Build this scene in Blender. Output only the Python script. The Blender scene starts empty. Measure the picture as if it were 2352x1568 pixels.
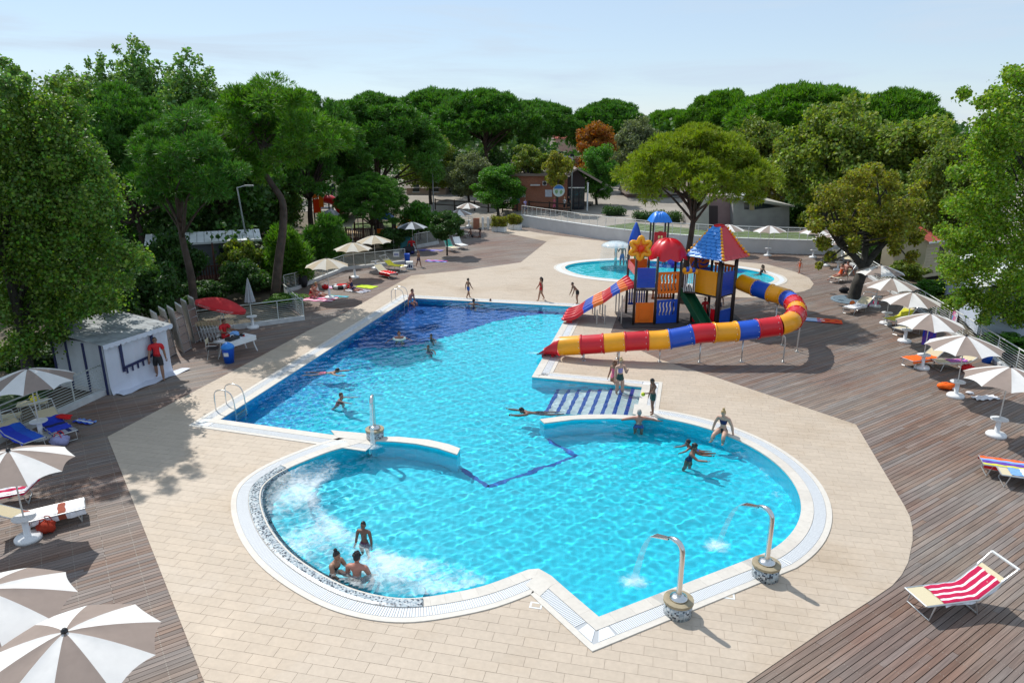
import bpy, bmesh, math, random
import numpy as np
from mathutils import Vector, Matrix, Euler
from mathutils.geometry import tessellate_polygon

random.seed(7)
R = math.radians
sc = bpy.context.scene
COL = sc.collection

# ------------------------------------------------------------------ camera
CAM_H = 9.6
F, HY, CX, CY = 1600.0, 295.0, 1176.0, 784.0       # focal length and horizon of the survey grid (2352 x 1568 units)
PITCH = math.atan((CY - HY) / F)
cam = bpy.data.cameras.new('camera')
cam_o = bpy.data.objects.new('camera', cam)
COL.objects.link(cam_o)
cam.sensor_width = 36.0
cam.lens = 36.0 * F / 2352.0
cam.clip_end = 6000
cam_o.location = (0, 0, CAM_H)
cam_o.rotation_euler = (R(90) - PITCH, 0, 0)
sc.camera = cam_o

# ------------------------------------------------------------------ sky and sun
SUN_AZ, SUN_EL = 128.0, 51.0
world = bpy.data.worlds.new('World')
sc.world = world
world.use_nodes = True
wn, wl = world.node_tree.nodes, world.node_tree.links
sky = wn.new('ShaderNodeTexSky')
sky.sky_type = 'NISHITA'
sky.sun_disc = False
sky.sun_elevation = R(SUN_EL)
sky.sun_rotation = R(90 - SUN_AZ)
sky.altitude = 0
sky.air_density = 1.0
sky.dust_density = 0.1
sky.ozone_density = 4.0
bg = wn['Background']
bg.inputs[1].default_value = 0.14
# thin high cloud: a whitish veil, streaky, strongest in a few bands
tc = wn.new('ShaderNodeTexCoord')
mp = wn.new('ShaderNodeMapping'); mp.inputs['Scale'].default_value = (1.6, 1.6, 14.0)
mp.inputs['Rotation'].default_value = (0.0, 0.12, 0.3)
nz = wn.new('ShaderNodeTexNoise'); nz.inputs['Scale'].default_value = 1.7; nz.inputs['Detail'].default_value = 8
nz.inputs['Roughness'].default_value = 0.58; nz.inputs['Distortion'].default_value = 0.5
rp = wn.new('ShaderNodeValToRGB')
rp.color_ramp.elements[0].position = 0.46; rp.color_ramp.elements[0].color = (0.62, 0.62, 0.62, 1)
rp.color_ramp.elements[1].position = 0.66; rp.color_ramp.elements[1].color = (0.97, 0.97, 0.97, 1)
mixc = wn.new('ShaderNodeMixRGB'); mixc.inputs[2].default_value = (4.4, 5.3, 6.3, 1)
wl.new(tc.outputs['Generated'], mp.inputs[0]); wl.new(mp.outputs[0], nz.inputs['Vector'])
wl.new(nz.outputs[0], rp.inputs[0]); wl.new(rp.outputs[0], mixc.inputs[0])
wl.new(sky.outputs[0], mixc.inputs[1]); wl.new(mixc.outputs[0], bg.inputs[0])

sun_l = bpy.data.lights.new('sun', 'SUN')
sun_l.energy = 4.2
sun_l.angle = R(0.53)
sun_l.color = (1.0, 0.965, 0.9)
sun_o = bpy.data.objects.new('sun', sun_l)
COL.objects.link(sun_o)
_a, _e = R(SUN_AZ), R(SUN_EL)
SUN_DIR = Vector((math.cos(_a) * math.cos(_e), math.sin(_a) * math.cos(_e), math.sin(_e)))
sun_o.rotation_euler = SUN_DIR.to_track_quat('Z', 'Y').to_euler()
sun_o.location = SUN_DIR * 60
sun_l.cycles.is_caustics_light = True

sc.view_settings.view_transform = 'Standard'
sc.view_settings.look = 'None'
sc.view_settings.exposure = 0.0
sc.view_settings.gamma = 1.0
sc.cycles.use_denoising = True
sc.cycles.max_bounces = 8
sc.cycles.transparent_max_bounces = 12
sc.cycles.sample_clamp_indirect = 6.0
sc.cycles.caustics_refractive = True
sc.cycles.caustics_reflective = False

# ------------------------------------------------------------------ survey: plan positions of things on the ground
_ct, _st = math.cos(PITCH), math.sin(PITCH)
def P(x, y, z=0.0):
    dx, dy = (x - CX) / F, -(y - CY) / F
    d = Vector((dx, _ct + dy * _st, -_st + dy * _ct))
    s = (z - CAM_H) / d.z
    return Vector((d.x * s, d.y * s, z))
def PY(x, y, Y):
    """point seen in direction (x, y) at distance Y"""
    dx, dy = (x - CX) / F, -(y - CY) / F
    d = Vector((dx, _ct + dy * _st, -_st + dy * _ct))
    s = Y / d.y
    return Vector((d.x * s, Y, CAM_H + d.z * s))

# ------------------------------------------------------------------ materials
MATS = {}
def _nodes(name):
    m = bpy.data.materials.new(name)
    m.use_nodes = True
    return m, m.node_tree.nodes, m.node_tree.links, m.node_tree.nodes['Principled BSDF']

def M(name, col, rough=0.6, var=0.0, noise=None, bump=None, metal=0.0, spec=0.5, sheen=0, coords='Object', hue=0.0, sat=0.0, trans=None, coat=0):
    """principled material; var: light/dark change per piece, noise=(scale, amount), bump=(scale, strength)"""
    if name in MATS:
        return MATS[name]
    m, n, l, b = _nodes(name)
    b.inputs['Roughness'].default_value = rough
    b.inputs['Metallic'].default_value = metal
    b.inputs['Specular IOR Level'].default_value = spec
    if coat: b.inputs['Coat Weight'].default_value = coat
    b.inputs['Base Color'].default_value = (*col, 1)
    src = None
    tco = None
    def coord():
        nonlocal tco
        if tco is None:
            if coords == 'World':
                g = n.new('ShaderNodeNewGeometry'); tco = g.outputs['Position']
            else:
                t = n.new('ShaderNodeTexCoord'); tco = t.outputs[coords]
        return tco
    fac = None
    if var:
        oi = n.new('ShaderNodeObjectInfo'); ge = n.new('ShaderNodeNewGeometry')
        ad = n.new('ShaderNodeMath'); ad.operation = 'ADD'
        l.new(oi.outputs['Random'], ad.inputs[0]); l.new(ge.outputs['Random Per Island'], ad.inputs[1])
        fr = n.new('ShaderNodeMath'); fr.operation = 'FRACT'; l.new(ad.outputs[0], fr.inputs[0])
        mr = n.new('ShaderNodeMapRange'); mr.inputs[3].default_value = 1 - var; mr.inputs[4].default_value = 1 + var
        l.new(fr.outputs[0], mr.inputs[0]); fac = mr.outputs[0]
        rnd = fr.outputs[0]
    if noise:
        t = n.new('ShaderNodeTexNoise'); t.inputs['Scale'].default_value = noise[0]; t.inputs['Detail'].default_value = 5
        l.new(coord(), t.inputs['Vector'])
        mr = n.new('ShaderNodeMapRange'); mr.inputs[1].default_value = 0.3; mr.inputs[2].default_value = 0.7
        mr.inputs[3].default_value = 1 - noise[1]; mr.inputs[4].default_value = 1 + noise[1]
        l.new(t.outputs[0], mr.inputs[0])
        if fac is None: fac = mr.outputs[0]
        else:
            mu = n.new('ShaderNodeMath'); mu.operation = 'MULTIPLY'
            l.new(fac, mu.inputs[0]); l.new(mr.outputs[0], mu.inputs[1]); fac = mu.outputs[0]
    out = None
    if fac is not None:
        hs = n.new('ShaderNodeHueSaturation'); hs.inputs['Color'].default_value = (*col, 1)
        l.new(fac, hs.inputs['Value'])
        if var and hue:
            mr = n.new('ShaderNodeMapRange'); mr.inputs[3].default_value = 0.5 - hue; mr.inputs[4].default_value = 0.5 + hue
            mm = n.new('ShaderNodeMath'); mm.operation = 'MULTIPLY'; mm.inputs[1].default_value = 7.31
            f2 = n.new('ShaderNodeMath'); f2.operation = 'FRACT'
            l.new(rnd, mm.inputs[0]); l.new(mm.outputs[0], f2.inputs[0]); l.new(f2.outputs[0], mr.inputs[0])
            l.new(mr.outputs[0], hs.inputs['Hue'])
        if var and sat:
            mr = n.new('ShaderNodeMapRange'); mr.inputs[3].default_value = 1 - sat; mr.inputs[4].default_value = 1 + sat
            mm = n.new('ShaderNodeMath'); mm.operation = 'MULTIPLY'; mm.inputs[1].default_value = 13.7
            f2 = n.new('ShaderNodeMath'); f2.operation = 'FRACT'
            l.new(rnd, mm.inputs[0]); l.new(mm.outputs[0], f2.inputs[0]); l.new(f2.outputs[0], mr.inputs[0])
            l.new(mr.outputs[0], hs.inputs['Saturation'])
        l.new(hs.outputs[0], b.inputs['Base Color']); out = hs.outputs[0]
    if bump:
        t = n.new('ShaderNodeTexNoise'); t.inputs['Scale'].default_value = bump[0]; t.inputs['Detail'].default_value = 4
        l.new(coord(), t.inputs['Vector'])
        bp = n.new('ShaderNodeBump'); bp.inputs['Strength'].default_value = bump[1]; bp.inputs['Distance'].default_value = 0.02
        l.new(t.outputs[0], bp.inputs['Height']); l.new(bp.outputs[0], b.inputs['Normal'])
    if trans:      # leaves and cloth: let part of the light through
        tr = n.new('ShaderNodeBsdfTranslucent'); tr.inputs[0].default_value = (*trans[1], 1)
        if out is not None:
            mx = n.new('ShaderNodeMixRGB'); mx.blend_type = 'MULTIPLY'; mx.inputs[0].default_value = 1
            mx.inputs[2].default_value = (*trans[1], 1); l.new(out, mx.inputs[1]); l.new(mx.outputs[0], tr.inputs[0])
        ms = n.new('ShaderNodeMixShader'); ms.inputs[0].default_value = trans[0]
        l.new(b.outputs[0], ms.inputs[1]); l.new(tr.outputs[0], ms.inputs[2])
        l.new(ms.outputs[0], n['Material Output'].inputs[0])
    MATS[name] = m
    return m

def srgb(r, g, b):
    f = lambda c: (c / 255 / 12.92) if c <= 10.3 else ((c / 255 + 0.055) / 1.055) ** 2.4
    return (f(r), f(g), f(b))

# ------------------------------------------------------------------ mesh builder
class MB:
    def __init__(self):
        self.v, self.f, self.m = [], [], []
    def add(self, vs, fs, mi=0):
        o = len(self.v)
        self.v.extend([tuple(p) for p in vs])
        for q in fs:
            self.f.append([o + i for i in q]); self.m.append(mi)
        return self
    def box(self, c, s, rz=0.0, mi=0, mat=None):
        x, y, z = s[0] / 2, s[1] / 2, s[2] / 2
        vs = [Vector((a * x, b * y, d * z)) for d in (-1, 1) for b in (-1, 1) for a in (-1, 1)]
        m = mat or Matrix.Rotation(rz, 4, 'Z')
        vs = [m @ p + Vector(c) for p in vs]
        return self.add(vs, [(0, 2, 3, 1), (4, 5, 7, 6), (0, 1, 5, 4), (2, 6, 7, 3), (0, 4, 6, 2), (1, 3, 7, 5)], mi)
    def box2(self, a, b, mi=0):
        return self.box([(a[i] + b[i]) / 2 for i in range(3)], [abs(b[i] - a[i]) for i in range(3)], 0, mi)
    def beam(self, p, q, w, h, mi=0):
        """rectangular bar from p to q, w across, h high"""
        p, q = Vector(p), Vector(q)
        d = (q - p); L = d.length; d.normalize()
        up = Vector((0, 0, 1)) if abs(d.z) < 0.98 else Vector((0, 1, 0))
        x = d.cross(up).normalized(); z = x.cross(d)
        vs = []
        for t in (p, q):
            for a, b in ((-1, -1), (1, -1), (1, 1), (-1, 1)):
                vs.append(t + x * (a * w / 2) + z * (b * h / 2))
        return self.add(vs, [(3, 2, 1, 0), (4, 5, 6, 7), (0, 1, 5, 4), (1, 2, 6, 5), (2, 3, 7, 6), (3, 0, 4, 7)], mi)
    def tube(self, pts, r, n=8, mi=0, caps=True, closed=False):
        pts = [Vector(p) for p in pts]
        N = len(pts)
        rs = r if isinstance(r, (list, tuple)) else [r] * N
        o = len(self.v)
        prev = None
        for i, p in enumerate(pts):
            if closed: d = pts[(i + 1) % N] - pts[i - 1]
            else: d = pts[min(i + 1, N - 1)] - pts[max(i - 1, 0)]
            d.normalize()
            if prev is None:
                up = Vector((0, 0, 1)) if abs(d.z) < 0.9 else Vector((1, 0, 0))
                x = d.cross(up).normalized()
            else:
                x = (prev - d * prev.dot(d)).normalized()
            prev = x
            y = d.cross(x)
            for k in range(n):
                a = 2 * math.pi * k / n
                self.v.append(tuple(p + x * (math.cos(a) * rs[i]) + y * (math.sin(a) * rs[i])))
        for i in range(N if closed else N - 1):
            j = (i + 1) % N
            for k in range(n):
                k2 = (k + 1) % n
                self.f.append([o + i * n + k, o + i * n + k2, o + j * n + k2, o + j * n + k]); self.m.append(mi)
        if caps and not closed:
            self.f.append([o + k for k in range(n)][::-1]); self.m.append(mi)
            self.f.append([o + (N - 1) * n + k for k in range(n)]); self.m.append(mi)
        return self
    def lathe(self, prof, c=(0, 0, 0), n=16, mi=0):
        o = len(self.v)
        for r, z in prof:
            for k in range(n):
                a = 2 * math.pi * k / n
                self.v.append((c[0] + r * math.cos(a), c[1] + r * math.sin(a), c[2] + z))
        for i in range(len(prof) - 1):
            for k in range(n):
                k2 = (k + 1) % n
                self.f.append([o + i * n + k, o + i * n + k2, o + (i + 1) * n + k2, o + (i + 1) * n + k]); self.m.append(mi)
        if prof[0][0] > 1e-4: self.f.append([o + k for k in range(n)][::-1]); self.m.append(mi)
        if prof[-1][0] > 1e-4: self.f.append([o + (len(prof) - 1) * n + k for k in range(n)]); self.m.append(mi)
        return self
    def prism(self, poly, z0, z1, mi=0, top_only=False):
        n = len(poly)
        vs = [(p[0], p[1], z1) for p in poly] + [(p[0], p[1], z0) for p in poly]
        fs = [list(range(n))] + [[i, n + i, n + (i + 1) % n, (i + 1) % n] for i in range(n)]
        if not top_only: fs.append(list(range(2 * n - 1, n - 1, -1)))
        return self.add(vs, fs, mi)
    def grid(self, pts, mi=0):
        """pts[i][j] -> quads"""
        a, b = len(pts), len(pts[0])
        o = len(self.v)
        for row in pts:
            for p in row: self.v.append(tuple(p))
        for i in range(a - 1):
            for j in range(b - 1):
                self.f.append([o + i * b + j, o + i * b + j + 1, o + (i + 1) * b + j + 1, o + (i + 1) * b + j]); self.m.append(mi)
        return self
    def ball(self, c, r, nu=10, nv=7, mi=0, mat=None):
        rx, ry, rz = r if isinstance(r, (list, tuple)) else (r, r, r)
        o = len(self.v)
        for i in range(nv + 1):
            t = math.pi * i / nv
            for k in range(nu):
                a = 2 * math.pi * k / nu
                p = Vector((rx * math.sin(t) * math.cos(a), ry * math.sin(t) * math.sin(a), -rz * math.cos(t)))
                if mat is not None: p = mat @ p
                self.v.append((p.x + c[0], p.y + c[1], p.z + c[2]))
        for i in range(nv):
            for k in range(nu):
                k2 = (k + 1) % nu
                self.f.append([o + i * nu + k, o + i * nu + k2, o + (i + 1) * nu + k2, o + (i + 1) * nu + k]); self.m.append(mi)
        return self
    def mesh(self, name, mats, smooth=False):
        me = bpy.data.meshes.new(name)
        me.from_pydata(self.v, [], self.f)
        for m in (mats if isinstance(mats, (list, tuple)) else [mats]): me.materials.append(m)
        if any(self.m): me.polygons.foreach_set('material_index', self.m)
        if smooth: me.shade_smooth()
        me.update()
        return me
    def build(self, name, mats, parent=None, smooth=False, loc=None, rz=None):
        return link(name, self.mesh(name, mats, smooth), parent, loc, rz)

def link(name, me, parent=None, loc=None, rz=None):
    o = bpy.data.objects.new(name, me)
    COL.objects.link(o)
    if parent is not None: o.parent = parent
    if loc is not None: o.location = loc
    if rz is not None: o.rotation_euler = (0, 0, rz)
    return o
def tag(o, label=None, cat=None, group=None, kind=None):
    if label: o['label'] = label
    if cat: o['category'] = cat
    if group: o['group'] = group
    if kind: o['kind'] = kind
    return o
def thing(name, label, cat, loc=(0, 0, 0), rz=0.0, group=None):
    o = link(name, None, None, loc, rz)
    o.empty_display_size = 0.2
    return tag(o, label, cat, group)
def kids(o):
    return [c for c in bpy.data.objects if c.parent == o]
def dup(root, loc, rz=0.0, label=None, group=None, scale=None):
    r = root.copy(); COL.objects.link(r)
    r.location = loc; r.rotation_euler = (0, 0, rz)
    if scale: r.scale = (scale,) * 3 if not isinstance(scale, (tuple, list)) else scale
    if label: r['label'] = label
    if group: r['group'] = group
    def rec(a, b):
        for ch in a.children:
            c = ch.copy(); COL.objects.link(c); c.parent = b
            rec(ch, c)
    rec(root, r)
    return r
def spline(pts, n=6, closed=False):
    """Catmull-Rom through pts"""
    pts = [Vector(p) for p in pts]
    N = len(pts); out = []
    for i in range(N if closed else N - 1):
        if closed: a, b, c, d = pts[i - 1], pts[i], pts[(i + 1) % N], pts[(i + 2) % N]
        else: a, b, c, d = pts[max(i - 1, 0)], pts[i], pts[i + 1], pts[min(i + 2, N - 1)]
        for k in range(n):
            t = k / n
            out.append(0.5 * ((2 * b) + (c - a) * t + (2 * a - 5 * b + 4 * c - d) * t * t + (3 * b - a - 3 * c + d) * t ** 3))
    if not closed: out.append(pts[-1])
    return out

# shared finishes
WHITE = M('white_plastic', (0.78, 0.79, 0.8), 0.35, noise=(3, 0.05))
WPAINT = M('white_paint', (0.72, 0.74, 0.74), 0.5, noise=(2.5, 0.07))
STEEL = M('brushed_steel', (0.72, 0.71, 0.69), 0.22, metal=1.0)
ALU = M('aluminium', (0.62, 0.63, 0.63), 0.38, metal=0.9)
POLE = M('painted_pole', (0.66, 0.65, 0.62), 0.45)
DARKPOST = M('dark_brown_post', (0.045, 0.035, 0.032), 0.45)
BLACK = M('black_plastic', (0.02, 0.02, 0.022), 0.45)
RED = M('red_plastic', srgb(205, 8, 30), 0.36, noise=(1.1, 0.13), coat=0.2)
BLUE = M('blue_plastic', srgb(10, 78, 190), 0.36, noise=(1.1, 0.13), coat=0.2)
YELLOW = M('yellow_plastic', srgb(245, 165, 5), 0.36, noise=(1.1, 0.13), coat=0.2)
ORANGE = M('orange_plastic', srgb(235, 115, 10), 0.36, noise=(1.1, 0.13), coat=0.2)
GREENP = M('green_plastic', srgb(60, 165, 35), 0.36, noise=(1.1, 0.13), coat=0.2)
SKYBLUE = M('sky_blue_plastic', srgb(50, 140, 225), 0.36, noise=(1.1, 0.13), coat=0.2)
CREAM = M('cream_mesh_fabric', (0.62, 0.54, 0.36), 0.8, noise=(60, 0.08))
BARK = M('pine_bark', (0.085, 0.06, 0.048), 0.9, noise=(3, 0.35), bump=(9, 1.0))
BARK2 = M('grey_bark', (0.055, 0.05, 0.042), 0.9, noise=(3, 0.4), bump=(8, 1.0))
CONC = M('kerb_concrete', (0.48, 0.47, 0.46), 0.85, noise=(2, 0.15))

# ================================================================== GROUND PLAN
def xy(pts): return [tuple(P(*p)[:2]) for p in pts]
def inside(poly, X, Y):
    X, Y = np.asarray(X, float), np.asarray(Y, float)
    r = np.zeros(X.shape, bool)
    n = len(poly)
    for i in range(n):
        x0, y0 = poly[i]; x1, y1 = poly[(i + 1) % n]
        if y0 == y1: continue
        c = ((y0 > Y) != (y1 > Y)) & (X < (x1 - x0) * (Y - y0) / (y1 - y0) + x0)
        r ^= c
    return r
def dist_poly(poly, X, Y, closed=True):
    X, Y = np.asarray(X, float), np.asarray(Y, float)
    d = np.full(X.shape, 1e9)
    n = len(poly)
    for i in range(n if closed else n - 1):
        ax, ay = poly[i]; bx, by = poly[(i + 1) % n]
        dx, dy = bx - ax, by - ay
        t = np.clip(((X - ax) * dx + (Y - ay) * dy) / max(dx * dx + dy * dy, 1e-9), 0, 1)
        d = np.minimum(d, np.hypot(X - ax - t * dx, Y - ay - t * dy))
    return d
def offset(pl, d, closed=False):
    """offset a polyline to its left by d with mitred corners"""
    pl = [Vector((p[0], p[1])) for p in pl]
    n = len(pl); out = []
    for i in range(n):
        a = pl[i - 1] if (i > 0 or closed) else None
        c = pl[(i + 1) % n] if (i < n - 1 or closed) else None
        b = pl[i]
        nn = []
        for p, q in ((a, b), (b, c)):
            if p is None or q is None: continue
            e = (q - p).normalized(); nn.append(Vector((-e.y, e.x)))
        if len(nn) == 1: out.append(b + nn[0] * d)
        else:
            m = (nn[0] + nn[1]); m.normalize()
            k = max(m.dot(nn[0]), 0.35)
            out.append(b + m * (d / k))
    for _ in range(12):                      # undo folds where the curve is tighter than the offset
        bad = False
        for i in range(len(out) - 1):
            if (out[i + 1] - out[i]).dot(pl[i + 1] - pl[i]) < -1e-7:
                mid = (out[i] + out[i + 1]) / 2; out[i] = mid.copy(); out[i + 1] = mid.copy(); bad = True
        if not bad: break
    return [(p.x, p.y) for p in out]
def resample(pl, step):
    pl = [Vector((p[0], p[1])) for p in pl]
    out = [pl[0]]; 
    for a, b in zip(pl, pl[1:]):
        L = (b - a).length; k = max(1, round(L / step))
        for i in range(1, k + 1): out.append(a.lerp(b, i / k))
    return [(p.x, p.y) for p in out]
def sheet(name, outer, holes, z, mat, kind='structure', parent=None):
    loops = [[Vector((p[0], p[1], z)) for p in outer]] + [[Vector((p[0], p[1], z)) for p in h] for h in holes]
    tris = tessellate_polygon(loops)
    flat = [p for lp in loops for p in lp]
    me = bpy.data.meshes.new(name)
    fs = []
    for t in tris:
        a, b, c = (flat[i] for i in t)
        fs.append(t if (b - a).cross(c - a).z > 0 else (t[0], t[2], t[1]))
    me.from_pydata([tuple(p) for p in flat], [], fs)
    me.materials.append(mat)
    o = link(name, me, parent)
    if kind: o['kind'] = kind
    return o

# paved terrace outline
pv = xy([(247, 1003), (534, 853), (707, 760), (780, 726), (913, 651), (945, 633), (1076, 620), (1196, 603), (1256, 555), (1140, 531),
         (1165, 522), (1245, 537), (1378, 553), (1652, 597), (1761, 607), (1828, 625), (1858, 638), (1869, 652), (1862, 663), (1847, 669),
         (1810, 676), (1749, 685), (1600, 680), (1438, 672), (1403, 764), (1469, 804), (1519, 827), (1636, 864), (1966, 975), (2078, 1163),
         (2090, 1187), (2096, 1215), (2096, 1242), (2086, 1291), (2071, 1320), (2049, 1345), (1999, 1379), (1883, 1453), (1715, 1568)])
_br = Vector(pv[-1]) + (Vector(pv[-1]) - Vector(pv[-2])).normalized() * 9
_l1 = Vector(tuple(P(470, 1568)[:2])); _bl = _l1 + (_l1 - Vector(pv[0])).normalized() * 7
PAVE = [tuple(p) for p in pv] + [tuple(_br), tuple(_bl)]

# swimming pool water edge (clockwise seen from above; land on the left hand)
A_, D_, E_, F_ = xy([(940, 685), (1315, 705), (1222, 867), (1475, 890)])
RC, RR = Vector((3.38, 18.03)), 4.6
arcR = [(RC.x + RR * math.cos(R(a)), RC.y + RR * math.sin(R(a))) for a in np.linspace(78, -54, 40)]
zig = xy([(1375, 1420), (1300, 1356), (1265, 1325), (1237, 1309), (1214, 1311), (1195, 1318)])
leftl = [tuple(p[:2]) for p in spline([P(*q) for q in [(1195, 1318), (1110, 1349), (1020, 1368), (940, 1377), (868, 1370), (795, 1349), (720, 1310), (660, 1265),
         (620, 1215), (600, 1165), (600, 1128), (617, 1105), (650, 1083), (700, 1060), (760, 1037), (815, 1022), (846, 1012)]], 5)]
B_ = xy([(505, 965)])[0]
PL2 = arcR + zig[:-1] + leftl                      # round basins, from the steps to the wedge
PL1 = [tuple(Vector(leftl[-1]) + (Vector(leftl[-1]) - Vector(B_)).normalized() * 0.3), B_, A_, D_, E_, F_, tuple(Vector(arcR[0]) + (Vector(arcR[0]) - Vector(F_)).normalized() * 0.3)]      # main basin, from the wedge round to the steps
POOL = PL2 + PL1[1:-1]
BABY = [tuple(p[:2]) for p in spline([P(*q) for q in [(1297, 615), (1330, 604), (1414, 598), (1500, 600), (1600, 606), (1700, 617), (1757, 629), (1779, 642),
        (1755, 653), (1690, 656), (1600, 653), (1500, 648), (1400, 641), (1330, 631)]], 5, closed=True)]
if sum((BABY[i][0] * BABY[(i + 1) % len(BABY)][1] - BABY[(i + 1) % len(BABY)][0] * BABY[i][1]) for i in range(len(BABY))) > 0: BABY = BABY[::-1]

fenceR = lambda y: 20.65 + 0.19 * (y - 28)
wall_px = [(1196, 519), (1240, 527), (1300, 537), (1388, 551), (1500, 565), (1600, 573), (1715, 579.5), (1851, 584)]
WALL = [tuple(p[:2]) for p in spline([P(*q) for q in wall_px], 5)]
WALL.append((26.3, WALL[-1][1] - 0.2))
DECK = [(-24, 2.5), (-17.4, 14), (-16.4, 20.6), (-15.4, 24.7), (-18.2, 25.6), (-17.5, 33.0), (-15.4, 33.18), (-10.93, 35.41), (-13.9, 40.2), (-13.5, 42.3), (-13.0, 44.24), (-11.87, 48.65),
        (-7.95, 51.33), (-9.18, 57.05), (-6.48, 60.44), (-5.6, 69.9)] + WALL + [(fenceR(28), 28), (fenceR(4), 4), (10, 2.5)]

g_mat = M('dry_earth', (0.13, 0.105, 0.07), 0.95, noise=(0.35, 0.35), bump=(4, 0.4), coords='World')
pave_shrunk = offset(PAVE, -0.25, True) if inside(PAVE, *offset(PAVE, -0.05, True)[3]) else offset(PAVE, 0.25, True)
ground = sheet('ground', [(-900, -60), (900, -60), (900, 2500), (-900, 2500)], [pave_shrunk], -0.08, g_mat)

# ------------------------------------------------------------------ timber deck
def plank_material():
    m, n, l, b = _nodes('weathered_decking')
    g = n.new('ShaderNodeNewGeometry')
    mp = n.new('ShaderNodeMapping'); mp.inputs['Rotation'].default_value = (0, 0, R(-34)); mp.inputs['Scale'].default_value = (1, 1, 1)
    l.new(g.outputs['Position'], mp.inputs[0])
    mp2 = n.new('ShaderNodeMapping'); mp2.inputs['Scale'].default_value = (0.8, 22, 1); l.new(mp.outputs[0], mp2.inputs[0])
    grain = n.new('ShaderNodeTexNoise'); grain.inputs['Scale'].default_value = 1.4; grain.inputs['Detail'].default_value = 6; l.new(mp2.outputs[0], grain.inputs[0])
    big = n.new('ShaderNodeTexNoise'); big.inputs['Scale'].default_value = 0.32; big.inputs['Detail'].default_value = 6; l.new(g.outputs['Position'], big.inputs[0])
    oi = n.new('ShaderNodeObjectInfo')
    ad = n.new('ShaderNodeMath'); ad.operation = 'ADD'; l.new(oi.outputs['Random'], ad.inputs[0]); l.new(g.outputs['Random Per Island'], ad.inputs[1])
    fr = n.new('ShaderNodeMath'); fr.operation = 'FRACT'; l.new(ad.outputs[0], fr.inputs[0])
    r1 = n.new('ShaderNodeValToRGB')
    r1.color_ramp.elements[0].position = 0.32; r1.color_ramp.elements[0].color = (0.18, 0.113, 0.088, 1)
    r1.color_ramp.elements[1].position = 0.68; r1.color_ramp.elements[1].color = (0.225, 0.182, 0.152, 1)
    l.new(big.outputs[0], r1.inputs[0])
    mr = n.new('ShaderNodeMapRange'); mr.inputs[3].default_value = 0.8; mr.inputs[4].default_value = 1.18; l.new(fr.outputs[0], mr.inputs[0])
    mg = n.new('ShaderNodeMapRange'); mg.inputs[1].default_value = 0.3; mg.inputs[2].default_value = 0.7; mg.inputs[3].default_value = 0.72; mg.inputs[4].default_value = 1.26
    l.new(grain.outputs[0], mg.inputs[0])
    mu = n.new('ShaderNodeMath'); mu.operation = 'MULTIPLY'; l.new(mr.outputs[0], mu.inputs[0]); l.new(mg.outputs[0], mu.inputs[1])
    hs = n.new('ShaderNodeHueSaturation'); l.new(r1.outputs[0], hs.inputs['Color']); l.new(mu.outputs[0], hs.inputs['Value'])
    m3 = n.new('ShaderNodeMath'); m3.operation = 'MULTIPLY'; m3.inputs[1].default_value = 9.7; l.new(fr.outputs[0], m3.inputs[0])
    f3 = n.new('ShaderNodeMath'); f3.operation = 'FRACT'; l.new(m3.outputs[0], f3.inputs[0])
    ms = n.new('ShaderNodeMapRange'); ms.inputs[3].default_value = 0.6; ms.inputs[4].default_value = 1.25; l.new(f3.outputs[0], ms.inputs[0]); l.new(ms.outputs[0], hs.inputs['Saturation'])
    l.new(hs.outputs[0], b.inputs['Base Color'])
    b.inputs['Roughness'].default_value = 0.72
    bp = n.new('ShaderNodeBump'); bp.inputs['Strength'].default_value = 0.25; bp.inputs['Distance'].default_value = 0.01
    l.new(grain.outputs[0], bp.inputs['Height']); l.new(bp.outputs[0], b.inputs['Normal'])
    return m
WOOD = plank_material()
deck = sheet('deck', DECK, [offset(PAVE, -0.12, True) if inside(PAVE, *offset(PAVE, -0.05, True)[3]) else offset(PAVE, 0.12, True)], -0.04, M('deck_joists', (0.02, 0.015, 0.012), 0.9))
_px = np.array([p[0] for p in DECK]); _py = np.array([p[1] for p in DECK])
ud = Vector((math.cos(R(34)), math.sin(R(34)))); vd = Vector((-ud.y, ud.x))
PITCHW, PW, PLEN = 0.125, 0.112, 3.9
pieces = []
us = [p[0] * ud.x + p[1] * ud.y for p in DECK]; vs_ = [p[0] * vd.x + p[1] * vd.y for p in DECK]
rng = random.Random(11)
for iv in range(int(min(vs_) / PITCHW), int(max(vs_) / PITCHW) + 1):
    v = iv * PITCHW
    U = np.arange(min(us), max(us), 0.3)
    X = U * ud.x + v * vd.x; Y = U * ud.y + v * vd.y
    ok = inside(DECK, X, Y) & ~(inside(PAVE, X, Y) & (dist_poly(PAVE, X, Y) > 0.22)) & (Y > 6.5)
    off = (iv % 2) * PLEN / 2 + rng.choice((0, 0.45, 0.9))
    i = 0
    while i < len(U):
        if not ok[i]: i += 1; continue
        j = i
        while j + 1 < len(U) and ok[j + 1]: j += 1
        a, e = U[i] - 0.15, U[j] + 0.15
        while a < e - 0.1:
            b = min(e, (math.floor((a + off) / PLEN + 1e-6) + 1) * PLEN - off)
            if e - b < 0.1: b = e
            pieces.append(((a + b) / 2, v, b - a - 0.006))
            a = b
        i = j + 1
def on_screen(x, y, z=0.0, mx=1.04):
    dy = y * _ct - (z - CAM_H) * _st
    if dy < 1: return False
    sx = x / dy * F; sy = ((z - CAM_H) * _ct + y * _st) / dy * F
    return abs(sx) < 1176 * mx and abs(sy) < 784 * mx
cand = []
for k, (u, v, L) in enumerate(pieces):
    x, y = u * ud.x + v * vd.x, u * ud.y + v * vd.y
    if on_screen(x, y): cand.append((L / (x * x + y * y + 92) ** 1.5 * -1, k))
near = {k for _, k in sorted(cand)[:300]}
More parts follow.
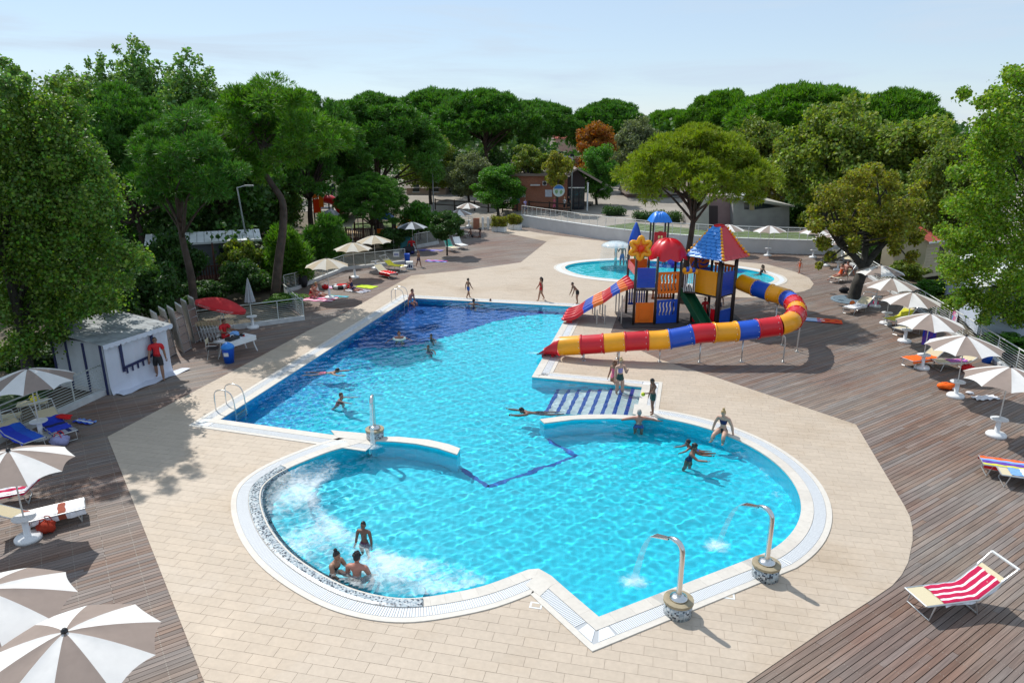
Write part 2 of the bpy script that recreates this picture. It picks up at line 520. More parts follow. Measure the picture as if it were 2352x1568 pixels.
unit = MB().box((0, 0, -0.5), (1, 1, 1)).mesh('plank', WOOD)
rest = MB()
for k, (u, v, L) in enumerate(pieces):
    x, y = u * ud.x + v * vd.x, u * ud.y + v * vd.y
    dz = rng.uniform(-0.0025, 0.0)
    w = PW + rng.uniform(-0.004, 0.002)
    if k in near:
        o = link('plank', unit, deck, (x, y, dz), R(34)); o.scale = (L, w, 0.024)
    else:
        a, b = ud * (L / 2), vd * (w / 2)
        c = Vector((x, y))
        q = [c - a - b, c + a - b, c + a + b, c - a + b]
        rest.add([(p.x, p.y, dz) for p in q] + [(p.x, p.y, -0.024) for p in q], [(0, 1, 2, 3), (0, 4, 5, 1), (1, 5, 6, 2), (2, 6, 7, 3), (3, 7, 4, 0)])
o = rest.build('planks', WOOD, deck); o['kind'] = 'stuff'
scr = MB()
for (u, v, L) in pieces:
    x, y = u * ud.x + v * vd.x, u * ud.y + v * vd.y
    if y > 27: continue
    k = math.ceil((u - L / 2) / 0.62)
    while k * 0.62 < u + L / 2:
        c = ud * (k * 0.62) + vd * v
        if not inside(PAVE, c.x, c.y):
            for s in (-0.03, 0.03):
                e = c + vd * s; a, b = ud * (0.008 if c.x > 0 else 0.009), vd * (0.008 if c.x > 0 else 0.013)
                scr.add([(*(e - a - b), 0.0012), (*(e + a - b), 0.0012), (*(e + a + b), 0.0012), (*(e - a + b), 0.0012)], [(0, 1, 2, 3)])
        k += 1
o = scr.build('screw_heads', M('screw_zinc', (0.3, 0.26, 0.22), 0.6), deck); o['kind'] = 'stuff'
print('planks', len(pieces))

# ------------------------------------------------------------------ paved terrace
def stone_material(name, col, stain, amt=0.5):
    m, n, l, b = _nodes(name)
    g = n.new('ShaderNodeNewGeometry')
    big = n.new('ShaderNodeTexNoise'); big.inputs['Scale'].default_value = 0.22; big.inputs['Detail'].default_value = 7; big.inputs['Roughness'].default_value = 0.62
    l.new(g.outputs['Position'], big.inputs[0])
    fine = n.new('ShaderNodeTexNoise'); fine.inputs['Scale'].default_value = 9; fine.inputs['Detail'].default_value = 6; l.new(g.outputs['Position'], fine.inputs[0])
    rp = n.new('ShaderNodeValToRGB'); rp.color_ramp.elements[0].position = 0.5; rp.color_ramp.elements[0].color = (*col, 1)
    rp.color_ramp.elements[1].position = 0.76; rp.color_ramp.elements[1].color = (*stain, 1); l.new(big.outputs[0], rp.inputs[0])
    oi = n.new('ShaderNodeObjectInfo')
    ad = n.new('ShaderNodeMath'); ad.operation = 'ADD'; l.new(oi.outputs['Random'], ad.inputs[0]); l.new(g.outputs['Random Per Island'], ad.inputs[1])
    fr = n.new('ShaderNodeMath'); fr.operation = 'FRACT'; l.new(ad.outputs[0], fr.inputs[0])
    mr = n.new('ShaderNodeMapRange'); mr.inputs[3].default_value = 0.955; mr.inputs[4].default_value = 1.035; l.new(fr.outputs[0], mr.inputs[0])
    mg = n.new('ShaderNodeMapRange'); mg.inputs[1].default_value = 0.3; mg.inputs[2].default_value = 0.7; mg.inputs[3].default_value = 0.94; mg.inputs[4].default_value = 1.05
    l.new(fine.outputs[0], mg.inputs[0])
    mu = n.new('ShaderNodeMath'); mu.operation = 'MULTIPLY'; l.new(mr.outputs[0], mu.inputs[0]); l.new(mg.outputs[0], mu.inputs[1])
    hs = n.new('ShaderNodeHueSaturation'); l.new(rp.outputs[0], hs.inputs['Color']); l.new(mu.outputs[0], hs.inputs['Value'])
    l.new(hs.outputs[0], b.inputs['Base Color'])
    rr = n.new('ShaderNodeMapRange'); rr.inputs[1].default_value = 0.56; rr.inputs[2].default_value = 0.72; rr.inputs[3].default_value = 0.62; rr.inputs[4].default_value = 0.3
    l.new(big.outputs[0], rr.inputs[0]); l.new(rr.outputs[0], b.inputs['Roughness'])
    bp = n.new('ShaderNodeBump'); bp.inputs['Strength'].default_value = 0.15; bp.inputs['Distance'].default_value = 0.005
    l.new(fine.outputs[0], bp.inputs['Height']); l.new(bp.outputs[0], b.inputs['Normal'])
    return m
TILE = stone_material('beige_paver', (0.5, 0.412, 0.322), (0.42, 0.315, 0.212))
pavement = sheet('pavement', PAVE, [POOL, BABY], 0.004, M('paver_joint', (0.45, 0.37, 0.288), 0.9))
# paver pieces, clipped to the outline
AX = R(-12.5)
tu = Vector((math.cos(AX), math.sin(AX))); tv = Vector((-tu.y, tu.x))
TL, TW, JT = 0.62, 0.262, 0.006
tri_idx = tessellate_polygon([[Vector((p[0], p[1], 0)) for p in PAVE]])
tris = []
for t in tri_idx:
    a, b, c = (Vector(PAVE[i]) for i in t)
    if (b - a).cross(c - a) < 0: b, c = c, b
    tris.append((a, b, c))
def clip(poly, tri):
    for i in range(3):
        a, b = tri[i], tri[(i + 1) % 3]
        e = b - a; out = []
        for k in range(len(poly)):
            p, q = poly[k], poly[(k + 1) % len(poly)]
            sp, sq = e.cross(p - a), e.cross(q - a)
            if sp >= 0: out.append(p)
            if sp * sq < 0: out.append(p + (q - p) * (sp / (sp - sq)))
        poly = out
        if len(poly) < 3: return None
    return poly
Us = [p[0] * tu.x + p[1] * tu.y for p in PAVE]; Vs = [p[0] * tv.x + p[1] * tv.y for p in PAVE]
NI, NJ = int((max(Us) - min(Us)) / TL) + 3, int((max(Vs) - min(Vs)) / TW) + 3
cells = []
for j in range(NJ):
    for i in range(NI):
        cells.append((min(Us) + (i + (0.5 if j % 2 else 0.0) + 0.13 * math.sin(j * 2.3) - 1) * TL, min(Vs) + (j - 1) * TW))
cells = np.array(cells)
cu = np.stack([cells[:, 0], cells[:, 0] + TL, cells[:, 0] + TL, cells[:, 0]], 1); cv = np.stack([cells[:, 1], cells[:, 1], cells[:, 1] + TW, cells[:, 1] + TW], 1)
CXs = cu * tu.x + cv * tv.x; CYs = cu * tu.y + cv * tv.y
inP = inside(PAVE, CXs, CYs); ctr = CXs.mean(1), CYs.mean(1)
nearedge = dist_poly(PAVE, *ctr) < 0.4
inW = inside(POOL, CXs, CYs).any(1) | inside(BABY, CXs, CYs).any(1)
keep = (inP.any(1) | nearedge) & ~inW & (ctr[1] > 8)
scr = []
for k in np.nonzero(keep)[0]:
    if inP[k].all() and not nearedge[k] and on_screen(ctr[0][k], ctr[1][k], 0, 0.98): scr.append((ctr[0][k] ** 2 + ctr[1][k] ** 2, k))
nearT = {k for _, k in sorted(scr)[:300]}
tl, tw = TL - JT, TW - JT
tile_me = MB().add([(-tl / 2, -tw / 2, 0.012), (tl / 2, -tw / 2, 0.012), (tl / 2, tw / 2, 0.012), (-tl / 2, tw / 2, 0.012), (-tl / 2, -tw / 2, 0.0045), (tl / 2, -tw / 2, 0.0045), (tl / 2, tw / 2, 0.0045), (-tl / 2, tw / 2, 0.0045)],
                   [(0, 1, 2, 3), (0, 4, 5, 1), (1, 5, 6, 2), (2, 6, 7, 3), (3, 7, 4, 0)]).mesh('paver', TILE)
field = MB()
for k in np.nonzero(keep)[0]:
    z = 0.012 + rng.uniform(-0.0012, 0.0012)
    if k in nearT:
        link('paver', tile_me, pavement, (ctr[0][k], ctr[1][k], z - 0.012), AX); continue
    c = Vector((ctr[0][k], ctr[1][k]))
    q = [c + tu * (a * tl / 2) + tv * (b * tw / 2) for a, b in ((-1, -1), (1, -1), (1, 1), (-1, 1))]
    if inP[k].all() and not nearedge[k]:
        field.add([(p.x, p.y, z) for p in q] + [(p.x, p.y, 0.0045) for p in q], [(0, 1, 2, 3), (0, 4, 5, 1), (1, 5, 6, 2), (2, 6, 7, 3), (3, 7, 4, 0)])
    else:
        for t in tris:
            cp = clip(q, t)
            if cp: field.prism([tuple(p) for p in cp], 0.0045, z, top_only=True)
o = field.build('pavers', TILE, pavement); o['kind'] = 'stuff'
print('pavers', int(keep.sum()))

# ================================================================== POOLS
WZ = -0.03        # water level
FZ = -1.12        # floor
def PF(x, y, z):
    """plan position on the pool floor (depth z) seen through flat water"""
    s = P(x, y, WZ); d = (s - Vector((0, 0, CAM_H))); h = math.hypot(d.x, d.y)
    th = math.asin(min(1, math.sin(math.atan2(h, -d.z)) / 1.333))
    k = (WZ - z) * math.tan(th) / h
    return Vector((s.x + d.x * k, s.y + d.y * k, z))
def mosaic_floor(name, c1, c2, scale=7.0, amount=0.06, blend=None):
    m, n, l, b = _nodes(name)
    g = n.new('ShaderNodeNewGeometry')
    mp = n.new('ShaderNodeMapping'); mp.inputs['Rotation'].default_value = (0, 0, R(12.5)); mp.inputs['Scale'].default_value = (scale,) * 3
    l.new(g.outputs['Position'], mp.inputs[0])
    fl = n.new('ShaderNodeVectorMath'); fl.operation = 'FLOOR'; l.new(mp.outputs[0], fl.inputs[0])
    wnz = n.new('ShaderNodeTexWhiteNoise'); l.new(fl.outputs[0], wnz.inputs[0])
    rp = n.new('ShaderNodeValToRGB'); rp.color_ramp.elements[0].color = (*c1, 1); rp.color_ramp.elements[1].color = (*c2, 1)
    l.new(wnz.outputs[0], rp.inputs[0])
    b.inputs['Roughness'].default_value = 0.35
    if blend is None: l.new(rp.outputs[0], b.inputs['Base Color'])
    else:      # darker blue of deep water painted into the tile colour, dithered towards the basin's left side
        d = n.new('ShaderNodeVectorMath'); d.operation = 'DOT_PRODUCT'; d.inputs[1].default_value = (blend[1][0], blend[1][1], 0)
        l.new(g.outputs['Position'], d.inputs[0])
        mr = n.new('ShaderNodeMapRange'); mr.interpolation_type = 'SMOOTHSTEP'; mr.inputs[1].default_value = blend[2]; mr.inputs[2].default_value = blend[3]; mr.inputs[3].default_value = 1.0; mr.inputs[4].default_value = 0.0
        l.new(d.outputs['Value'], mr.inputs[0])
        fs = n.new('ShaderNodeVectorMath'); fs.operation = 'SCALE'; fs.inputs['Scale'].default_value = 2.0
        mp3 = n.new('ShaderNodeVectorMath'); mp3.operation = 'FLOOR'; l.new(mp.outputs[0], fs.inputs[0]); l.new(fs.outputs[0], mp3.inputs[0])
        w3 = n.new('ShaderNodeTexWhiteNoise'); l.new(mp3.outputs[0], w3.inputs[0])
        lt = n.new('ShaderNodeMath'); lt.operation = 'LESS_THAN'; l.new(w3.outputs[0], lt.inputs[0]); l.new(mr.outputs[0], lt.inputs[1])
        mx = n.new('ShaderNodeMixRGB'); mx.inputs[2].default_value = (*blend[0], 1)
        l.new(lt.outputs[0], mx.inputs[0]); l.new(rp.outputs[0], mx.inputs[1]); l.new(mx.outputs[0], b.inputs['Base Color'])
    return m
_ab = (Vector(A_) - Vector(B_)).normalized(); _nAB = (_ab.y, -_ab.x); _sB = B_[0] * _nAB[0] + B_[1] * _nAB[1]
POOLT = mosaic_floor('turquoise_pool_tile', (0.004, 0.70, 0.9), (0.008, 0.77, 0.96), blend=((0.003, 0.4, 0.8), _nAB, _sB - 0.6, _sB + 4.6))  # deep-water look is put into the tile colour towards the left edge
POOLB = mosaic_floor('mid_blue_pool_tile', (0.005, 0.33, 0.66), (0.01, 0.4, 0.74))
POOLD = mosaic_floor('navy_pool_tile', (0.001, 0.1, 0.42), (0.002, 0.145, 0.54))
POOLW = mosaic_floor('white_step_tile', (0.55, 0.66, 0.68), (0.66, 0.74, 0.75))
caust_recv = []
def recv(o): caust_recv.append(o); return o
pool = MB()
n = len(POOL)
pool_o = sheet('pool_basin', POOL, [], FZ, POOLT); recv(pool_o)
w = MB()
for i in range(n):
    a, b = POOL[i], POOL[(i + 1) % n]
    w.add([(a[0], a[1], FZ), (b[0], b[1], FZ), (b[0], b[1], 0.025), (a[0], a[1], 0.025)], [(0, 1, 2, 3)])
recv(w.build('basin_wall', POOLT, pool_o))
# navy deep end and the mid-blue belt beside it
navy_edge = [(700, 840), (790, 800), (822, 797), (870, 800), (930, 797), (1000, 781), (1065, 762), (1130, 740), (1190, 727), (1250, 721), (1330, 722)]
def floor_patch(name, pts, z, mat):
    # keep the patch inside the basin by clipping a fine grid of cells
    xs = [p[0] for p in pts]; ys = [p[1] for p in pts]
    mb = MB(); s = 0.14
    gx = np.arange(min(xs), max(xs), s); gy = np.arange(min(ys), max(ys), s)
    X, Y = np.meshgrid(gx, gy)
    ok = inside(pts, X + s / 2, Y + s / 2) & inside(POOL, X + s / 2, Y + s / 2)
    for j in range(len(gy)):
        i = 0
        while i < len(gx):
            if ok[j, i]:
                k = i
                while k + 1 < len(gx) and ok[j, k + 1]: k += 1
                mb.add([(gx[i], gy[j], z), (gx[k] + s, gy[j], z), (gx[k] + s, gy[j] + s, z), (gx[i], gy[j] + s, z)], [(0, 1, 2, 3)])
                i = k + 1
            else: i += 1
    return recv(mb.build(name, mat, pool_o))
far = [(A_[0] - 3, A_[1] + 3), (D_[0] + 3, D_[1] + 3)]
ne = [tuple(PF(x, y, FZ)[:2]) for x, y in navy_edge]
floor_patch('deep_end_tiles', ne + [far[1], far[0]], FZ + 0.006, POOLD)
# blue line on the floor between the basins
ln = [PF(*q, FZ) for q in [(1060, 1076), (1120, 1118), (1325, 1047), (1258, 1010)]]
m_ = MB()
for a, b in zip(ln, ln[1:]):
    m_.beam((a.x, a.y, FZ + 0.005), (b.x, b.y, FZ + 0.005), 0.16, 0.006)
recv(m_.build('floor_line', POOLD, pool_o))
# entry steps beside the island
eu = (Vector(F_) - Vector(E_)).normalized(); ev = Vector((eu.y, -eu.x))
for k in range(8):
    zt = WZ - 0.10 - 0.125 * k
    a = Vector(F_) - eu * (0.42 * k) + ev * 0.005; b = a - eu * 0.42
    Lv = 2.75 - 0.04 * k
    st = MB().prism([tuple(b), tuple(b + ev * Lv), tuple(a + ev * Lv), tuple(a)], FZ + 0.01, zt)
    so = recv(st.build('step', POOLW, pool_o))
    c = b + eu * 0.075
    recv(MB().prism([tuple(c - eu * 0.07), tuple(c - eu * 0.07 + ev * Lv), tuple(c + eu * 0.07 + ev * Lv), tuple(c + eu * 0.07)], zt + 0.001, zt + 0.006).build('nosing_tiles', M('cobalt_nosing', (0.004, 0.07, 0.38), 0.3), so))
# dividing walls between the basins
STONE = stone_material('pale_coping_stone', (0.62, 0.58, 0.52), (0.58, 0.52, 0.45))
def divider(up, lo):
    poly = [tuple(P(x, y, 0.06)[:2]) for x, y in up + lo]
    ar = sum(poly[i][0] * poly[(i + 1) % len(poly)][1] - poly[(i + 1) % len(poly)][0] * poly[i][1] for i in range(len(poly)))
    if ar < 0: poly = poly[::-1]
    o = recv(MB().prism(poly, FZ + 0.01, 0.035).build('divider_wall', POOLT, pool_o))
    recv(MB().prism(poly, 0.037, 0.075).build('divider_cap', STONE, o))
divider([(846, 1003), (915, 1003), (985, 1010), (1030, 1020), (1057, 1030)], [(1050, 1044), (1005, 1029), (955, 1019), (905, 1014), (852, 1012)])
divider([(1240, 963), (1290, 956), (1350, 952), (1410, 952), (1462, 955)], [(1462, 963), (1400, 961), (1320, 963), (1250, 972)])

# coping: lip stones, grating channel, outer edge
GRATE = M('white_grating', (0.74, 0.76, 0.78), 0.4)
CHAN = M('overflow_channel', (0.42, 0.44, 0.46), 0.6)
lip_i = 0
def strip(pl, d0, d1, z, mat, name, parent, zlow=0.0):
    a, b = offset(pl, d0), offset(pl, d1)
    mb = MB()
    mb.grid([[(p[0], p[1], zlow) for p in a], [(p[0], p[1], z) for p in a], [(p[0], p[1], z) for p in b], [(p[0], p[1], zlow) for p in b]])
    return mb.build(name, mat, parent)
def coping(pl, zo, lip, stones=True):
    global lip_i
    fine = resample(pl, 0.25)
    if stones:
        i = 0
        while i < len(fine) - 1:
            j = min(i + 2, len(fine) - 1)
            seg = fine[max(0, i - 1):j + 2]
            s0 = i - max(0, i - 1)
            a = offset(seg, -0.012)[s0:s0 + (j - i) + 1]; b = offset(seg, lip)[s0:s0 + (j - i) + 1]
            mb = MB()
            g = 0.0012
            if len(a) >= 2:
                def sh(L):
                    L = [Vector(p) for p in L]
                    e0 = (L[1] - L[0]).normalized() * g; e1 = (L[-2] - L[-1]).normalized() * g
                    return [L[0] + e0] + L[1:-1] + [L[-1] + e1]
                a, b = sh(a), sh(b)
                z = 0.036 + zo
                mb.grid([[(p[0], p[1], 0.0) for p in a], [(p[0], p[1], z) for p in a], [(p[0], p[1], z) for p in b], [(p[0], p[1], 0.0) for p in b]])
                for q in (0, -1):
                    mb.add([(a[q][0], a[q][1], 0), (a[q][0], a[q][1], z), (b[q][0], b[q][1], z), (b[q][0], b[q][1], 0)], [(0, 1, 2, 3)])
                mb.build('coping_stone', STONE, pool_o)
            i = j
    else:
        strip(fine, -0.012, lip, 0.036 + zo, STONE, 'coping_lip', pool_o)
    strip(fine, lip + 0.002, lip + 0.30, 0.021 + zo, CHAN, 'overflow_channel', pool_o)
    strip(fine, lip + 0.302, lip + 0.44, 0.032 + zo, STONE, 'channel_edge', pool_o)
    # grating bars
    mb = MB()
    ff = resample(pl, 0.045)
    a, b = offset(ff, lip + 0.012), offset(ff, lip + 0.29)
    for i in range(0, len(ff) - 1):
        pa, pb = Vector(a[i]), Vector(b[i]); e = (Vector(a[i + 1]) - pa); e2 = Vector(b[i + 1]) - pb
        if (pb - pa).length > 0.5: continue
        z = 0.031 + zo
        q = [pa + e * 0.1, pa + e * 0.8, pb + e2 * 0.8, pb + e2 * 0.1]
        mb.add([(p.x, p.y, z) for p in q], [(0, 1, 2, 3)])
    o = mb.build('grating_bars', GRATE, pool_o); o['kind'] = 'stuff'
coping(PL1, 0.0, 0.30)
# lobe without the mosaic stretch: the raised mosaic band replaces the lip there
def idx_near(pt): return min(range(len(PL2)), key=lambda i: (PL2[i][0] - pt[0]) ** 2 + (PL2[i][1] - pt[1]) ** 2)
m0, m1 = idx_near(P(965, 1376)[:2]), idx_near(P(660, 1078)[:2])
MOS = PL2[m0:m1 + 1]
coping(PL2, 0.004, 0.30)
for pl_ in ([(1237, 1318), (1268, 1346), (1240, 1372), (1207, 1346)], [(760, 990), (846, 998), (846, 1014), (774, 1007)], [(1457, 930), (1502, 934), (1499, 959), (1453, 953)]):
    q_ = [tuple(P(*p)[:2]) for p in pl_][::-1]
    MB().prism(q_, 0.0, 0.0445).build('corner_plate', STONE, pool_o)
def mosaic_material():
    m, n, l, b = _nodes('black_white_mosaic')
    t = n.new('ShaderNodeNewGeometry')
    mp = n.new('ShaderNodeMapping'); mp.inputs['Scale'].default_value = (27,) * 3; mp.inputs['Rotation'].default_value = (0, 0, 0.5); l.new(t.outputs['Position'], mp.inputs[0])
    fl = n.new('ShaderNodeVectorMath'); fl.operation = 'FLOOR'; l.new(mp.outputs[0], fl.inputs[0])
    wz = n.new('ShaderNodeTexWhiteNoise'); l.new(fl.outputs[0], wz.inputs[0])
    rp = n.new('ShaderNodeValToRGB'); rp.color_ramp.interpolation = 'CONSTANT'
    rp.color_ramp.elements[0].color = (0.03, 0.04, 0.06, 1); rp.color_ramp.elements[1].position = 0.2; rp.color_ramp.elements[1].color = (0.26, 0.31, 0.35, 1)
    for p, c in ((0.45, (0.52, 0.55, 0.56, 1)), (0.75, (0.38, 0.45, 0.48, 1))):
        e = rp.color_ramp.elements.new(p); e.color = c
    l.new(wz.outputs[0], rp.inputs[0]); l.new(rp.outputs[0], b.inputs['Base Color']); b.inputs['Roughness'].default_value = 0.3
    return m
MOSAIC = mosaic_material()
mb = MB()
aa, b0, bb, cc = offset(MOS, 0.29), offset(MOS, 0.22), offset(MOS, 0.05), offset(MOS, -0.16)
mb.grid([[(p[0], p[1], 0.0) for p in aa], [(p[0], p[1], 0.052) for p in aa], [(p[0], p[1], 0.066) for p in b0], [(p[0], p[1], 0.06) for p in bb], [(p[0], p[1], -0.115) for p in cc], [(p[0], p[1], -0.5) for p in cc]])
for q in (0, -1):
    mb.add([(aa[q][0], aa[q][1], 0), (aa[q][0], aa[q][1], 0.085), (bb[q][0], bb[q][1], 0.085), (cc[q][0], cc[q][1], -0.115), (cc[q][0], cc[q][1], -0.5), (aa[q][0], aa[q][1], -0.5)], [(0, 1, 2, 3, 4, 5)])
mb.build('mosaic_backrest', MOSAIC, pool_o)
# hydromassage bench under the foam
be = offset(MOS, -1.2)
mb = MB(); mb.grid([[(p[0], p[1], -0.62) for p in cc], [(p[0], p[1], -0.62) for p in be], [(p[0], p[1], FZ + 0.01) for p in be]])
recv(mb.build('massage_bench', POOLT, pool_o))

# ------------------------------------------------------------------ water
def water_material():
    m, n, l, b = _nodes('pool_water')
    b.inputs['Base Color'].default_value = (0.9, 0.98, 1.0, 1)
    b.inputs['Roughness'].default_value = 0.0
    b.inputs['IOR'].default_value = 1.333
    b.inputs['Transmission Weight'].default_value = 1.0
    return m
WATER = water_material()
wr = np.random.default_rng(3)
WAVES = []
for k in range(54):
    lam = math.exp(wr.uniform(math.log(0.13), math.log(0.8))); a = wr.uniform(0, 2 * math.pi)
    WAVES.append((2 * math.pi / lam * math.cos(a), 2 * math.pi / lam * math.sin(a), wr.uniform(0, 6.28), lam * 0.0017))
def wave(X, Y):
    Z = 0 * X
    for kx, ky, p, A in WAVES: Z = Z + A * np.sin(kx * X + ky * Y + p)
    return Z
def water_sheet(name, poly, s, z, amp):
    xs = [p[0] for p in poly]; ys = [p[1] for p in poly]
    gx = np.arange(min(xs) - 0.1, max(xs) + 0.1 + s, s); gy = np.arange(min(ys) - 0.1, max(ys) + 0.1 + s, s)
    X, Y = np.meshgrid(gx, gy)
    ok = inside(poly, X, Y) | (dist_poly(poly, X, Y) < 0.09)
    q = ok[:-1, :-1] & ok[1:, :-1] & ok[:-1, 1:] & ok[1:, 1:]
    Z = z + amp(X, Y) * wave(X, Y)
    idx = np.full(X.shape, -1); use = np.zeros(X.shape, bool)
    use[:-1, :-1] |= q; use[1:, :-1] |= q; use[:-1, 1:] |= q; use[1:, 1:] |= q
    idx[use] = np.arange(use.sum())
    v = np.stack([X[use], Y[use], Z[use]], 1)
    i = idx
    f = np.stack([i[:-1, :-1][q], i[:-1, 1:][q], i[1:, 1:][q], i[1:, :-1][q]], 1)
    me = bpy.data.meshes.new(name); me.from_pydata(v.tolist(), [], f.tolist()); me.materials.append(WATER); me.shade_smooth()
    o = link(name, me); o['kind'] = 'structure'; o.cycles.is_caustics_caster = True
    return o
_jac = np.array(offset(MOS, -0.8)[::6])
def amp_main(X, Y):
    d = dist_poly([tuple(p) for p in _jac], X, Y, closed=False)
    return 0.85 + 1.2 * np.exp(-(d / 1.2) ** 2) + 0.25 * np.sin(X * 0.5 + 1) * np.sin(Y * 0.37)
water_sheet('pool_water', POOL, 0.045, WZ, amp_main)

# paddling pool
bz = -0.30
BABYT = mosaic_floor('paddling_pool_tile', (0.04, 0.78, 0.93), (0.07, 0.84, 0.96))
baby_o = sheet('paddling_pool_basin', BABY[::-1], [], bz, BABYT); recv(baby_o)
w = MB()
for i in range(len(BABY)):
    a, b = BABY[i], BABY[(i + 1) % len(BABY)]
    w.add([(a[0], a[1], bz), (b[0], b[1], bz), (b[0], b[1], 0.02), (a[0], a[1], 0.02)], [(0, 1, 2, 3)])
recv(w.build('basin_wall', BABYT, baby_o))
pm = [tuple(PF(x, y, bz)[:2]) for x, y in [(1490, 590), (1760, 610), (1700, 626), (1640, 621), (1580, 617), (1500, 612), (1470, 604)]]
_P = POOL; POOL_S = POOL
def patch2(name, pts, z, mat, poly, parent):
    xs = [p[0] for p in pts]; ys = [p[1] for p in pts]; s = 0.16; mb = MB()
    X, Y = np.meshgrid(np.arange(min(xs), max(xs), s), np.arange(min(ys), max(ys), s))
    ok = inside(pts, X + s / 2, Y + s / 2) & inside(poly, X + s / 2, Y + s / 2)
    for x, y in zip(X[ok], Y[ok]): mb.add([(x, y, z), (x + s, y, z), (x + s, y + s, z), (x, y + s, z)], [(0, 1, 2, 3)])
    return recv(mb.build(name, mat, parent))
patch2('deep_tiles', pm, bz + 0.005, POOLD, BABY, baby_o)
bl = BABY + [BABY[0], BABY[1]]
def ring(poly, d0, d1, z, mat, name, parent):
    a, b = offset(poly, d0, True), offset(poly, d1, True); a.append(a[0]); b.append(b[0])
    return MB().grid([[(p[0], p[1], 0) for p in a], [(p[0], p[1], z) for p in a], [(p[0], p[1], z) for p in b], [(p[0], p[1], 0) for p in b]]).build(name, mat, parent)
ring(BABY, -0.01, 0.3, 0.034, STONE, 'coping_lip', baby_o)
ring(BABY, 0.302, 0.62, 0.028, GRATE, 'overflow_grating', baby_o)
ring(BABY, 0.622, 0.8, 0.032, STONE, 'channel_edge', baby_o)
water_sheet('paddling_water', BABY, 0.09, -0.08, lambda X, Y: 0.6 + 0 * X)

# ================================================================== TREES AND SHRUBS
def leaf_mesh(name, mat, C, RAD, n_per, L, W, rng, shell=0.45, up=0.25, out=0.5, flat=1.0):
    """clumps of small kite-shaped leaves: C (k,3) centres, RAD (k,3) radii"""
    k = len(C)
    cnt = np.asarray(n_per) if np.ndim(n_per) else np.full(k, n_per)
    idx = np.repeat(np.arange(k), cnt)
    N = len(idx)
    d = rng.normal(size=(N, 3)); d /= np.linalg.norm(d, axis=1)[:, None]
    r = rng.random(N) ** shell
    p = C[idx] + d * r[:, None] * RAD[idx]
    nrm = rng.normal(size=(N, 3)) * 0.8 + d * out; nrm[:, 2] += up
    nrm /= np.linalg.norm(nrm, axis=1)[:, None]
    a = np.cross(nrm, rng.normal(size=(N, 3))); a /= np.linalg.norm(a, axis=1)[:, None] + 1e-9
    b = np.cross(nrm, a)
    s = rng.uniform(0.6, 1.35, N)[:, None]
    a = a * s * L / 2; b = b * s * W / 2
    v = np.stack([p - a, p - a * 0.1 + b, p + a, p - a * 0.1 - b], 1).reshape(-1, 3)
    me = bpy.data.meshes.new(name)
    me.vertices.add(4 * N); me.vertices.foreach_set('co', v.astype(np.float32).ravel())
    me.loops.add(4 * N); me.loops.foreach_set('vertex_index', np.arange(4 * N, dtype=np.int32))
    me.polygons.add(N); me.polygons.foreach_set('loop_start', np.arange(0, 4 * N, 4, dtype=np.int32))
    me.update(calc_edges=True)
    me.materials.append(mat)
    return me
def needle_mesh(name, mat, C, RAD, n_tuft, L, W, rng, per=7, shell=0.3, top=0.35):
    """pine foliage: tufts of narrow needles bursting outward from points near the surface of each clump"""
    k = len(C)
    cnt = np.asarray(n_tuft) if np.ndim(n_tuft) else np.full(k, n_tuft)
    idx = np.repeat(np.arange(k), cnt); N = len(idx)
    d = rng.normal(size=(N, 3)); d[:, 2] += top; d /= np.linalg.norm(d, axis=1)[:, None]
    p = C[idx] + d * (rng.random(N) ** shell)[:, None] * RAD[idx]
    p = np.repeat(p, per, 0); dd = np.repeat(d, per, 0); M_ = N * per
    a = dd * 0.9 + rng.normal(size=(M_, 3)) * 0.62; a[:, 2] += 0.25
    a /= np.linalg.norm(a, axis=1)[:, None]
    b = np.cross(a, rng.normal(size=(M_, 3))); b /= np.linalg.norm(b, axis=1)[:, None] + 1e-9
    s = rng.uniform(0.7, 1.25, M_)[:, None]
    v = np.stack([p, p + a * s * L * 0.55 + b * W / 2, p + a * s * L, p + a * s * L * 0.55 - b * W / 2], 1).reshape(-1, 3)
    me = bpy.data.meshes.new(name); N4 = M_
    me.vertices.add(4 * N4); me.vertices.foreach_set('co', v.astype(np.float32).ravel())
    me.loops.add(4 * N4); me.loops.foreach_set('vertex_index', np.arange(4 * N4, dtype=np.int32))
    me.polygons.add(N4); me.polygons.foreach_set('loop_start', np.arange(0, 4 * N4, 4, dtype=np.int32))
    me.update(calc_edges=True); me.materials.append(mat)
    return me

def leafmat(name, c, var=0.35, hue=0.03, tr=0.4, sat=0.15, rough=0.55):
    return M(name, c, rough, var=var, hue=hue, sat=sat, spec=0.35, trans=(tr, (1.25, 1.3, 0.55)))
L_POP = leafmat('poplar_leaf', (0.2, 0.33, 0.03), 0.5, 0.035)
L_POPL = leafmat('left_poplar_leaf', (0.135, 0.245, 0.038), 0.55, 0.035)
L_POPD = leafmat('dark_poplar_leaf', (0.145, 0.27, 0.07), 0.45, 0.03)
L_PINE = leafmat('stone_pine_needle', (0.075, 0.2, 0.026), 0.35, 0.02, 0.3)
L_PINE2 = leafmat('olive_pine_needle', (0.23, 0.31, 0.02), 0.35, 0.025, 0.38)
L_PINE3 = leafmat('bright_pine_needle', (0.095, 0.225, 0.018), 0.35, 0.02, 0.38)
L_AUT = leafmat('autumn_plane_leaf', (0.265, 0.275, 0.035), 0.5, 0.045)
L_AUT2 = leafmat('brown_olive_leaf', (0.2, 0.275, 0.045), 0.5, 0.035)
L_OR = leafmat('orange_leaf', (0.36, 0.14, 0.02), 0.4, 0.03)
L_GREY = leafmat('grey_green_leaf', (0.16, 0.195, 0.1), 0.4, 0.02)
L_GRN = leafmat('fresh_green_leaf', (0.09, 0.24, 0.03), 0.4, 0.02)
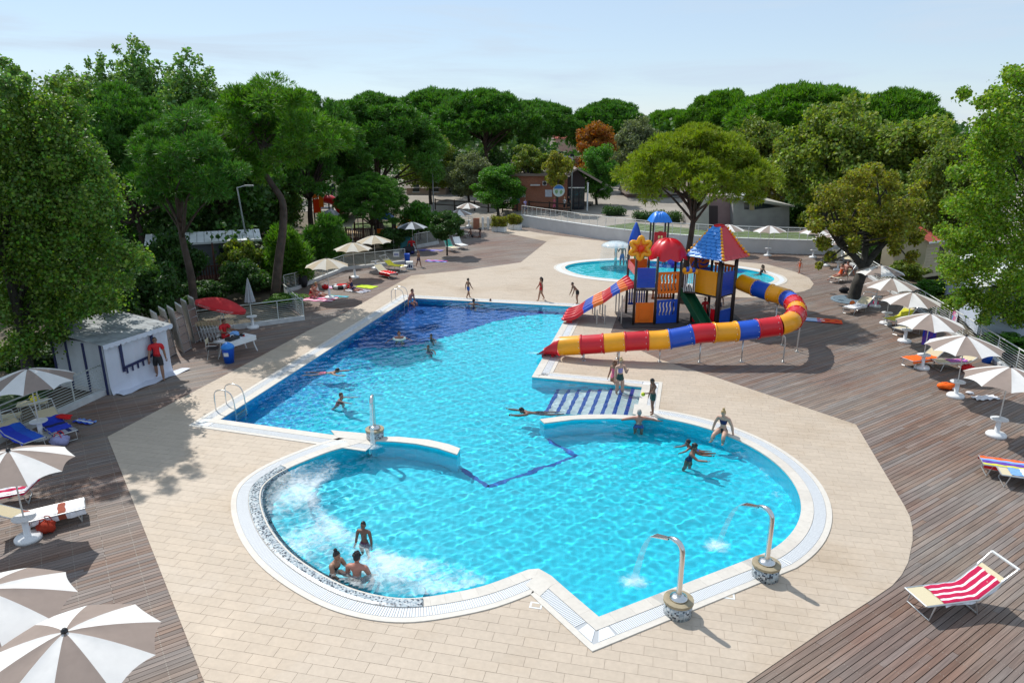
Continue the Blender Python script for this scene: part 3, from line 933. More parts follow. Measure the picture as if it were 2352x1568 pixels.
L_DRK = leafmat('dark_green_leaf', (0.05, 0.12, 0.025), 0.4, 0.02, 0.32)
L_OLV = leafmat('olive_leaf', (0.16, 0.22, 0.035), 0.45, 0.04)

def limb_set(mb, base, targets, r0, rng, fork=0.35, lean=(0, 0)):
    """trunk forks and limbs reaching into the crown"""
    for t in targets:
        a = Vector(base); b = Vector(t)
        m = a.lerp(b, 0.5) + Vector((rng.uniform(-.2, .2), rng.uniform(-.2, .2), rng.uniform(-0.1, 0.35))) * (b - a).length * 0.3
        pts = spline([a, m, b], 4)
        mb.tube(pts, [r0 * (1 - 0.82 * i / (len(pts) - 1)) for i in range(len(pts))], 6)

def crown_round(rng, h, r, bot, n, cl=(0.2, 0.34), squash=1.0, top=0.8):
    """clump centres over an ovoid between heights bot and h"""
    C, Rd = [], []
    zc, rz = (h + bot) / 2, (h - bot) / 2
    while len(C) < n:
        d = rng.normal(size=3); d /= np.linalg.norm(d)
        q = rng.random() ** 0.35
        w = (1 - 0.22 * max(0, d[2])) * (0.8 + 0.35 * rng.random())
        c = np.array([d[0] * r * q * w, d[1] * r * q * w, zc + d[2] * rz * q * 0.92])
        cr = r * rng.uniform(*cl)
        C.append(c); Rd.append((cr, cr, cr * 0.75 * squash))
    return np.array(C), np.array(Rd)
def crown_umbrella(rng, h, r, drop, thick, n, cl=(0.13, 0.2)):
    C, Rd = [], []
    for i in range(n):
        q = math.sqrt((i + 0.5) / n) * (0.93 + 0.12 * rng.random()); a = i * 2.39996 + rng.uniform(-.3, .3)
        lob = 1 + 0.08 * math.sin(3 * a + r) + 0.06 * math.sin(7 * a)
        z = h - drop * q ** 2.4 - thick * 0.5 * rng.random() ** 2
        cr = r * rng.uniform(cl[0] * 0.55, cl[1] * 1.08)
        z += r * rng.uniform(-0.02, 0.035)
        C.append((math.cos(a) * q * r * lob, math.sin(a) * q * r * lob, z - cr * 0.6)); Rd.append((cr, cr, cr * 0.62))
    for i in range(n // 3):                     # under-storey tufts
        q = math.sqrt(rng.random()); a = rng.uniform(0, 6.28)
        cr = r * rng.uniform(*cl) * 0.9
        C.append((math.cos(a) * q * r * 0.9, math.sin(a) * q * r * 0.9, h - drop * q ** 2 - thick * rng.uniform(0.5, 1.0))); Rd.append((cr, cr, cr * 0.6))
    return np.array(C), np.array(Rd)
def crown_spires(rng, h, r, bot, n_sp, per=10):
    C, Rd = [], []
    for s in range(n_sp):
        q = math.sqrt((s + 0.3) / n_sp) if s else 0; a = s * 2.4
        x, y = math.cos(a) * q * r * 0.7, math.sin(a) * q * r * 0.7
        top = h * (1 - 0.2 * q * q) - (0 if s == 0 else rng.uniform(0, 0.07) * h)
        for k in range(per):
            t = k / (per - 1)
            cr = r * (0.34 * (1 - t) ** 0.55 + 0.13) * rng.uniform(0.8, 1.15)
            z = bot + (top - cr - bot) * t
            C.append((x * (1 + 0.2 * t) + rng.uniform(-.1, .1) * r, y * (1 + 0.2 * t) + rng.uniform(-.1, .1) * r, z)); Rd.append((cr, cr, cr * 1.4))
    return np.array(C), np.array(Rd)

def trunk_mb(path, r0, r1, n=9):
    pts = spline(path, 5); k = len(pts) - 1
    rr = [(r0 * (1 - i / k) + r1 * i / k) * (1.35 if i == 0 else 1.12 if i == 1 else 1) for i in range(k + 1)]
    return MB().tube(pts, rr, n)

PROTO = {}
def make_tree(key, name, label, group, loc, mesh_crown, tmb, bark):
    t = thing(name, label, 'tree' if 'tree' in name or 'pine' in name else 'shrub', loc, 0, group)
    tmb.build('trunk', bark, t, smooth=True)
    link('crown', mesh_crown, t)
    return t

def proto_round(key, h, r, bot, n, cnt, L, W, mat, seed, trunk=0.22, cl=(0.2, 0.34), bark=BARK2, limbs=9):
    rg = np.random.default_rng(seed)
    C, Rd = crown_round(rg, h, r, bot, n, cl)
    me = leaf_mesh(key + '_crown', mat, C, Rd, cnt, L, W, rg)
    rr = random.Random(seed)
    fz = bot * 0.9 + 0.12 * h
    tm = trunk_mb([(0, 0, -0.1), (rr.uniform(-.1, .1), rr.uniform(-.1, .1), fz * 0.5), (rr.uniform(-.2, .2), rr.uniform(-.2, .2), fz)], trunk, trunk * 0.75)
    sel = C[rg.choice(len(C), limbs, replace=False)]
    limb_set(tm, (0, 0, fz * 0.93), [tuple(c) for c in sel], trunk * 0.6, rr)
    PROTO[key] = (me, tm.mesh(key + '_trunk', bark, True))
def proto_umb(key, h, r, drop, thick, n, cnt, L, W, mat, seed, trunk=0.3, cl=(0.13, 0.2), per=7, limbs=16):
    rg = np.random.default_rng(seed)
    C, Rd = crown_umbrella(rg, h, r, drop, thick, n, cl)
    me = needle_mesh(key + '_crown', mat, C, Rd, cnt, L, W, rg, per)
    rr = random.Random(seed)
    fz = h - drop - thick * 0.9
    tm = trunk_mb([(0, 0, -0.1), (rr.uniform(-.3, .3), rr.uniform(-.2, .2), fz * 0.5), (rr.uniform(-.2, .2), 0, fz), (0, 0, h - thick * 0.6)], trunk, trunk * 0.35)
    sel = C[rg.choice(len(C), limbs, replace=False)]
    for c in sel: limb_set(tm, (0, 0, fz * rr.uniform(0.82, 1.05)), [tuple(c)], trunk * 0.42, rr)
    PROTO[key] = (me, tm.mesh(key + '_trunk', BARK, True))
def proto_spire(key, h, r, bot, n_sp, cnt, L, W, mat, seed, trunk=0.2, per=10):
    rg = np.random.default_rng(seed)
    C, Rd = crown_spires(rg, h, r, bot, n_sp, per)
    w = (Rd[:, 0] / Rd[:, 0].mean()) ** 1.6
    me = leaf_mesh(key + '_crown', mat, C, Rd, np.maximum(40, (cnt * w)).astype(int), L, W, rg)
    rr = random.Random(seed)
    tm = trunk_mb([(0, 0, -0.1), (0.1, 0, h * 0.3), (0, 0.1, h * 0.6), (0, 0, h * 0.92)], trunk, 0.03)
    for s in range(n_sp - 1):
        tp = C[(s + 1) * per + per - 3]
        limb_set(tm, (0, 0, bot * 0.8 + rr.uniform(0, 0.2) * h), [tuple(tp)], trunk * 0.5, rr)
    PROTO[key] = (me, tm.mesh(key + '_trunk', BARK2, True))
def plant(key, name, label, xy_, sc_=1.0, rz=0.0, mat=None, group=None, cat='tree', z=0.0):
    me, tm = PROTO[key]
    t = thing(name, label, cat, (xy_[0], xy_[1], z), rz, group)
    t.scale = sc_ if isinstance(sc_, tuple) else (sc_,) * 3
    link('trunk', tm, t)
    c = link('crown', me, t)
    if mat is not None:
        c.material_slots[0].link = 'OBJECT'; c.material_slots[0].material = mat
    return t
def fit(xc, Y, top, x0, x1, zb=0.0):
    """plan position, height and crown radius of a tree seen at xc with its top at 'top', at distance Y"""
    p = PY(xc, top, Y)
    d = Y * _ct - (p.z * 0.7 - CAM_H) * _st
    return (p.x, p.y), p.z - zb, (x1 - x0) / 2 * d / F

# prototypes (metres at scale 1)
proto_umb('umb_far', 14, 7.0, 3.4, 2.4, 130, 70, 0.62, 0.13, L_PINE, 21, 0.34, (0.12, 0.19))
proto_umb('umb_far2', 14, 7.0, 4.2, 2.8, 120, 70, 0.62, 0.13, L_PINE, 22, 0.34, (0.13, 0.2))
proto_umb('umb_mid', 12, 5.2, 4.6, 3.6, 120, 100, 0.36, 0.07, L_PINE, 23, 0.3, (0.13, 0.21))
proto_round('round_a', 9, 3.2, 2.0, 95, 300, 0.24, 0.16, L_OLV, 31)
proto_round('round_c', 9, 2.3, 4.6, 60, 230, 0.26, 0.17, L_OLV, 34, 0.16)
proto_round('round_b', 9, 3.0, 1.6, 85, 300, 0.24, 0.15, L_GRN, 32)
proto_round('shrub', 2.4, 1.3, 0.25, 34, 230, 0.17, 0.1, L_DRK, 33, 0.06, (0.26, 0.42))
proto_spire('spire', 17, 3.4, 2.5, 22, 230, 0.3, 0.22, L_POPD, 41, 0.2, 12)
rg = np.random.default_rng(5)
_C, _R = crown_round(rg, 2.6, 1.25, 0.1, 34, (0.26, 0.4)); PROTO['pine_bush'] = (needle_mesh('pine_bush_crown', L_PINE3, _C, _R, 75, 0.3, 0.05, rg, 7, 0.4), MB().tube([(0, 0, -.1), (0, 0, 1.8)], [.07, .03], 6).mesh('pine_bush_trunk', BARK))

# ---- far skyline of stone pines
for (lab, xc, Y, top, x0, x1, key, rz) in [
        ('broad stone pine on the skyline with flat top left of the gap', 1005, 108, 207, 905, 1105, 'umb_far', 0.3),
        ('wide stone pine crown above the grey-green tree, centre skyline', 1115, 100, 211, 1010, 1228, 'umb_far2', 1.1),
        ('lower stone pine sloping down to the gap in the skyline', 1232, 112, 234, 1150, 1316, 'umb_far', 2.2),
        ('lone round stone pine right of the gap in the skyline', 1400, 120, 234, 1320, 1482, 'umb_far2', 3.0),
        ('small distant stone pine crown just right of the lone round pine', 1540, 135, 254, 1470, 1600, 'umb_far', 4.0),
        ('domed stone pine behind the olive pine by the slides', 1672, 105, 212, 1588, 1765, 'umb_far2', 5.0),
        ('largest bright stone pine dome on the right skyline', 1855, 86, 197, 1735, 2000, 'umb_far', 0.8),
        ('stone pine dome right of the largest one, behind autumn trees', 2065, 82, 211, 1955, 2160, 'umb_far2', 2.6)]:
    xy_, h, r = fit(xc, Y, top, x0, x1)
    plant(key, 'stone_pine', lab, xy_, (r / 6.0, r / 6.0, h / 14.0), rz, L_PINE if xc < 1500 else L_PINE3, 'stone pines on the skyline')
# ---- left woodland
for (lab, xc, Y, top, x0, x1, rz) in [
        ('stone pine with rounded crown behind the big leafy tree at left', 262, 46, 198, 120, 400, 0.2),
        ('stone pine left of the far playground with full dark crown', 690, 62, 212, 560, 800, 1.4),
        ('broad dark stone pine above the far playground roof', 858, 70, 216, 725, 992, 2.9),
        ('stone pine crown deep in the left wood behind the lamp', 470, 52, 235, 370, 590, 4.1)]:
    xy_, h, r = fit(xc, Y, top, x0, x1)
    plant('umb_mid', 'stone_pine', lab, xy_, (r / 4.6, r / 4.6, h / 12.0), rz, None, 'stone pines in the left wood')
for (lab, xc, Y, top, x0, x1, rz) in [
        ('tallest poplar spire rising over the left wood', 312, 62, 82, 240, 385, 0.5),
        ('poplar with several spires right of the tallest one', 430, 59, 110, 360, 515, 2.0),
        ('poplar spire left of the tallest one', 222, 64, 120, 160, 290, 3.3),
        ('low poplar top at the left of the poplar row', 150, 67, 150, 90, 210, 4.4),
        ('dark twin spire tops over the bent pine', 590, 66, 176, 530, 650, 5.3)]:
    xy_, h, r = fit(xc, Y, top, x0, x1)
    plant('spire', 'poplar_tree', lab, xy_, (r / 2.7, r / 2.7, h / 17.0), rz, None, 'poplars behind the left wood')
# ---- mid-distance broadleaf trees
for (lab, key, xc, Y, top, x0, x1, mat, rz, nm) in [
        ('dull olive tree behind the clipped round tree', 'round_a', 985, 88, 300, 925, 1052, L_OLV, 0.0, 'plane_tree'),
        ('silvery grey-green tree beside the street lamp', 'round_a', 1075, 84, 345, 1026, 1124, L_GREY, 1.0, 'willow_tree'),
        ('dense fresh green tree shading the timber rail', 'round_b', 1142, 76, 372, 1086, 1198, L_GRN, 2.0, 'linden_tree'),
        ('olive tree over the end of the brick building', 'round_c', 1214, 78, 330, 1172, 1262, L_OLV, 3.0, 'plane_tree'),
        ('small yellowing tree in front of the brick building', 'round_c', 1281, 74, 345, 1248, 1315, L_AUT, 4.0, 'plane_tree'),
        ('orange autumn tree below the lone round pine', 'round_b', 1370, 102, 272, 1322, 1424, L_OR, 0.4, 'maple_tree'),
        ('narrow dark green tree right of the brick building', 'round_b', 1374, 83, 325, 1326, 1424, L_GRN, 1.6, 'linden_tree'),
        ('pale bare-looking grey tree behind the olive pine', 'round_a', 1472, 93, 264, 1412, 1535, L_GREY, 2.7, 'willow_tree'),
        ('grey-olive tree right of the olive pine crown', 'round_a', 1752, 78, 264, 1686, 1832, L_OLV, 3.9, 'plane_tree'),
        ('small orange-tinged tree beside the red roofed pavilion', 'round_b', 1806, 74, 310, 1774, 1846, L_AUT, 5.0, 'plane_tree'),
        ('tall olive autumn tree behind the plane tree', 'round_a', 1930, 60, 214, 1826, 2040, L_AUT2, 0.9, 'plane_tree'),
        ('brownish autumn tree between the plane tree and the big poplar', 'round_b', 2108, 55, 252, 1985, 2225, L_AUT2, 2.2, 'plane_tree'),
        ('lower green tree right of the red roofed pavilion', 'round_b', 1880, 68, 330, 1812, 1950, L_OLV, 4.6, 'plane_tree'),
        ('shaded tree beyond the cream caravan', 'round_b', 2215, 47, 300, 2125, 2305, L_OLV, 3.1, 'plane_tree')]:
    xy_, h, r = fit(xc, Y, top, x0, x1)
    rp_, hp_ = {'round_a': 3.2, 'round_b': 3.0, 'round_c': 2.3}[key], 9.0
    plant(key, nm, lab, xy_, (r / rp_ / 0.98, r / rp_ / 0.98, h / hp_), rz, mat, 'broadleaf trees around the plaza')

# ---- the olive pine beside the paddling pool
rg = np.random.default_rng(77)
C, Rd = crown_umbrella(rg, 9.7, 3.85, 2.5, 1.6, 120, (0.12, 0.19))
base = P(1562, 695)
me = needle_mesh('olive_pine_crown', L_PINE2, C, Rd, 105, 0.26, 0.042, rg, 7)
t = thing('olive_pine', 'tall olive green stone pine growing between the slides and paddling pool', 'tree', base)
rr = random.Random(4)
tm = trunk_mb([(0, 0, -0.1), (0.12, 0.0, 1.4), (0.3, 0.05, 3.2), (0.45, 0.1, 5.2), (0.4, 0.1, 7.2), (0.3, 0, 9.0)], 0.24, 0.06, 10)
for c in C[rg.choice(len(C), 34, replace=False)]:
    limb_set(tm, (0.45, 0.1, rr.uniform(4.4, 7.4)), [tuple(c)], 0.085, rr)
tm.build('trunk', BARK, t, True); link('crown', me, t, (0.35, 0.1, 0))

# ---- the bent pine behind the corner fence
rg = np.random.default_rng(78)
base = P(630, 692)
cl = []
for (x, y, w_) in [(600, 215, 1.5), (560, 260, 1.4), (640, 255, 1.5), (520, 300, 1.3), (690, 290, 1.5), (600, 310, 1.5), (470, 340, 1.3), (430, 400, 1.0), (740, 330, 1.2), (660, 350, 1.3), (560, 365, 1.3), (500, 390, 1.0), (600, 235, 1.3), (700, 350, 1.0), (780, 310, .8), (620, 395, .8), (440, 345, .9), (545, 230, 1.1), (660, 215, 1.0)]:
    for k in range(6):
        q = PY(x + rg.uniform(-34, 34), y + rg.uniform(-22, 22), 39.3 + rg.uniform(-2.8, 2.8)) - base
        cl.append((q.x, q.y, q.z, w_ * rg.uniform(0.4, 0.8)))
cl = np.array(cl)
Rd = np.stack([cl[:, 3], cl[:, 3], cl[:, 3] * 0.55], 1) * 0.9
me = needle_mesh('bent_pine_crown', L_PINE3, cl[:, :3], Rd, 70, 0.34, 0.05, rg, 7)
t = thing('bent_pine', 'tall pine with bent bare trunk standing behind the corner fence', 'tree', base)
pth = [Vector((0, 0, -0.1))] + [PY(x, y, 39.1) - base for x, y in [(640, 600), (650, 520), (648, 462), (622, 420), (602, 380), (606, 320), (610, 250)]]
tm = trunk_mb(pth, 0.27, 0.07, 10)
rr = random.Random(8)
for c in cl[::5]: limb_set(tm, tuple(pth[-3].lerp(pth[-1], rr.random())), [tuple(c[:3])], 0.09, rr)
tm.build('trunk', BARK, t, True); link('crown', me, t)

# ---- a second pine, nearer, shading the deck behind the shed
rg = np.random.default_rng(80); rr = random.Random(9)
base = Vector((-17.0, 36.0, 0))
cl = []
for (x, y, w_) in [(420, 285, 1.2), (370, 310, 1.1), (470, 310, 1.1), (340, 350, 1.0), (420, 350, 1.2), (500, 350, 1.0), (380, 395, 1.0), (450, 400, 1.0), (520, 395, .8), (330, 410, .8), (410, 440, .7), (480, 440, .7), (350, 455, .6)]:
    for k in range(5):
        q = PY(x + rg.uniform(-30, 30), y + rg.uniform(-16, 16), 36 + rg.uniform(-2.6, 2.6)) - base
        cl.append((q.x, q.y, q.z, w_ * rg.uniform(0.4, 0.85)))
cl = np.array(cl)
t = thing('shade_pine', 'dark pine standing between the caravan and the white shed', 'tree', base)
link('crown', needle_mesh('shade_pine_crown', L_PINE, cl[:, :3], np.stack([cl[:, 3], cl[:, 3], cl[:, 3] * 0.5], 1), 75, 0.32, 0.05, rg, 7), t)
tm = trunk_mb([(0, 0, -0.1), (0.15, 0, 2.0), (-0.1, 0.1, 4.5), (0.1, 0, 7.0), (0.1, 0, 9.0)], 0.24, 0.06, 9)
for c in cl[::3]: limb_set(tm, (0, 0, rr.uniform(4.2, 8.2)), [tuple(c[:3])], 0.08, rr)
tm.build('trunk', BARK, t, True)

# ---- big leafy trees close to the camera
def big_leafy(name, label, base, clumps, seed, mat, L=0.125, W=0.095, cnt=880, trunk=0.24, top=None):
    rg = np.random.default_rng(seed); rr = random.Random(seed)
    cl = np.array(clumps)
    Rd = np.stack([cl[:, 3], cl[:, 3], cl[:, 3] * 0.95], 1)
    n = (cnt * cl[:, 3] ** 1.7).astype(int) + 20
    C2 = np.concatenate([cl[:, :3], cl[:, :3] + rg.normal(size=(len(cl), 3)) * cl[:, 3:] * 0.45]); R2 = np.concatenate([Rd, Rd * 1.25]); n = np.concatenate([n, (n * 0.13).astype(int) + 4])
    me = leaf_mesh(name + '_crown', mat, C2, R2, n, L, W, rg, 0.55)
    t = thing(name, label, 'tree', base)
    h = cl[:, 2].max()
    tm = trunk_mb([(0, 0, -0.1), (0.1, 0.05, h * 0.25), (-0.1, 0.1, h * 0.5), (0.05, 0, h * 0.85)], trunk, 0.04, 9)
    for c in cl[::4]: limb_set(tm, (0, 0.05, max(0.8, c[2] * rr.uniform(0.35, 0.6))), [(c[0] * 0.75, c[1] * 0.75 + 0.5, c[2] * 0.95)], trunk * 0.3, rr)
    tm.build('trunk', BARK2, t, True); link('crown', me, t)
    return t
def clump_field(base, spec, seed, dY=(-1.6, 1.6), per=3, Y=None):
    rg = np.random.default_rng(seed); out = []
    Y = Y or base.y
    for (x, y, w_) in spec:
        for k in range(per):
            q = PY(x + rg.uniform(-.5, .5) * w_ * 45, y + rg.uniform(-.5, .5) * w_ * 45, Y + rg.uniform(*dY)) - base
            if q.z < 0.35: q.z = 0.35
            out.append((q.x, q.y, q.z, w_ * rg.uniform(0.5, 0.98)))
    return out
b1 = P(70, 885)
spec = [(40, 225, .8), (110, 230, .8), (160, 260, .8), (20, 290, 1.0), (90, 300, 1.0), (170, 320, .9), (200, 370, .8), (30, 370, 1.1), (110, 380, 1.1), (220, 420, .8), (60, 450, 1.1), (150, 460, 1.1), (225, 480, .9), (255, 480, .5), (20, 530, 1.1),
        (100, 540, 1.1), (180, 550, 1.0), (240, 560, .8), (290, 590, .6), (330, 600, .4), (50, 620, 1.1), (140, 630, 1.1), (220, 640, .9), (290, 640, .5), (20, 700, 1.0), (100, 710, 1.0), (180, 710, .8), (250, 690, .5), (60, 780, .8), (140, 770, .6), (15, 820, .6), (180, 205, .4), (130, 195, .35)]
big_leafy('leafy_poplar', 'big leafy tree overhanging the white shed at the left edge', b1, clump_field(b1, spec, 3, Y=27.2, dY=(-3.0, 1.2), per=5), 3, L_POPL)
b2 = Vector((-20.5, 24.5, 0))
spec = [(10, 140, .35), (35, 165, .4), (5, 190, .5), (55, 185, .3), (-40, 220, .9), (-80, 300, 1.2), (-60, 420, 1.3), (-70, 560, 1.3), (-60, 700, 1.2), (-200, 260, 1.5), (-220, 400, 1.6), (-180, 520, 1.5), (-330, 330, 1.6), (-320, 480, 1.6), (-140, 330, 1.4)]
_rg = np.random.default_rng(55); ex = []
while len(ex) < 34:
    d = _rg.uniform(-1, 1, 3)
    if d @ d > 1: continue
    ex.append((-19.4 + 2.0 * d[0] - b2.x, 22.0 + 3.0 * d[1] - b2.y, 6.6 + 2.6 * d[2], _rg.uniform(0.55, 0.9)))
big_leafy('leafy_poplar', 'thin leafy top of a tree cut by the left edge', b2, clump_field(b2, spec, 5, Y=25) + ex, 5, L_POPD, trunk=0.2)
b3 = Vector((24.6, 30.8, 0))
spec = [(2325, 165, .45), (2350, 190, .6), (2290, 215, .5), (2250, 235, .35), (2215, 215, .3), (2320, 250, .9), (2370, 280, 1.1), (2265, 290, .7), (2240, 330, .5), (2310, 340, 1.1), (2390, 380, 1.2), (2250, 390, .8), (2200, 400, .45), (2310, 430, 1.1), (2240, 460, .9), (2390, 480, 1.1),
        (2190, 480, .6), (2290, 520, 1.1), (2210, 550, .8), (2165, 530, .4), (2360, 560, 1.1), (2260, 600, 1.0), (2190, 620, .7), (2330, 640, 1.0), (2225, 680, .7), (2290, 690, .8), (2370, 700, .9), (2330, 730, .6), (2260, 730, .4), (2195, 690, .4), (2175, 600, .4)]
big_leafy('leafy_poplar', 'big bright green tree filling the right edge behind the fence', b3, clump_field(b3, spec, 7, Y=31, dY=(-2.4, 1.4), per=5), 7, L_POP)
b4 = P(1960, 686)
spec = [(1990, 400, .8), (1940, 425, .8), (2040, 420, .8), (1900, 460, .8), (1980, 460, 1.0), (2050, 470, .9), (2095, 470, .6), (1880, 510, .7), (1940, 510, .9), (2010, 520, .9), (2075, 530, .8), (1890, 560, .5), (1950, 560, .6), (2060, 570, .6), (2110, 545, .5), (1905, 590, .35), (1880, 610, .22), (2020, 390, .5), (2110, 430, .45), (1870, 480, .45), (2095, 590, .35)]
pt = thing('plane_tree', 'spreading autumn plane tree with forked trunk growing through the deck', 'tree', b4)
cl = np.array(clump_field(b4, spec, 9, Y=41.0, dY=(-2.2, 1.8), per=5))
rg = np.random.default_rng(9)
link('crown', leaf_mesh('plane_crown', L_AUT, cl[:, :3], np.stack([cl[:, 3], cl[:, 3], cl[:, 3] * 0.8], 1), (620 * cl[:, 3] ** 1.6).astype(int) + 15, 0.16, 0.125, rg), pt)
fk = PY(1985, 612, 40.4) - b4
tm = trunk_mb([(0, 0, -0.1), (0.12, 0, 0.9), fk * 0.8, fk], 0.36, 0.27, 10)
rr = random.Random(3)
arms = [PY(1925, 560, 40.8) - b4, PY(2045, 545, 41.0) - b4, PY(1990, 520, 41.6) - b4]
for a in arms:
    tm.tube(spline([fk * 0.95, fk.lerp(a, 0.5) + Vector((0, 0, 0.1)), a], 4), [0.24, 0.22, 0.2, 0.19, 0.18, 0.17, 0.15, 0.14, 0.12], 8)
    for c in cl:
        if rr.random() < 0.1: limb_set(tm, tuple(a), [tuple(c[:3])], 0.1, rr)
tm.build('trunk', BARK2, pt, True)

# ---- smaller pines, clipped tree, shrubs
def bush(key, name, label, xc, Y, top, x0, x1, mat=None, rz=0.0, group='shrubs and young pines by the fences', base_h=2.4, base_r=1.3, cat='shrub'):
    xy_, h, r = fit(xc, Y, top, x0, x1)
    return plant(key, name, label, xy_, (r / base_r, r / base_r, h / base_h), rz, mat, group, cat)
bush('pine_bush', 'young_pine', 'bright young pine left of the row of cream parasols', 656, 44, 526, 600, 714, None, 0.3, base_h=2.6, base_r=1.25)
bush('pine_bush', 'young_pine', 'dark young pine beside the wooden veranda', 742, 51, 498, 698, 786, L_PINE, 1.3, base_h=2.6, base_r=1.25)
bush('shrub', 'round_shrub', 'light green shrub left of the clipped round tree', 962, 63, 456, 920, 1004, L_GRN, 0.7)
p_, h_, r_ = fit(848, 59, 398, 776, 934)
plant('umb_mid', 'young_pine', 'low dense pine with dark trunk behind the cream parasols', p_, (r_ / 5.2, r_ / 5.2, h_ / 12.0), 1.9, L_PINE, 'shrubs and young pines by the fences')
for (lab, xc, Y, top, x0, x1, mat, rz) in [
        ('dark shrub between the closed parasol and the bent pine', 560, 40, 592, 505, 618, L_DRK, 0.1),
        ('grassy green shrub spilling over the corner fence', 655, 38.5, 672, 610, 700, L_PINE3, 1.2),
        ('dark shrub below the caravan roof', 455, 38, 640, 395, 512, L_DRK, 2.1),
        ('shrub at the foot of the left wood beside the shed', 330, 34, 600, 255, 400, L_DRK, 3.0),
        ('low shrub behind the shed roof', 200, 31.5, 640, 110, 280, L_DRK, 4.2),
        ('dark hedge clump behind the left railing', 110, 27.5, 800, 0, 190, L_DRK, 5.1),
        ('dark hedge clump at the left picture edge', 10, 24, 905, -70, 90, L_DRK, 0.9),
        ('shrub deep in the left wood under the stone pine', 380, 45, 520, 320, 450, L_DRK, 2.7),
        ('dark shrub behind the railing at the red seated group', 900, 57, 520, 860, 945, L_DRK, 1.7),
        ('tall dark shrub in front of the dark caravan end', 395, 40.5, 520, 330, 450, L_DRK, 0.6),
        ('leafy shrub covering the caravan roof corner', 545, 43, 545, 500, 600, L_OLV, 1.9),
        ('small shrub at the foot of the bent pine', 600, 42, 640, 565, 640, L_DRK, 3.7),
        ('green hedge clump behind the right railing below the plane tree', 2085, 44, 596, 2045, 2135, L_OLV, 0.5),
        ('green hedge clump beside the cream caravan', 2140, 39.5, 640, 2095, 2190, L_GRN, 1.5),
        ('sunlit hedge clump halfway along the right railing', 2190, 36, 676, 2140, 2240, L_OLV, 2.5),
        ('dark hedge clump below the pale blue caravan', 2330, 29.8, 772, 2275, 2400, L_GRN, 3.5),
        ('large bush on the plaza right of the concrete building', 1838, 66, 440, 1796, 1890, L_DRK, 1.1),
        ('broad bush on the plaza behind the far right parasols', 1895, 63, 450, 1845, 1950, L_OLV, 2.2),
        ('bush behind the wall railing below the plane tree crown', 1960, 58, 470, 1910, 2010, L_DRK, 0.2),
        ('bush left of the cream caravan under the plane tree', 2035, 50, 510, 1990, 2085, L_DRK, 3.3),
        ('hedge clump behind the far end of the right railing', 2005, 52, 566, 1965, 2050, L_OLV, 4.5)]:
    bush('shrub', 'hedge_shrub', lab, xc, Y, top, x0, x1, mat, rz)
# clipped round tree on the deck
bc = P(1027, 587); rg = np.random.default_rng(12)
C, Rd = crown_round(rg, 3.5, 1.32, 1.25, 60, (0.22, 0.34))
ct = thing('clipped_tree', 'small dark clipped round tree growing through the far deck', 'tree', bc)
link('crown', leaf_mesh('clipped_crown', L_DRK, C, Rd, 300, 0.14, 0.1, rg), ct)
MB().tube([(0, 0, -0.05), (0.02, 0, 0.8), (0, 0, 2.2)], [0.075, 0.06, 0.05], 8).build('trunk', BARK2, ct, True)

# ---- far-off wood closing the horizon, one mass
rg = np.random.default_rng(99)
C, Rd = [], []
for i in range(620):
    x = rg.uniform(-150, 170); y = rg.uniform(118, 175)
    if abs(x / y - 0.085) < 0.02 and y < 175: continue
    big = rg.random() < 0.5
    rad = rg.uniform(2.4, 4.2)
    hh = rg.uniform(2.5, 9.2) if abs(x / y - 0.085) > 0.05 else rg.uniform(1.5, 6)
    C.append((x, y, hh)); Rd.append((rad, rad, rad * 0.8))
fw = link('far_woodland', leaf_mesh('far_woodland', L_DRK, np.array(C), np.array(Rd), 120, 0.95, 0.65, rg, 0.3))
tag(fw, 'far-off dark wood closing the horizon behind the plaza', 'woodland', kind='stuff')
# undergrowth of the left wood, one mass
C, Rd = [], []
for i in range(300):
    y = rg.uniform(33, 100); x = -rg.uniform(0.30, 0.78) * y - 4
    if x > -20 and y < 44: continue
    rad = rg.uniform(0.8, 1.9)
    C.append((x, y, rg.uniform(0.4, 3.4))); Rd.append((rad, rad, rad * 0.8))
for i in range(330):
    y = rg.uniform(45, 80); x = -rg.uniform(0.335, 0.76) * y
    if x > -22 and y < 50: continue
    rad = rg.uniform(0.9, 1.9)
    C.append((x, y, rg.uniform(1.5, 7.5))); Rd.append((rad, rad, rad * 0.8))
for i in range(60):
    y = rg.uniform(101, 116); x = rg.uniform(-0.1, 0.04) * y
    rad = rg.uniform(1.2, 2.4)
    C.append((x, y, rg.uniform(1.5, 5.5))); Rd.append((rad, rad, rad * 0.8))
for i in range(120):
    y = rg.uniform(86, 116); x = -rg.uniform(0.06, 0.42) * y
    if -0.2 < x / y and y < 98: continue
    rad = rg.uniform(1.2, 2.4)
    C.append((x, y, rg.uniform(0.8, 4.5))); Rd.append((rad, rad, rad * 0.8))
ug = link('wood_undergrowth', leaf_mesh('wood_undergrowth', L_DRK, np.array(C), np.array(Rd), 165, 0.34, 0.24, rg, 0.35))
tag(ug, 'dark undergrowth filling the shade of the left wood', 'undergrowth', kind='stuff')

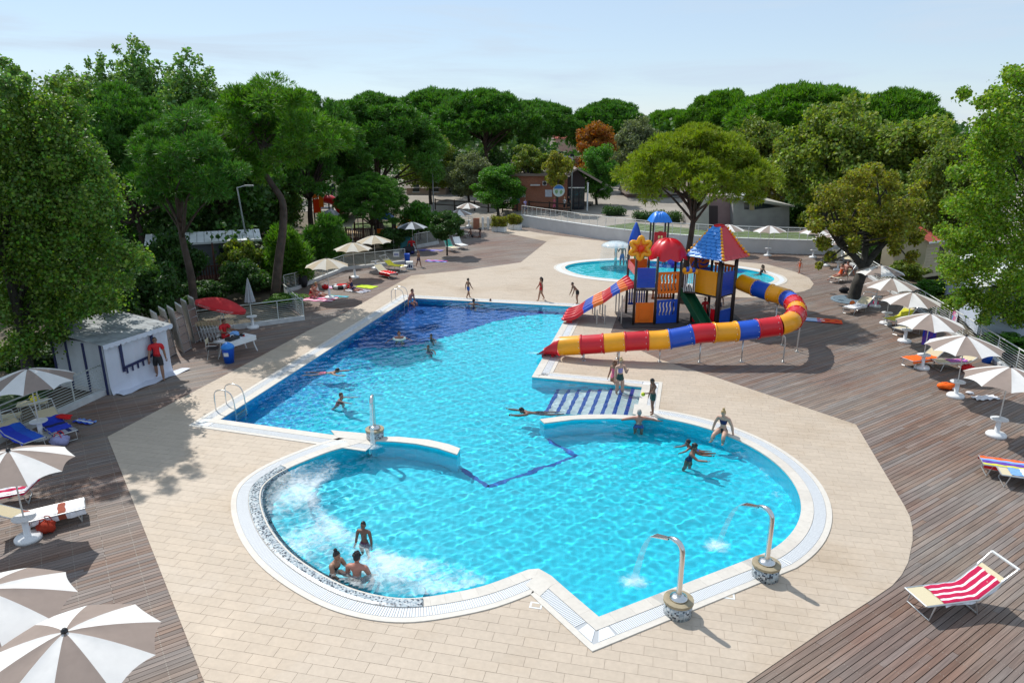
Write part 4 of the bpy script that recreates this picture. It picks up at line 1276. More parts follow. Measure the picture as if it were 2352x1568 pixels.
# ================================================================== WALLS, RAILINGS, BUILDINGS
RAILM = M('railing_paint', (0.5, 0.53, 0.5), 0.45)
RAILW = M('railing_white', (0.66, 0.68, 0.66), 0.45)
def railing(label, path, h=0.95, rails=8, step=1.45, mat=RAILM, kerb=None, kerb_mat=CONC, ends=True, name='railing'):
    """path: list of (x, y, z) along the foot of the railing"""
    pts = [Vector(p) for p in path]
    root = thing(name, label, 'railing', pts[0])
    o = pts[0]
    kz = kerb[1] if kerb else 0.0
    if kerb:
        k = MB()
        a = offset([(p.x, p.y) for p in pts], kerb[0] / 2); b = offset([(p.x, p.y) for p in pts], -kerb[0] / 2)
        zs = [p.z for p in pts]
        k.grid([[(q[0] - o.x, q[1] - o.y, z - 0.1 - o.z) for q, z in zip(a, zs)], [(q[0] - o.x, q[1] - o.y, z + kz - o.z) for q, z in zip(a, zs)],
                [(q[0] - o.x, q[1] - o.y, z + kz - o.z) for q, z in zip(b, zs)], [(q[0] - o.x, q[1] - o.y, z - 0.1 - o.z) for q, z in zip(b, zs)]])
        for q in (0, -1):
            k.add([(a[q][0] - o.x, a[q][1] - o.y, zs[q] - 0.1 - o.z), (a[q][0] - o.x, a[q][1] - o.y, zs[q] + kz - o.z), (b[q][0] - o.x, b[q][1] - o.y, zs[q] + kz - o.z), (b[q][0] - o.x, b[q][1] - o.y, zs[q] - 0.1 - o.z)], [(0, 1, 2, 3)])
        k.build('kerb', kerb_mat, root)
    loc = [p - o for p in pts]
    MB().tube([p + Vector((0, 0, kz + h)) for p in loc], 0.027, 8).build('handrail', mat, root, True)
    for i in range(rails):
        z = kz + 0.1 + (h - 0.16) * i / rails
        MB().tube([p + Vector((0, 0, z)) for p in loc], 0.0105, 5).build('rail', mat, root)
    post = MB().box((0, 0, h / 2), (0.045, 0.02, h)).mesh('post', mat)
    for a, b in zip(loc, loc[1:]):
        L = (b - a).length; n = max(1, round(L / step))
        ang = math.atan2(b.y - a.y, b.x - a.x)
        for i in range(n + (1 if (b - loc[-1]).length < 1e-6 else 0)):
            p = a.lerp(b, i / n)
            link('post', post, root, (p.x, p.y, p.z + kz), ang)
    return root
V3 = lambda p, z=0.0: (p[0], p[1], z)
KW = M('kerb_white', (0.56, 0.57, 0.57), 0.7, noise=(3, 0.12))
railing('pale railing on a low kerb left of the white shed', [(-17.1, 16.0, 0), V3(P(14, 1008)), V3(P(243, 904))], kerb=(0.24, 0.2), kerb_mat=KW)
railing('railing on a white kerb behind the red parasol', [V3(P(452, 768)), V3(P(699, 734))], 0.95, kerb=(0.24, 0.22), kerb_mat=KW)
railing('short railing running back from the fence corner', [V3(P(697, 731)), V3(P(655, 690))], 0.95)
railing('railing on a white kerb behind the three cream parasols', [V3(P(655, 671)), V3(P(680, 665)), V3(P(715, 650)), V3(P(791, 620)), V3(P(931, 604))], 0.85, kerb=(0.24, 0.2), kerb_mat=KW)
railing('railing behind the dark parasol and red seated group', [V3(P(905, 580)), V3(P(1006, 560))], 0.95, kerb=(0.24, 0.24), kerb_mat=KW)
railing('pale railing beyond the clipped tree near the gate', [V3(P(1050, 525)), V3(P(1085, 524.5))], 1.0, 7, mat=RAILW, kerb=(0.24, 0.15), kerb_mat=KW)
fr_pts = [(fenceR(y), y, 0) for y in (10, 20, 30, 40, 54.4)]
railing('long pale railing along the right side of the deck', fr_pts, 0.98, 8, 1.6, RAILW, kerb=(0.22, 0.16), kerb_mat=KW)

# curved white retaining wall, raised plaza behind it
WH = 1.14
wall_t = thing('retaining_wall', 'curved white retaining wall behind the paddling pool', 'wall', V3(WALL[0]))
o = Vector(V3(WALL[0]))
WALLM = M('white_render', (0.62, 0.64, 0.66), 0.85, noise=(0.9, 0.08), bump=(30, 0.15))
def wall_strip(d0, d1, z0, z1, name, mat):
    a, b = offset(WALL, d0), offset(WALL, d1)
    mb = MB()
    mb.grid([[(p[0] - o.x, p[1] - o.y, z0) for p in b], [(p[0] - o.x, p[1] - o.y, z1) for p in b], [(p[0] - o.x, p[1] - o.y, z1) for p in a], [(p[0] - o.x, p[1] - o.y, z0) for p in a]])
    for q in (0, -1):
        mb.add([(a[q][0] - o.x, a[q][1] - o.y, z0), (a[q][0] - o.x, a[q][1] - o.y, z1), (b[q][0] - o.x, b[q][1] - o.y, z1), (b[q][0] - o.x, b[q][1] - o.y, z0)], [(0, 1, 2, 3)])
    mb.build(name, mat, wall_t)
wall_strip(0.28, 0.0, -0.1, WH - 0.05, 'wall_face', WALLM)
wall_strip(0.31, -0.03, WH - 0.048, WH, 'wall_cap', M('wall_cap_paint', (0.7, 0.72, 0.72), 0.7))
railing('white railing along the top of the curved retaining wall', [(p[0], p[1], WH) for p in offset(WALL, 0.14)], 0.92, 6, 1.55, RAILW)
PZ = 1.0
wb = offset(WALL, 0.25)
plaza_poly = [tuple(p) for p in wb] + [(70, 52), (160, 170), (-70, 170), (-50, 100), (-10, 92), (-2.5, 82)]
PLZ = M('plaza_paving', (0.3, 0.265, 0.225), 0.9, noise=(0.4, 0.15), coords='World')
plaza = sheet('plaza', plaza_poly, [], PZ, PLZ)
MB().grid([[(-50, 100, PZ), (-10, 92, PZ), (-2.5, 82, PZ), (wb[0][0], wb[0][1], PZ)], [(-54, 90, -0.09), (-13, 84, -0.09), (-6, 77, -0.09), (wb[0][0] - 0.6, wb[0][1] - 0.4, -0.09)]]).build('plaza_slope', PLZ, plaza)
lawn_a = offset(WALL, 0.3); lawn_b = offset(WALL, 5.2)
lw = MB().grid([[(p[0], p[1], PZ + 0.012) for p in lawn_a[14:]], [(p[0], p[1], PZ + 0.012) for p in lawn_b[14:]]]).build('lawn', M('lawn_grass', (0.085, 0.13, 0.03), 0.95, noise=(1.2, 0.3), bump=(25, 0.6), coords='World'))
lw['kind'] = 'structure'

def siding(mb, p, q, z0, z1, n, t=0.02, mi=0):
    """lapped horizontal boards on the face p-q"""
    for i in range(n):
        a = z0 + (z1 - z0) * i / n; b = z0 + (z1 - z0) * (i + 1) / n
        yield (a, b)

# brick building with tiled entrance
def brick_material():
    m, n, l, b = _nodes('red_brickwork')
    t = n.new('ShaderNodeTexCoord')
    mp = n.new('ShaderNodeMapping'); mp.inputs['Rotation'].default_value = (R(90), 0, 0); l.new(t.outputs['Object'], mp.inputs[0])
    bt = n.new('ShaderNodeTexBrick'); bt.inputs['Scale'].default_value = 3.6
    bt.inputs['Color1'].default_value = (0.42, 0.15, 0.075, 1); bt.inputs['Color2'].default_value = (0.33, 0.11, 0.06, 1); bt.inputs['Mortar'].default_value = (0.3, 0.24, 0.2, 1)
    bt.inputs['Mortar Size'].default_value = 0.018
    l.new(mp.outputs[0], bt.inputs[0]); l.new(bt.outputs[0], b.inputs['Base Color']); b.inputs['Roughness'].default_value = 0.9
    return m
BRICK = brick_material()
ROOFT = M('grey_brown_roof_tile', (0.25, 0.2, 0.17), 0.85, var=0.2)
REDT = M('red_roof_tile', (0.4, 0.085, 0.06), 0.8, var=0.25)
GLASS = M('dark_window_glass', (0.02, 0.03, 0.04), 0.08)
by = P(1250, 483, PZ).y
bx0, bx1 = PY(1176, 480, by).x, PY(1302, 480, by).x
bh = PY(1250, 404, by).z - PZ
brick = thing('brick_building', 'red brick building with tiled roof beyond the plaza', 'building', (bx0, by, PZ))
W_ = bx1 - bx0
MB().box2((0, 0, -1), (W_, 9, bh)).build('wall', BRICK, brick)
rf = MB().prism([(-0.3, -0.4), (W_ + 0.3, -0.4), (W_ + 0.3, 9.4), (-0.3, 9.4)], bh + 0.002, bh + 0.25).build('roof', ROOFT, brick)
def facade(px0, px1, py0, py1, name, mat, t=0.06, parent=None):
    a, b = PY(px0, py1, by), PY(px1, py0, by)
    return MB().box2((a.x - bx0, -t, a.z - PZ), (b.x - bx0, -0.003, b.z - PZ)).build(name, mat, parent or brick)
PAPER = M('poster_paper', (0.62, 0.64, 0.72), 0.7, noise=(4, 0.12))
facade(1252, 1268, 436, 452, 'poster', PAPER)
facade(1195, 1207, 444, 453, 'notice_board', WPAINT)
ac = facade(1246, 1255.5, 416, 425.5, 'air_conditioner', WPAINT, 0.35)
MB().lathe([(0.0, 0), (0.2, 0), (0.2, 0.01), (0, 0.01)], n=14).build('fan_grille', BLACK, ac)
ac.children[0].rotation_euler = (R(90), 0, 0); ac.children[0].location = (PY(1250.7, 420.7, by).x - bx0, -0.352, PY(1250.7, 420.7, by).z - PZ)
facade(1218, 1240, 423.5, 425.5, 'awning_edge', WPAINT, 0.7)
facade(1183, 1194, 442, 467, 'glass_door', M('teal_glass', (0.08, 0.2, 0.22), 0.1), 0.03)
# entrance wing
ex0, ex1 = PY(1300, 480, by).x, PY(1342, 480, by).x
ent = thing('entrance_wing', 'dark glazed entrance with gabled tile roof right of the brick building', 'building', (ex0 + 0.05, by, PZ))
ew = ex1 - ex0
eh = PY(1320, 414, by).z - PZ
MB().box2((0, 0.5, -1), (ew, 6, eh)).build('wall', M('dark_entrance_wall', (0.06, 0.045, 0.05), 0.8), ent)
for i in range(3):
    f_ = MB().box2((0.25 + i * ew / 3.4, 0.42, 0.1), (0.25 + i * ew / 3.4 + ew / 4.2, 0.497, eh * 0.72)).build('glazing', GLASS, ent)
    MB().box2((0.2 + i * ew / 3.4, 0.40, eh * 0.725), (0.3 + i * ew / 3.4 + ew / 4.2, 0.496, eh * 0.76)).build('frame', ALU, f_)
rz_ = PY(1318, 386, by).z - PZ
rm = MB()
nt_ = 12
for i in range(nt_):
    y0 = -0.8 + i * 0.62
    rm.add([(-1.8, y0, eh - 0.25), (ew * 0.5, y0, rz_), (ew * 0.5, y0 + 0.6, rz_), (-1.8, y0 + 0.6, eh - 0.25)], [(0, 1, 2, 3)])
    rm.add([(ew + 1.6, y0, eh - 0.15), (ew * 0.5, y0, rz_ + 0.01), (ew * 0.5, y0 + 0.6, rz_ + 0.01), (ew + 1.6, y0 + 0.6, eh - 0.15)], [(3, 2, 1, 0)])
ro = rm.build('roof', ROOFT, ent)
MB().beam((-1.85, -0.85, eh - 0.3), (ew * 0.5, -0.85, rz_ - 0.03), 0.12, 0.2).beam((ew + 1.65, -0.85, eh - 0.2), (ew * 0.5, -0.85, rz_ - 0.02), 0.12, 0.2).build('bargeboard', ROOFT, ro)
MB().add([(0, 0.45, eh), (ew, 0.45, eh), (ew / 2, 0.45, rz_ - 0.1)], [(0, 1, 2)]).build('gable', M('dark_entrance_wall', (0, 0, 0)), ent)
MB().tube([(ew + 0.2, -0.6, -0.2), (ew + 0.2, -0.6, eh - 0.2)], 0.09, 8).build('column', WPAINT, ent)

# board-marked concrete building with sloping roof
cyy = P(1700, 524, PZ).y
def CB(px, py): 
    q = PY(px, py, cyy); return (q.x, q.z - PZ)
c0 = PY(1592, 520, cyy).x
CONCB = M('board_marked_concrete', (0.34, 0.33, 0.32), 0.9, noise=(1.3, 0.12))
cb = thing('concrete_building', 'low grey concrete building with sloping roof behind the wall railing', 'building', (c0, cyy, PZ))
def cpoly(pts, y0, y1, name, mat, parent=cb):
    q = [(CB(*p)[0] - c0, CB(*p)[1]) for p in pts]
    n = len(q)
    vs = [(x, y0, z) for x, z in q] + [(x, y1, z) for x, z in q]
    fs = [list(range(n))[::-1], list(range(n, 2 * n))] + [[i, (i + 1) % n, n + (i + 1) % n, n + i] for i in range(n)]
    return MB().add(vs, fs).build(name, mat, parent)
cpoly([(1592, 530), (1622, 530), (1622, 449), (1592, 446)], -0.9, 4, 'pilaster', M('pale_concrete', (0.45, 0.41, 0.38), 0.9, noise=(1.3, 0.1)))
cpoly([(1622.3, 530), (1683.7, 530), (1683.7, 458), (1622.3, 452)], 0.9, 5, 'recess_wall', M('mauve_render', (0.3, 0.2, 0.2), 0.9, noise=(1.5, 0.1)))
dr = cpoly([(1630, 530), (1655, 530), (1655, 475), (1630, 475)], 0.85, 0.895, 'door', M('dark_door', (0.05, 0.03, 0.035), 0.6))
cpoly([(1684, 530), (1813, 530), (1813, 475), (1684, 457)], 0.0, 8, 'wall', CONCB)
for i in range(9):      # board marks
    yy = 470 + i * 6.3
    cpoly([(1685, yy), (1812, yy + 1), (1812, yy + 5.6), (1685, yy + 4.6)], -0.025, -0.003, 'board', CONCB)
cpoly([(1680, 456.5), (1821, 474.5), (1821, 471.5), (1728, 454), (1680, 451)], -0.5, 8.5, 'roof', M('flat_roof_edge', (0.42, 0.4, 0.36), 0.8))
cpoly([(1709, 481), (1720, 481), (1720, 464), (1709, 464)], -0.04, -0.027, 'window', GLASS)
wn_ = cpoly([(1733, 481), (1796, 474.5), (1733, 463.5)], -0.045, -0.027, 'window', GLASS)
cpoly([(1722, 482), (1731, 482), (1731, 462), (1722, 462)], -0.12, -0.028, 'pier', M('ochre_render', (0.42, 0.33, 0.17), 0.9))
cpoly([(1706, 463.8), (1724, 463.8), (1724, 461.6), (1706, 461.6)], -0.35, -0.028, 'window_hood', WPAINT)
cpoly([(1702, 449), (1728, 450.5), (1728, 448.5), (1702, 447)], -0.6, 3, 'parapet_slab', WPAINT)

# red roofed pavilion
py_ = 76.0
q0, q1 = PY(1752, 437, py_), PY(1832, 437, py_)
pav = thing('pavilion', 'open pavilion with red tiled roof behind the concrete building', 'building', (q0.x, py_, PZ))
w_ = q1.x - q0.x; hz = q0.z - PZ; rzz = PY(1800, 421, py_).z - PZ
rm = MB()
for i in range(14):
    x0, x1 = -0.4 + (w_ + 0.8) * i / 14, -0.4 + (w_ + 0.8) * (i + 0.93) / 14
    rm.add([(x0, -0.5, hz), (x1, -0.5, hz), (x1, 2.6, rzz + 0.3), (x0, 2.6, rzz + 0.3)], [(0, 1, 2, 3)])
rm.build('roof', REDT, pav)
MB().box2((-0.3, -0.4, hz - 0.35), (w_ + 0.3, -0.25, hz - 0.03)).build('fascia', WPAINT, pav)
for x in (0.1, w_ * 0.5, w_ * 0.84):
    MB().tube([(x, -0.2, -0.3), (x, -0.2, hz - 0.1)], 0.1, 8).build('column', WPAINT, pav)
MB().box2((0, 3, -0.3), (w_, 3.2, hz + 0.2)).build('back_wall', M('dark_entrance_wall', (0, 0, 0)), pav)
MB().box2((w_ * 0.42, 1.0, rzz + 0.1), (w_ * 0.62, 2.2, rzz + 1.1)).build('roof_vent', ALU, pav)

# distant houses in the gap and behind the trees
def house(label, px0, px1, pyb, pyt, Y, wallm, roofm, rise=1.6, z=PZ, depth=6, windows=2):
    a, b = PY(px0, pyb, Y), PY(px1, pyt, Y)
    t = thing('house', label, 'building', (a.x, Y, z))
    w_, h_ = b.x - a.x, b.z - z
    MB().box2((0, 0, -1), (w_, depth, h_)).build('wall', wallm, t)
    m = MB().add([(-0.3, -0.4, h_ + .003), (w_ + 0.3, -0.4, h_ + .003), (w_ + 0.3, depth / 2, h_ + rise), (-0.3, depth / 2, h_ + rise), (w_ + 0.3, depth + 0.4, h_ + .003), (-0.3, depth + 0.4, h_ + .003)],
                  [(0, 1, 2, 3), (3, 2, 4, 5), (0, 3, 5), (1, 4, 2), (0, 5, 4, 1)])
    m.build('roof', roofm, t)
    for i in range(windows):
        x = w_ * (i + 0.5) / windows
        wo = MB().box2((x - 0.45, -0.05, h_ * 0.45), (x + 0.45, -0.004, h_ * 0.45 + 1.2)).build('window', GLASS, t)
        MB().box2((x - 0.52, -0.08, h_ * 0.45 - 0.08), (x + 0.52, -0.003, h_ * 0.45 - 0.003)).build('sill', WPAINT, wo)
    return t
PINK = M('pinkish_render', (0.5, 0.32, 0.26), 0.9, noise=(1, 0.1)); TAN = M('tan_render', (0.36, 0.27, 0.2), 0.9, noise=(1, 0.12)); BEI = M('beige_render', (0.48, 0.4, 0.3), 0.9, noise=(1, 0.1))
house('distant pinkish house seen through the gap in the skyline', 1276, 1328, 345, 318, 165, PINK, REDT, 2.0, 0.0)
house('low tan house behind the dull olive tree', 935, 1022, 470, 432, 96, TAN, ROOFT)
house('beige house wall left of the far green-roofed play tower', 752, 772, 455, 408, 92, BEI, ROOFT, 0.8, 0.0, 5, 1)
house('dark low house under the olive pine crown', 1440, 1590, 478, 446, 92, M('dark_house_wall', (0.2, 0.14, 0.13), 0.9), ROOFT, 1.4)  # walls are one even dark brown

# timber rail around the plaza edge
TIM = M('dark_timber', (0.05, 0.036, 0.028), 0.85, noise=(4, 0.3))
def timber_rail(label, pts, h=1.0, step=2.2):
    pts = [Vector(p) for p in pts]; o = pts[0]
    t = thing('timber_rail', label, 'fence', o)
    for a, b in zip(pts, pts[1:]):
        L = (b - a).length; n = max(1, round(L / step))
        for i in range(n + 1):
            p = a.lerp(b, i / n) - o
            MB().tube([(p.x, p.y, p.z - 0.2), (p.x, p.y, p.z + h + 0.1)], 0.08, 7).build('post', TIM, t)
        for z in (0.45, 0.95):
            MB().tube([a - o + Vector((0, 0, z * h)), b - o + Vector((0, 0, z * h))], 0.06, 7).build('rail', TIM, t)
    return t
timber_rail('dark timber rail along the plaza edge behind the far parasols', [tuple(P(1000, 478, 0.6)), tuple(P(1090, 484, 0.6)), tuple(P(1188, 490, 0.8))])
timber_rail('dark timber posts and rail behind the white wall railing', [tuple(P(1215, 484, PZ)), tuple(P(1310, 490, PZ))])
timber_rail('timber rail of the far play yard under the low pine', [tuple(P(815, 528)), tuple(P(905, 522))], 1.2)

# log bench on the plaza
lb = P(1332, 472, PZ)
t = thing('log_bench', 'log lying on the plaza in front of the entrance', 'bench', lb)
MB().tube([(-1.5, 0.3, 0.25), (1.5, -0.3, 0.25)], 0.24, 10).build('log', M('grey_log', (0.28, 0.24, 0.2), 0.9, noise=(2, 0.3)), t)
for s in (-1, 1): MB().tube([(s * 1.2, -s * 0.24 - 0.25, 0.1), (s * 1.2, -s * 0.24 + 0.25, 0.1)], 0.1, 8).build('support', TIM, t)

# dark clipped hedge boxes on the plaza
for lab, a, b in [('dark clipped hedge box on the plaza left of the olive pine', (1392, 495), (1428, 495)), ('long dark clipped hedge behind the slides', (1462, 506), (1560, 512))]:
    p, q = P(*a, PZ), P(*b, PZ); L = (q - p).length
    rg = np.random.default_rng(int(a[0])); n = int(L / 0.45) + 2
    C = np.array([[L * i / (n - 1), rg.uniform(-.3, .3), rg.uniform(0.3, 0.75)] for i in range(n) for _ in range(3)])
    t = thing('clipped_hedge', lab, 'hedge', p, math.atan2(q.y - p.y, q.x - p.x))
    link('foliage', leaf_mesh('hedge_foliage', L_DRK, C, np.full((len(C), 3), 0.5), 130, 0.16, 0.1, rg), t)
    MB().box2((0, -0.25, 0), (L, 0.25, 0.6)).build('stems', BARK2, t)

# planters by the gate
for lab, px in (('left of two white planters with yellow-green bushes by the gate', (1131, 1162, 532)), ('right of two white planters with yellow-green bushes by the wall', (1167, 1197, 527))):
    a, b = P(px[0], px[2]), P(px[1], px[2] - 0.5)
    t = thing('planter', lab, 'planter', a.lerp(b, 0.5), R(-25))
    L = (b - a).length * 1.02
    MB().box2((-L / 2, -0.3, 0), (-0.02, 0.3, 0.5)).build('trough', WPAINT, t)
    MB().box2((0.02, -0.3, 0), (L / 2, 0.3, 0.5)).build('trough', WPAINT, t)
    rg = np.random.default_rng(px[0])
    C = np.array([[rg.uniform(-L / 2, L / 2) * .95, rg.uniform(-.3, .3), rg.uniform(0.65, 1.35)] for _ in range(26)])
    link('bush', leaf_mesh('planter_bush', L_AUT, C, np.full((26, 3), 0.3), 170, 0.14, 0.07, rg), t)

# gate with brick pillar
g0 = P(1087, 526)
t = thing('gate', 'white gate posts with brick pillar beside the planters', 'gate', g0)
MB().box2((0, 0, 0), (0.62, 0.4, 1.05)).build('brick_pillar', BRICK, t)
for i, px in enumerate((1109, 1121, 1131)):
    p = P(px, 527) - g0
    MB().box((p.x, p.y, 0.6), (0.22, 0.2, 1.2)).build('gate_post', WPAINT, t)
a = P(1110, 527) - g0; b = P(1131, 527) - g0
for k in range(5):
    MB().beam((a.x, a.y - 0.02, 0.2 + k * 0.2), (b.x, b.y - 0.02, 0.2 + k * 0.2), 0.03, 0.04).build('gate_bar', WPAINT, t)

# street lamps
def lamp(label, base, top, lean=0.0, arm=(0.9, 0.0)):
    t = thing('street_lamp', label, 'street lamp', base)
    h = top
    MB().tube([(0, 0, -0.1), (lean * 0.5, 0, h * 0.5), (lean, 0, h)], [0.07, 0.06, 0.045], 8).build('pole', M('lamp_pole_grey', (0.25, 0.27, 0.27), 0.5), t, True)
    MB().tube([(lean, 0, h - 0.05), (lean + arm[0] * 0.4, arm[1], h + 0.06), (lean + arm[0] * 0.6, arm[1], h + 0.08)], 0.03, 6).build('arm', ALU, t)
    MB().box((lean + arm[0] * 0.85, arm[1], h + 0.1), (0.55, 0.2, 0.09)).build('lamp_head', M('lamp_head', (0.5, 0.5, 0.5), 0.4), t)
    return t
lamp('tall grey lamp in front of the left wood by the bent pine', P(582, 640), PY(566, 430, P(582, 640).y).z, -0.4)
lamp('grey lamp beside the silvery grey-green tree', PY(996, 480, 70) * Vector((1, 1, 0)) if False else Vector((PY(996, 480, 70).x, 70, 0)), PY(996, 371, 70).z)
lamp('grey lamp rising above the plane tree', Vector((PY(1945, 480, 58).x, 58, 0)), PY(1945, 380, 58).z, 0, (-0.9, 0))
lamp('tall lamp on the plaza before the glazed entrance', Vector((PY(1312, 480, 76).x, 76, PZ)), PY(1312, 362, 76).z - PZ, 0, (-0.9, 0))

# round sign on the plaza
sg = P(1281, 492, PZ)
t = thing('round_sign', 'round blue and pale board on a pole before the brick building', 'sign', sg)
cz = PY(1283, 438, sg.y).z - PZ
MB().tube([(0, 0.05, -0.1), (0, 0.05, cz + 0.4)], 0.05, 8).build('pole', TIM, t)
disc = MB().lathe([(0, 0), (0.62, 0), (0.62, 0.04), (0, 0.04)], n=28).build('disc', M('pale_sign', (0.5, 0.62, 0.6), 0.5), t)
disc.rotation_euler = (R(90), 0, 0); disc.location = (0.06, -0.0, cz)
seg = [(0.56 * math.cos(a), 0.56 * math.sin(a)) for a in np.linspace(0.35, math.pi - 0.35, 14)]
MB().add([(x + 0.06, -0.046, cz + z) for x, z in seg], [list(range(len(seg)))[::-1]]).build('blue_sky_print', M('sign_blue', (0.03, 0.2, 0.6), 0.5), t)
MB().add([(0.06 + x, -0.047, cz + z) for x, z in [(-0.4, 0.05), (-0.15, 0.12), (-0.05, -0.1), (-0.2, -0.35), (-0.38, -0.2)]], [(4, 3, 2, 1, 0)]).add([(0.06 + x, -0.047, cz + z) for x, z in [(0.1, -0.05), (0.3, 0.08), (0.42, -0.12), (0.25, -0.38), (0.12, -0.3)]], [(4, 3, 2, 1, 0)]).build('green_print', M('sign_green', (0.2, 0.36, 0.16), 0.5), t)

# ------------------------------------------------------------------ shed with white tarpaulin front
s0 = P(254, 907); sd = Vector((0.36, 0.93, 0)).normalized()
shed = thing('shed', 'white tarpaulin shed with dark blue frame at the deck edge', 'shed', s0, math.atan2(sd.y, sd.x))
SL, SD, SH = 2.9, 2.7, 2.02
TARP = M('white_tarpaulin', (0.6, 0.63, 0.72), 0.6, noise=(1.5, 0.06), bump=(3, 0.25))
NAVY = M('navy_metal', (0.012, 0.02, 0.09), 0.5)
MB().box2((0, 0.0, 0), (SL, SD, SH - 0.03)).build('side_walls', M('shed_wall', (0.46, 0.49, 0.52), 0.8, noise=(1.2, 0.12)), shed)
n_ = 26
MB().grid([[(0.02 + (SL - 0.04) * i / n_, -0.03 - 0.02 * math.sin(i * 1.3) - (0.5 * max(0, 0.18 - z) ** 1.0), z) for i in range(n_ + 1)] for z in (0.0, 0.08, 0.3, 0.9, 1.6, SH - 0.08)]).build('tarpaulin', TARP, shed, True)
for x in (0.62, 2.05):
    MB().box2((x, -0.10, 0.72 if x < 1 else 0.9), (x + 0.11, -0.065, SH - 0.12)).build('frame_post', NAVY, shed)
MB().beam((0.62, -0.085, 0.86), (2.16, -0.085, 0.98), 0.03, 0.1).build('frame_bar', NAVY, shed)
for i in range(6):
    x = 0.78 + i * 0.25
    MB().box2((x, -0.095, 0.62 + i * 0.02), (x + 0.06, -0.07, 0.84 + i * 0.018)).build('strap', NAVY, shed)
for y_ in (0.05, 0.95, 1.85, SD - 0.1):
    MB().box2((-0.035, y_, 0), (-0.003, y_ + 0.1, SH - 0.08)).build('side_post', NAVY, shed)
MB().box2((-0.02, 0.05, 0.0), (-0.002, SD, 0.18)).build('plinth_board', CONC, shed)
ROOFS = M('shed_roof_sheet', (0.3, 0.32, 0.33), 0.75, noise=(2.5, 0.35))
rm = MB()
for i in range(12):
    x0, x1 = -0.15 + (SL + 0.3) * i / 12, -0.15 + (SL + 0.3) * (i + 0.97) / 12
    rm.add([(x0, -0.22, SH), (x1, -0.22, SH), (x1, SD + 0.15, SH + 0.3), (x0, SD + 0.15, SH + 0.3), (x0, -0.22, SH - 0.03), (x1, -0.22, SH - 0.03), (x1, SD + 0.15, SH + 0.27), (x0, SD + 0.15, SH + 0.27)],
           [(0, 1, 2, 3), (7, 6, 5, 4), (0, 4, 5, 1), (1, 5, 6, 2), (2, 6, 7, 3), (3, 7, 4, 0)])
rm.build('roof', ROOFS, shed)
vm = MB(); k_ = 13
for i in range(k_):
    x0 = -0.15 + (SL + 0.3) * i / k_; w2 = (SL + 0.3) / k_
    vm.add([(x0, -0.245, SH), (x0, -0.245, SH - 0.12)] + [(x0 + w2 * (0.5 - 0.5 * math.cos(a)), -0.245, SH - 0.12 - 0.07 * math.sin(a)) for a in np.linspace(0.5, math.pi - 0.5, 5)] + [(x0 + w2, -0.245, SH - 0.12), (x0 + w2, -0.245, SH)], [tuple(range(9))])
vm.build('scalloped_valance', TARP, shed)
MB().grid([[(0.1 + i * 0.36, -0.08 - j * 0.16, 0.03 + 0.03 * math.sin(i * 2 + j)) for i in range(10)] for j in range(4)]).build('ground_flap', TARP, shed, True)

# ------------------------------------------------------------------ caravans
def caravan(label, a, ang, L, W, H, wallm, roofm, rise=0.5, boards=12, windows=(0.3, 0.7), z=0.0):
    t = thing('caravan', label, 'caravan', a, ang)
    MB().box2((0, 0, 0.3), (L, W, H)).build('body', wallm, t)
    bm_ = MB().box((0, 0, 0), (L + 0.02, 0.03, (H - 0.34) / boards * 0.88)).mesh('siding_board', wallm)
    for i in range(boards):
        link('siding_board', bm_, t, (L / 2, -0.018, 0.36 + (H - 0.36) * (i + 0.5) / boards))
    for f in windows:
        wv = MB().box2((L * f - 0.45, -0.075, H * 0.5), (L * f + 0.45, -0.036, H * 0.84)).build('window', GLASS, t)
        MB().box2((L * f - 0.5, -0.09, H * 0.5 - 0.06), (L * f + 0.5, -0.036, H * 0.5 - 0.003)).build('sill', WPAINT, wv)
    rm = MB(); n = 16
    for i in range(n):
        x0, x1 = -0.3 + (L + 0.6) * i / n, -0.3 + (L + 0.6) * (i + 0.94) / n
        rm.add([(x0, -0.3, H + .01), (x1, -0.3, H + .01), (x1, W / 2, H + rise), (x0, W / 2, H + rise)], [(0, 1, 2, 3)])
        rm.add([(x0, W + 0.3, H + .01), (x1, W + 0.3, H + .01), (x1, W / 2, H + rise), (x0, W / 2, H + rise)], [(3, 2, 1, 0)])
    rm.build('roof', roofm, t)
    MB().box2((-0.32, -0.34, H - 0.1), (L + 0.32, -0.302, H + 0.03)).build('gutter', WPAINT, t)
    return t
CRM = M('cream_siding', (0.5, 0.43, 0.3), 0.7, noise=(1.5, 0.08)); PBL = M('pale_blue_siding', (0.55, 0.62, 0.74), 0.6, noise=(1.2, 0.1))
caravan('cream sided caravan with red tile roof behind the right railing', (26.6, 44.5, 0), R(28), 6.0, 3.0, 2.7, CRM, REDT, 0.7)
caravan('pale blue sided caravan behind the big right tree', (24.8, 30.6, 0), R(70), 7.5, 3.0, 2.6, PBL, WPAINT, 0.4)
cv = P(440, 690)
c1 = caravan('dark caravan with white roof under the left pines', (cv.x - 3.6, cv.y + 3.2, 0), R(22), 6.2, 3.0, 2.75, M('dark_siding', (0.16, 0.17, 0.19), 0.8), WPAINT, 0.45)  # walls are one even dark grey
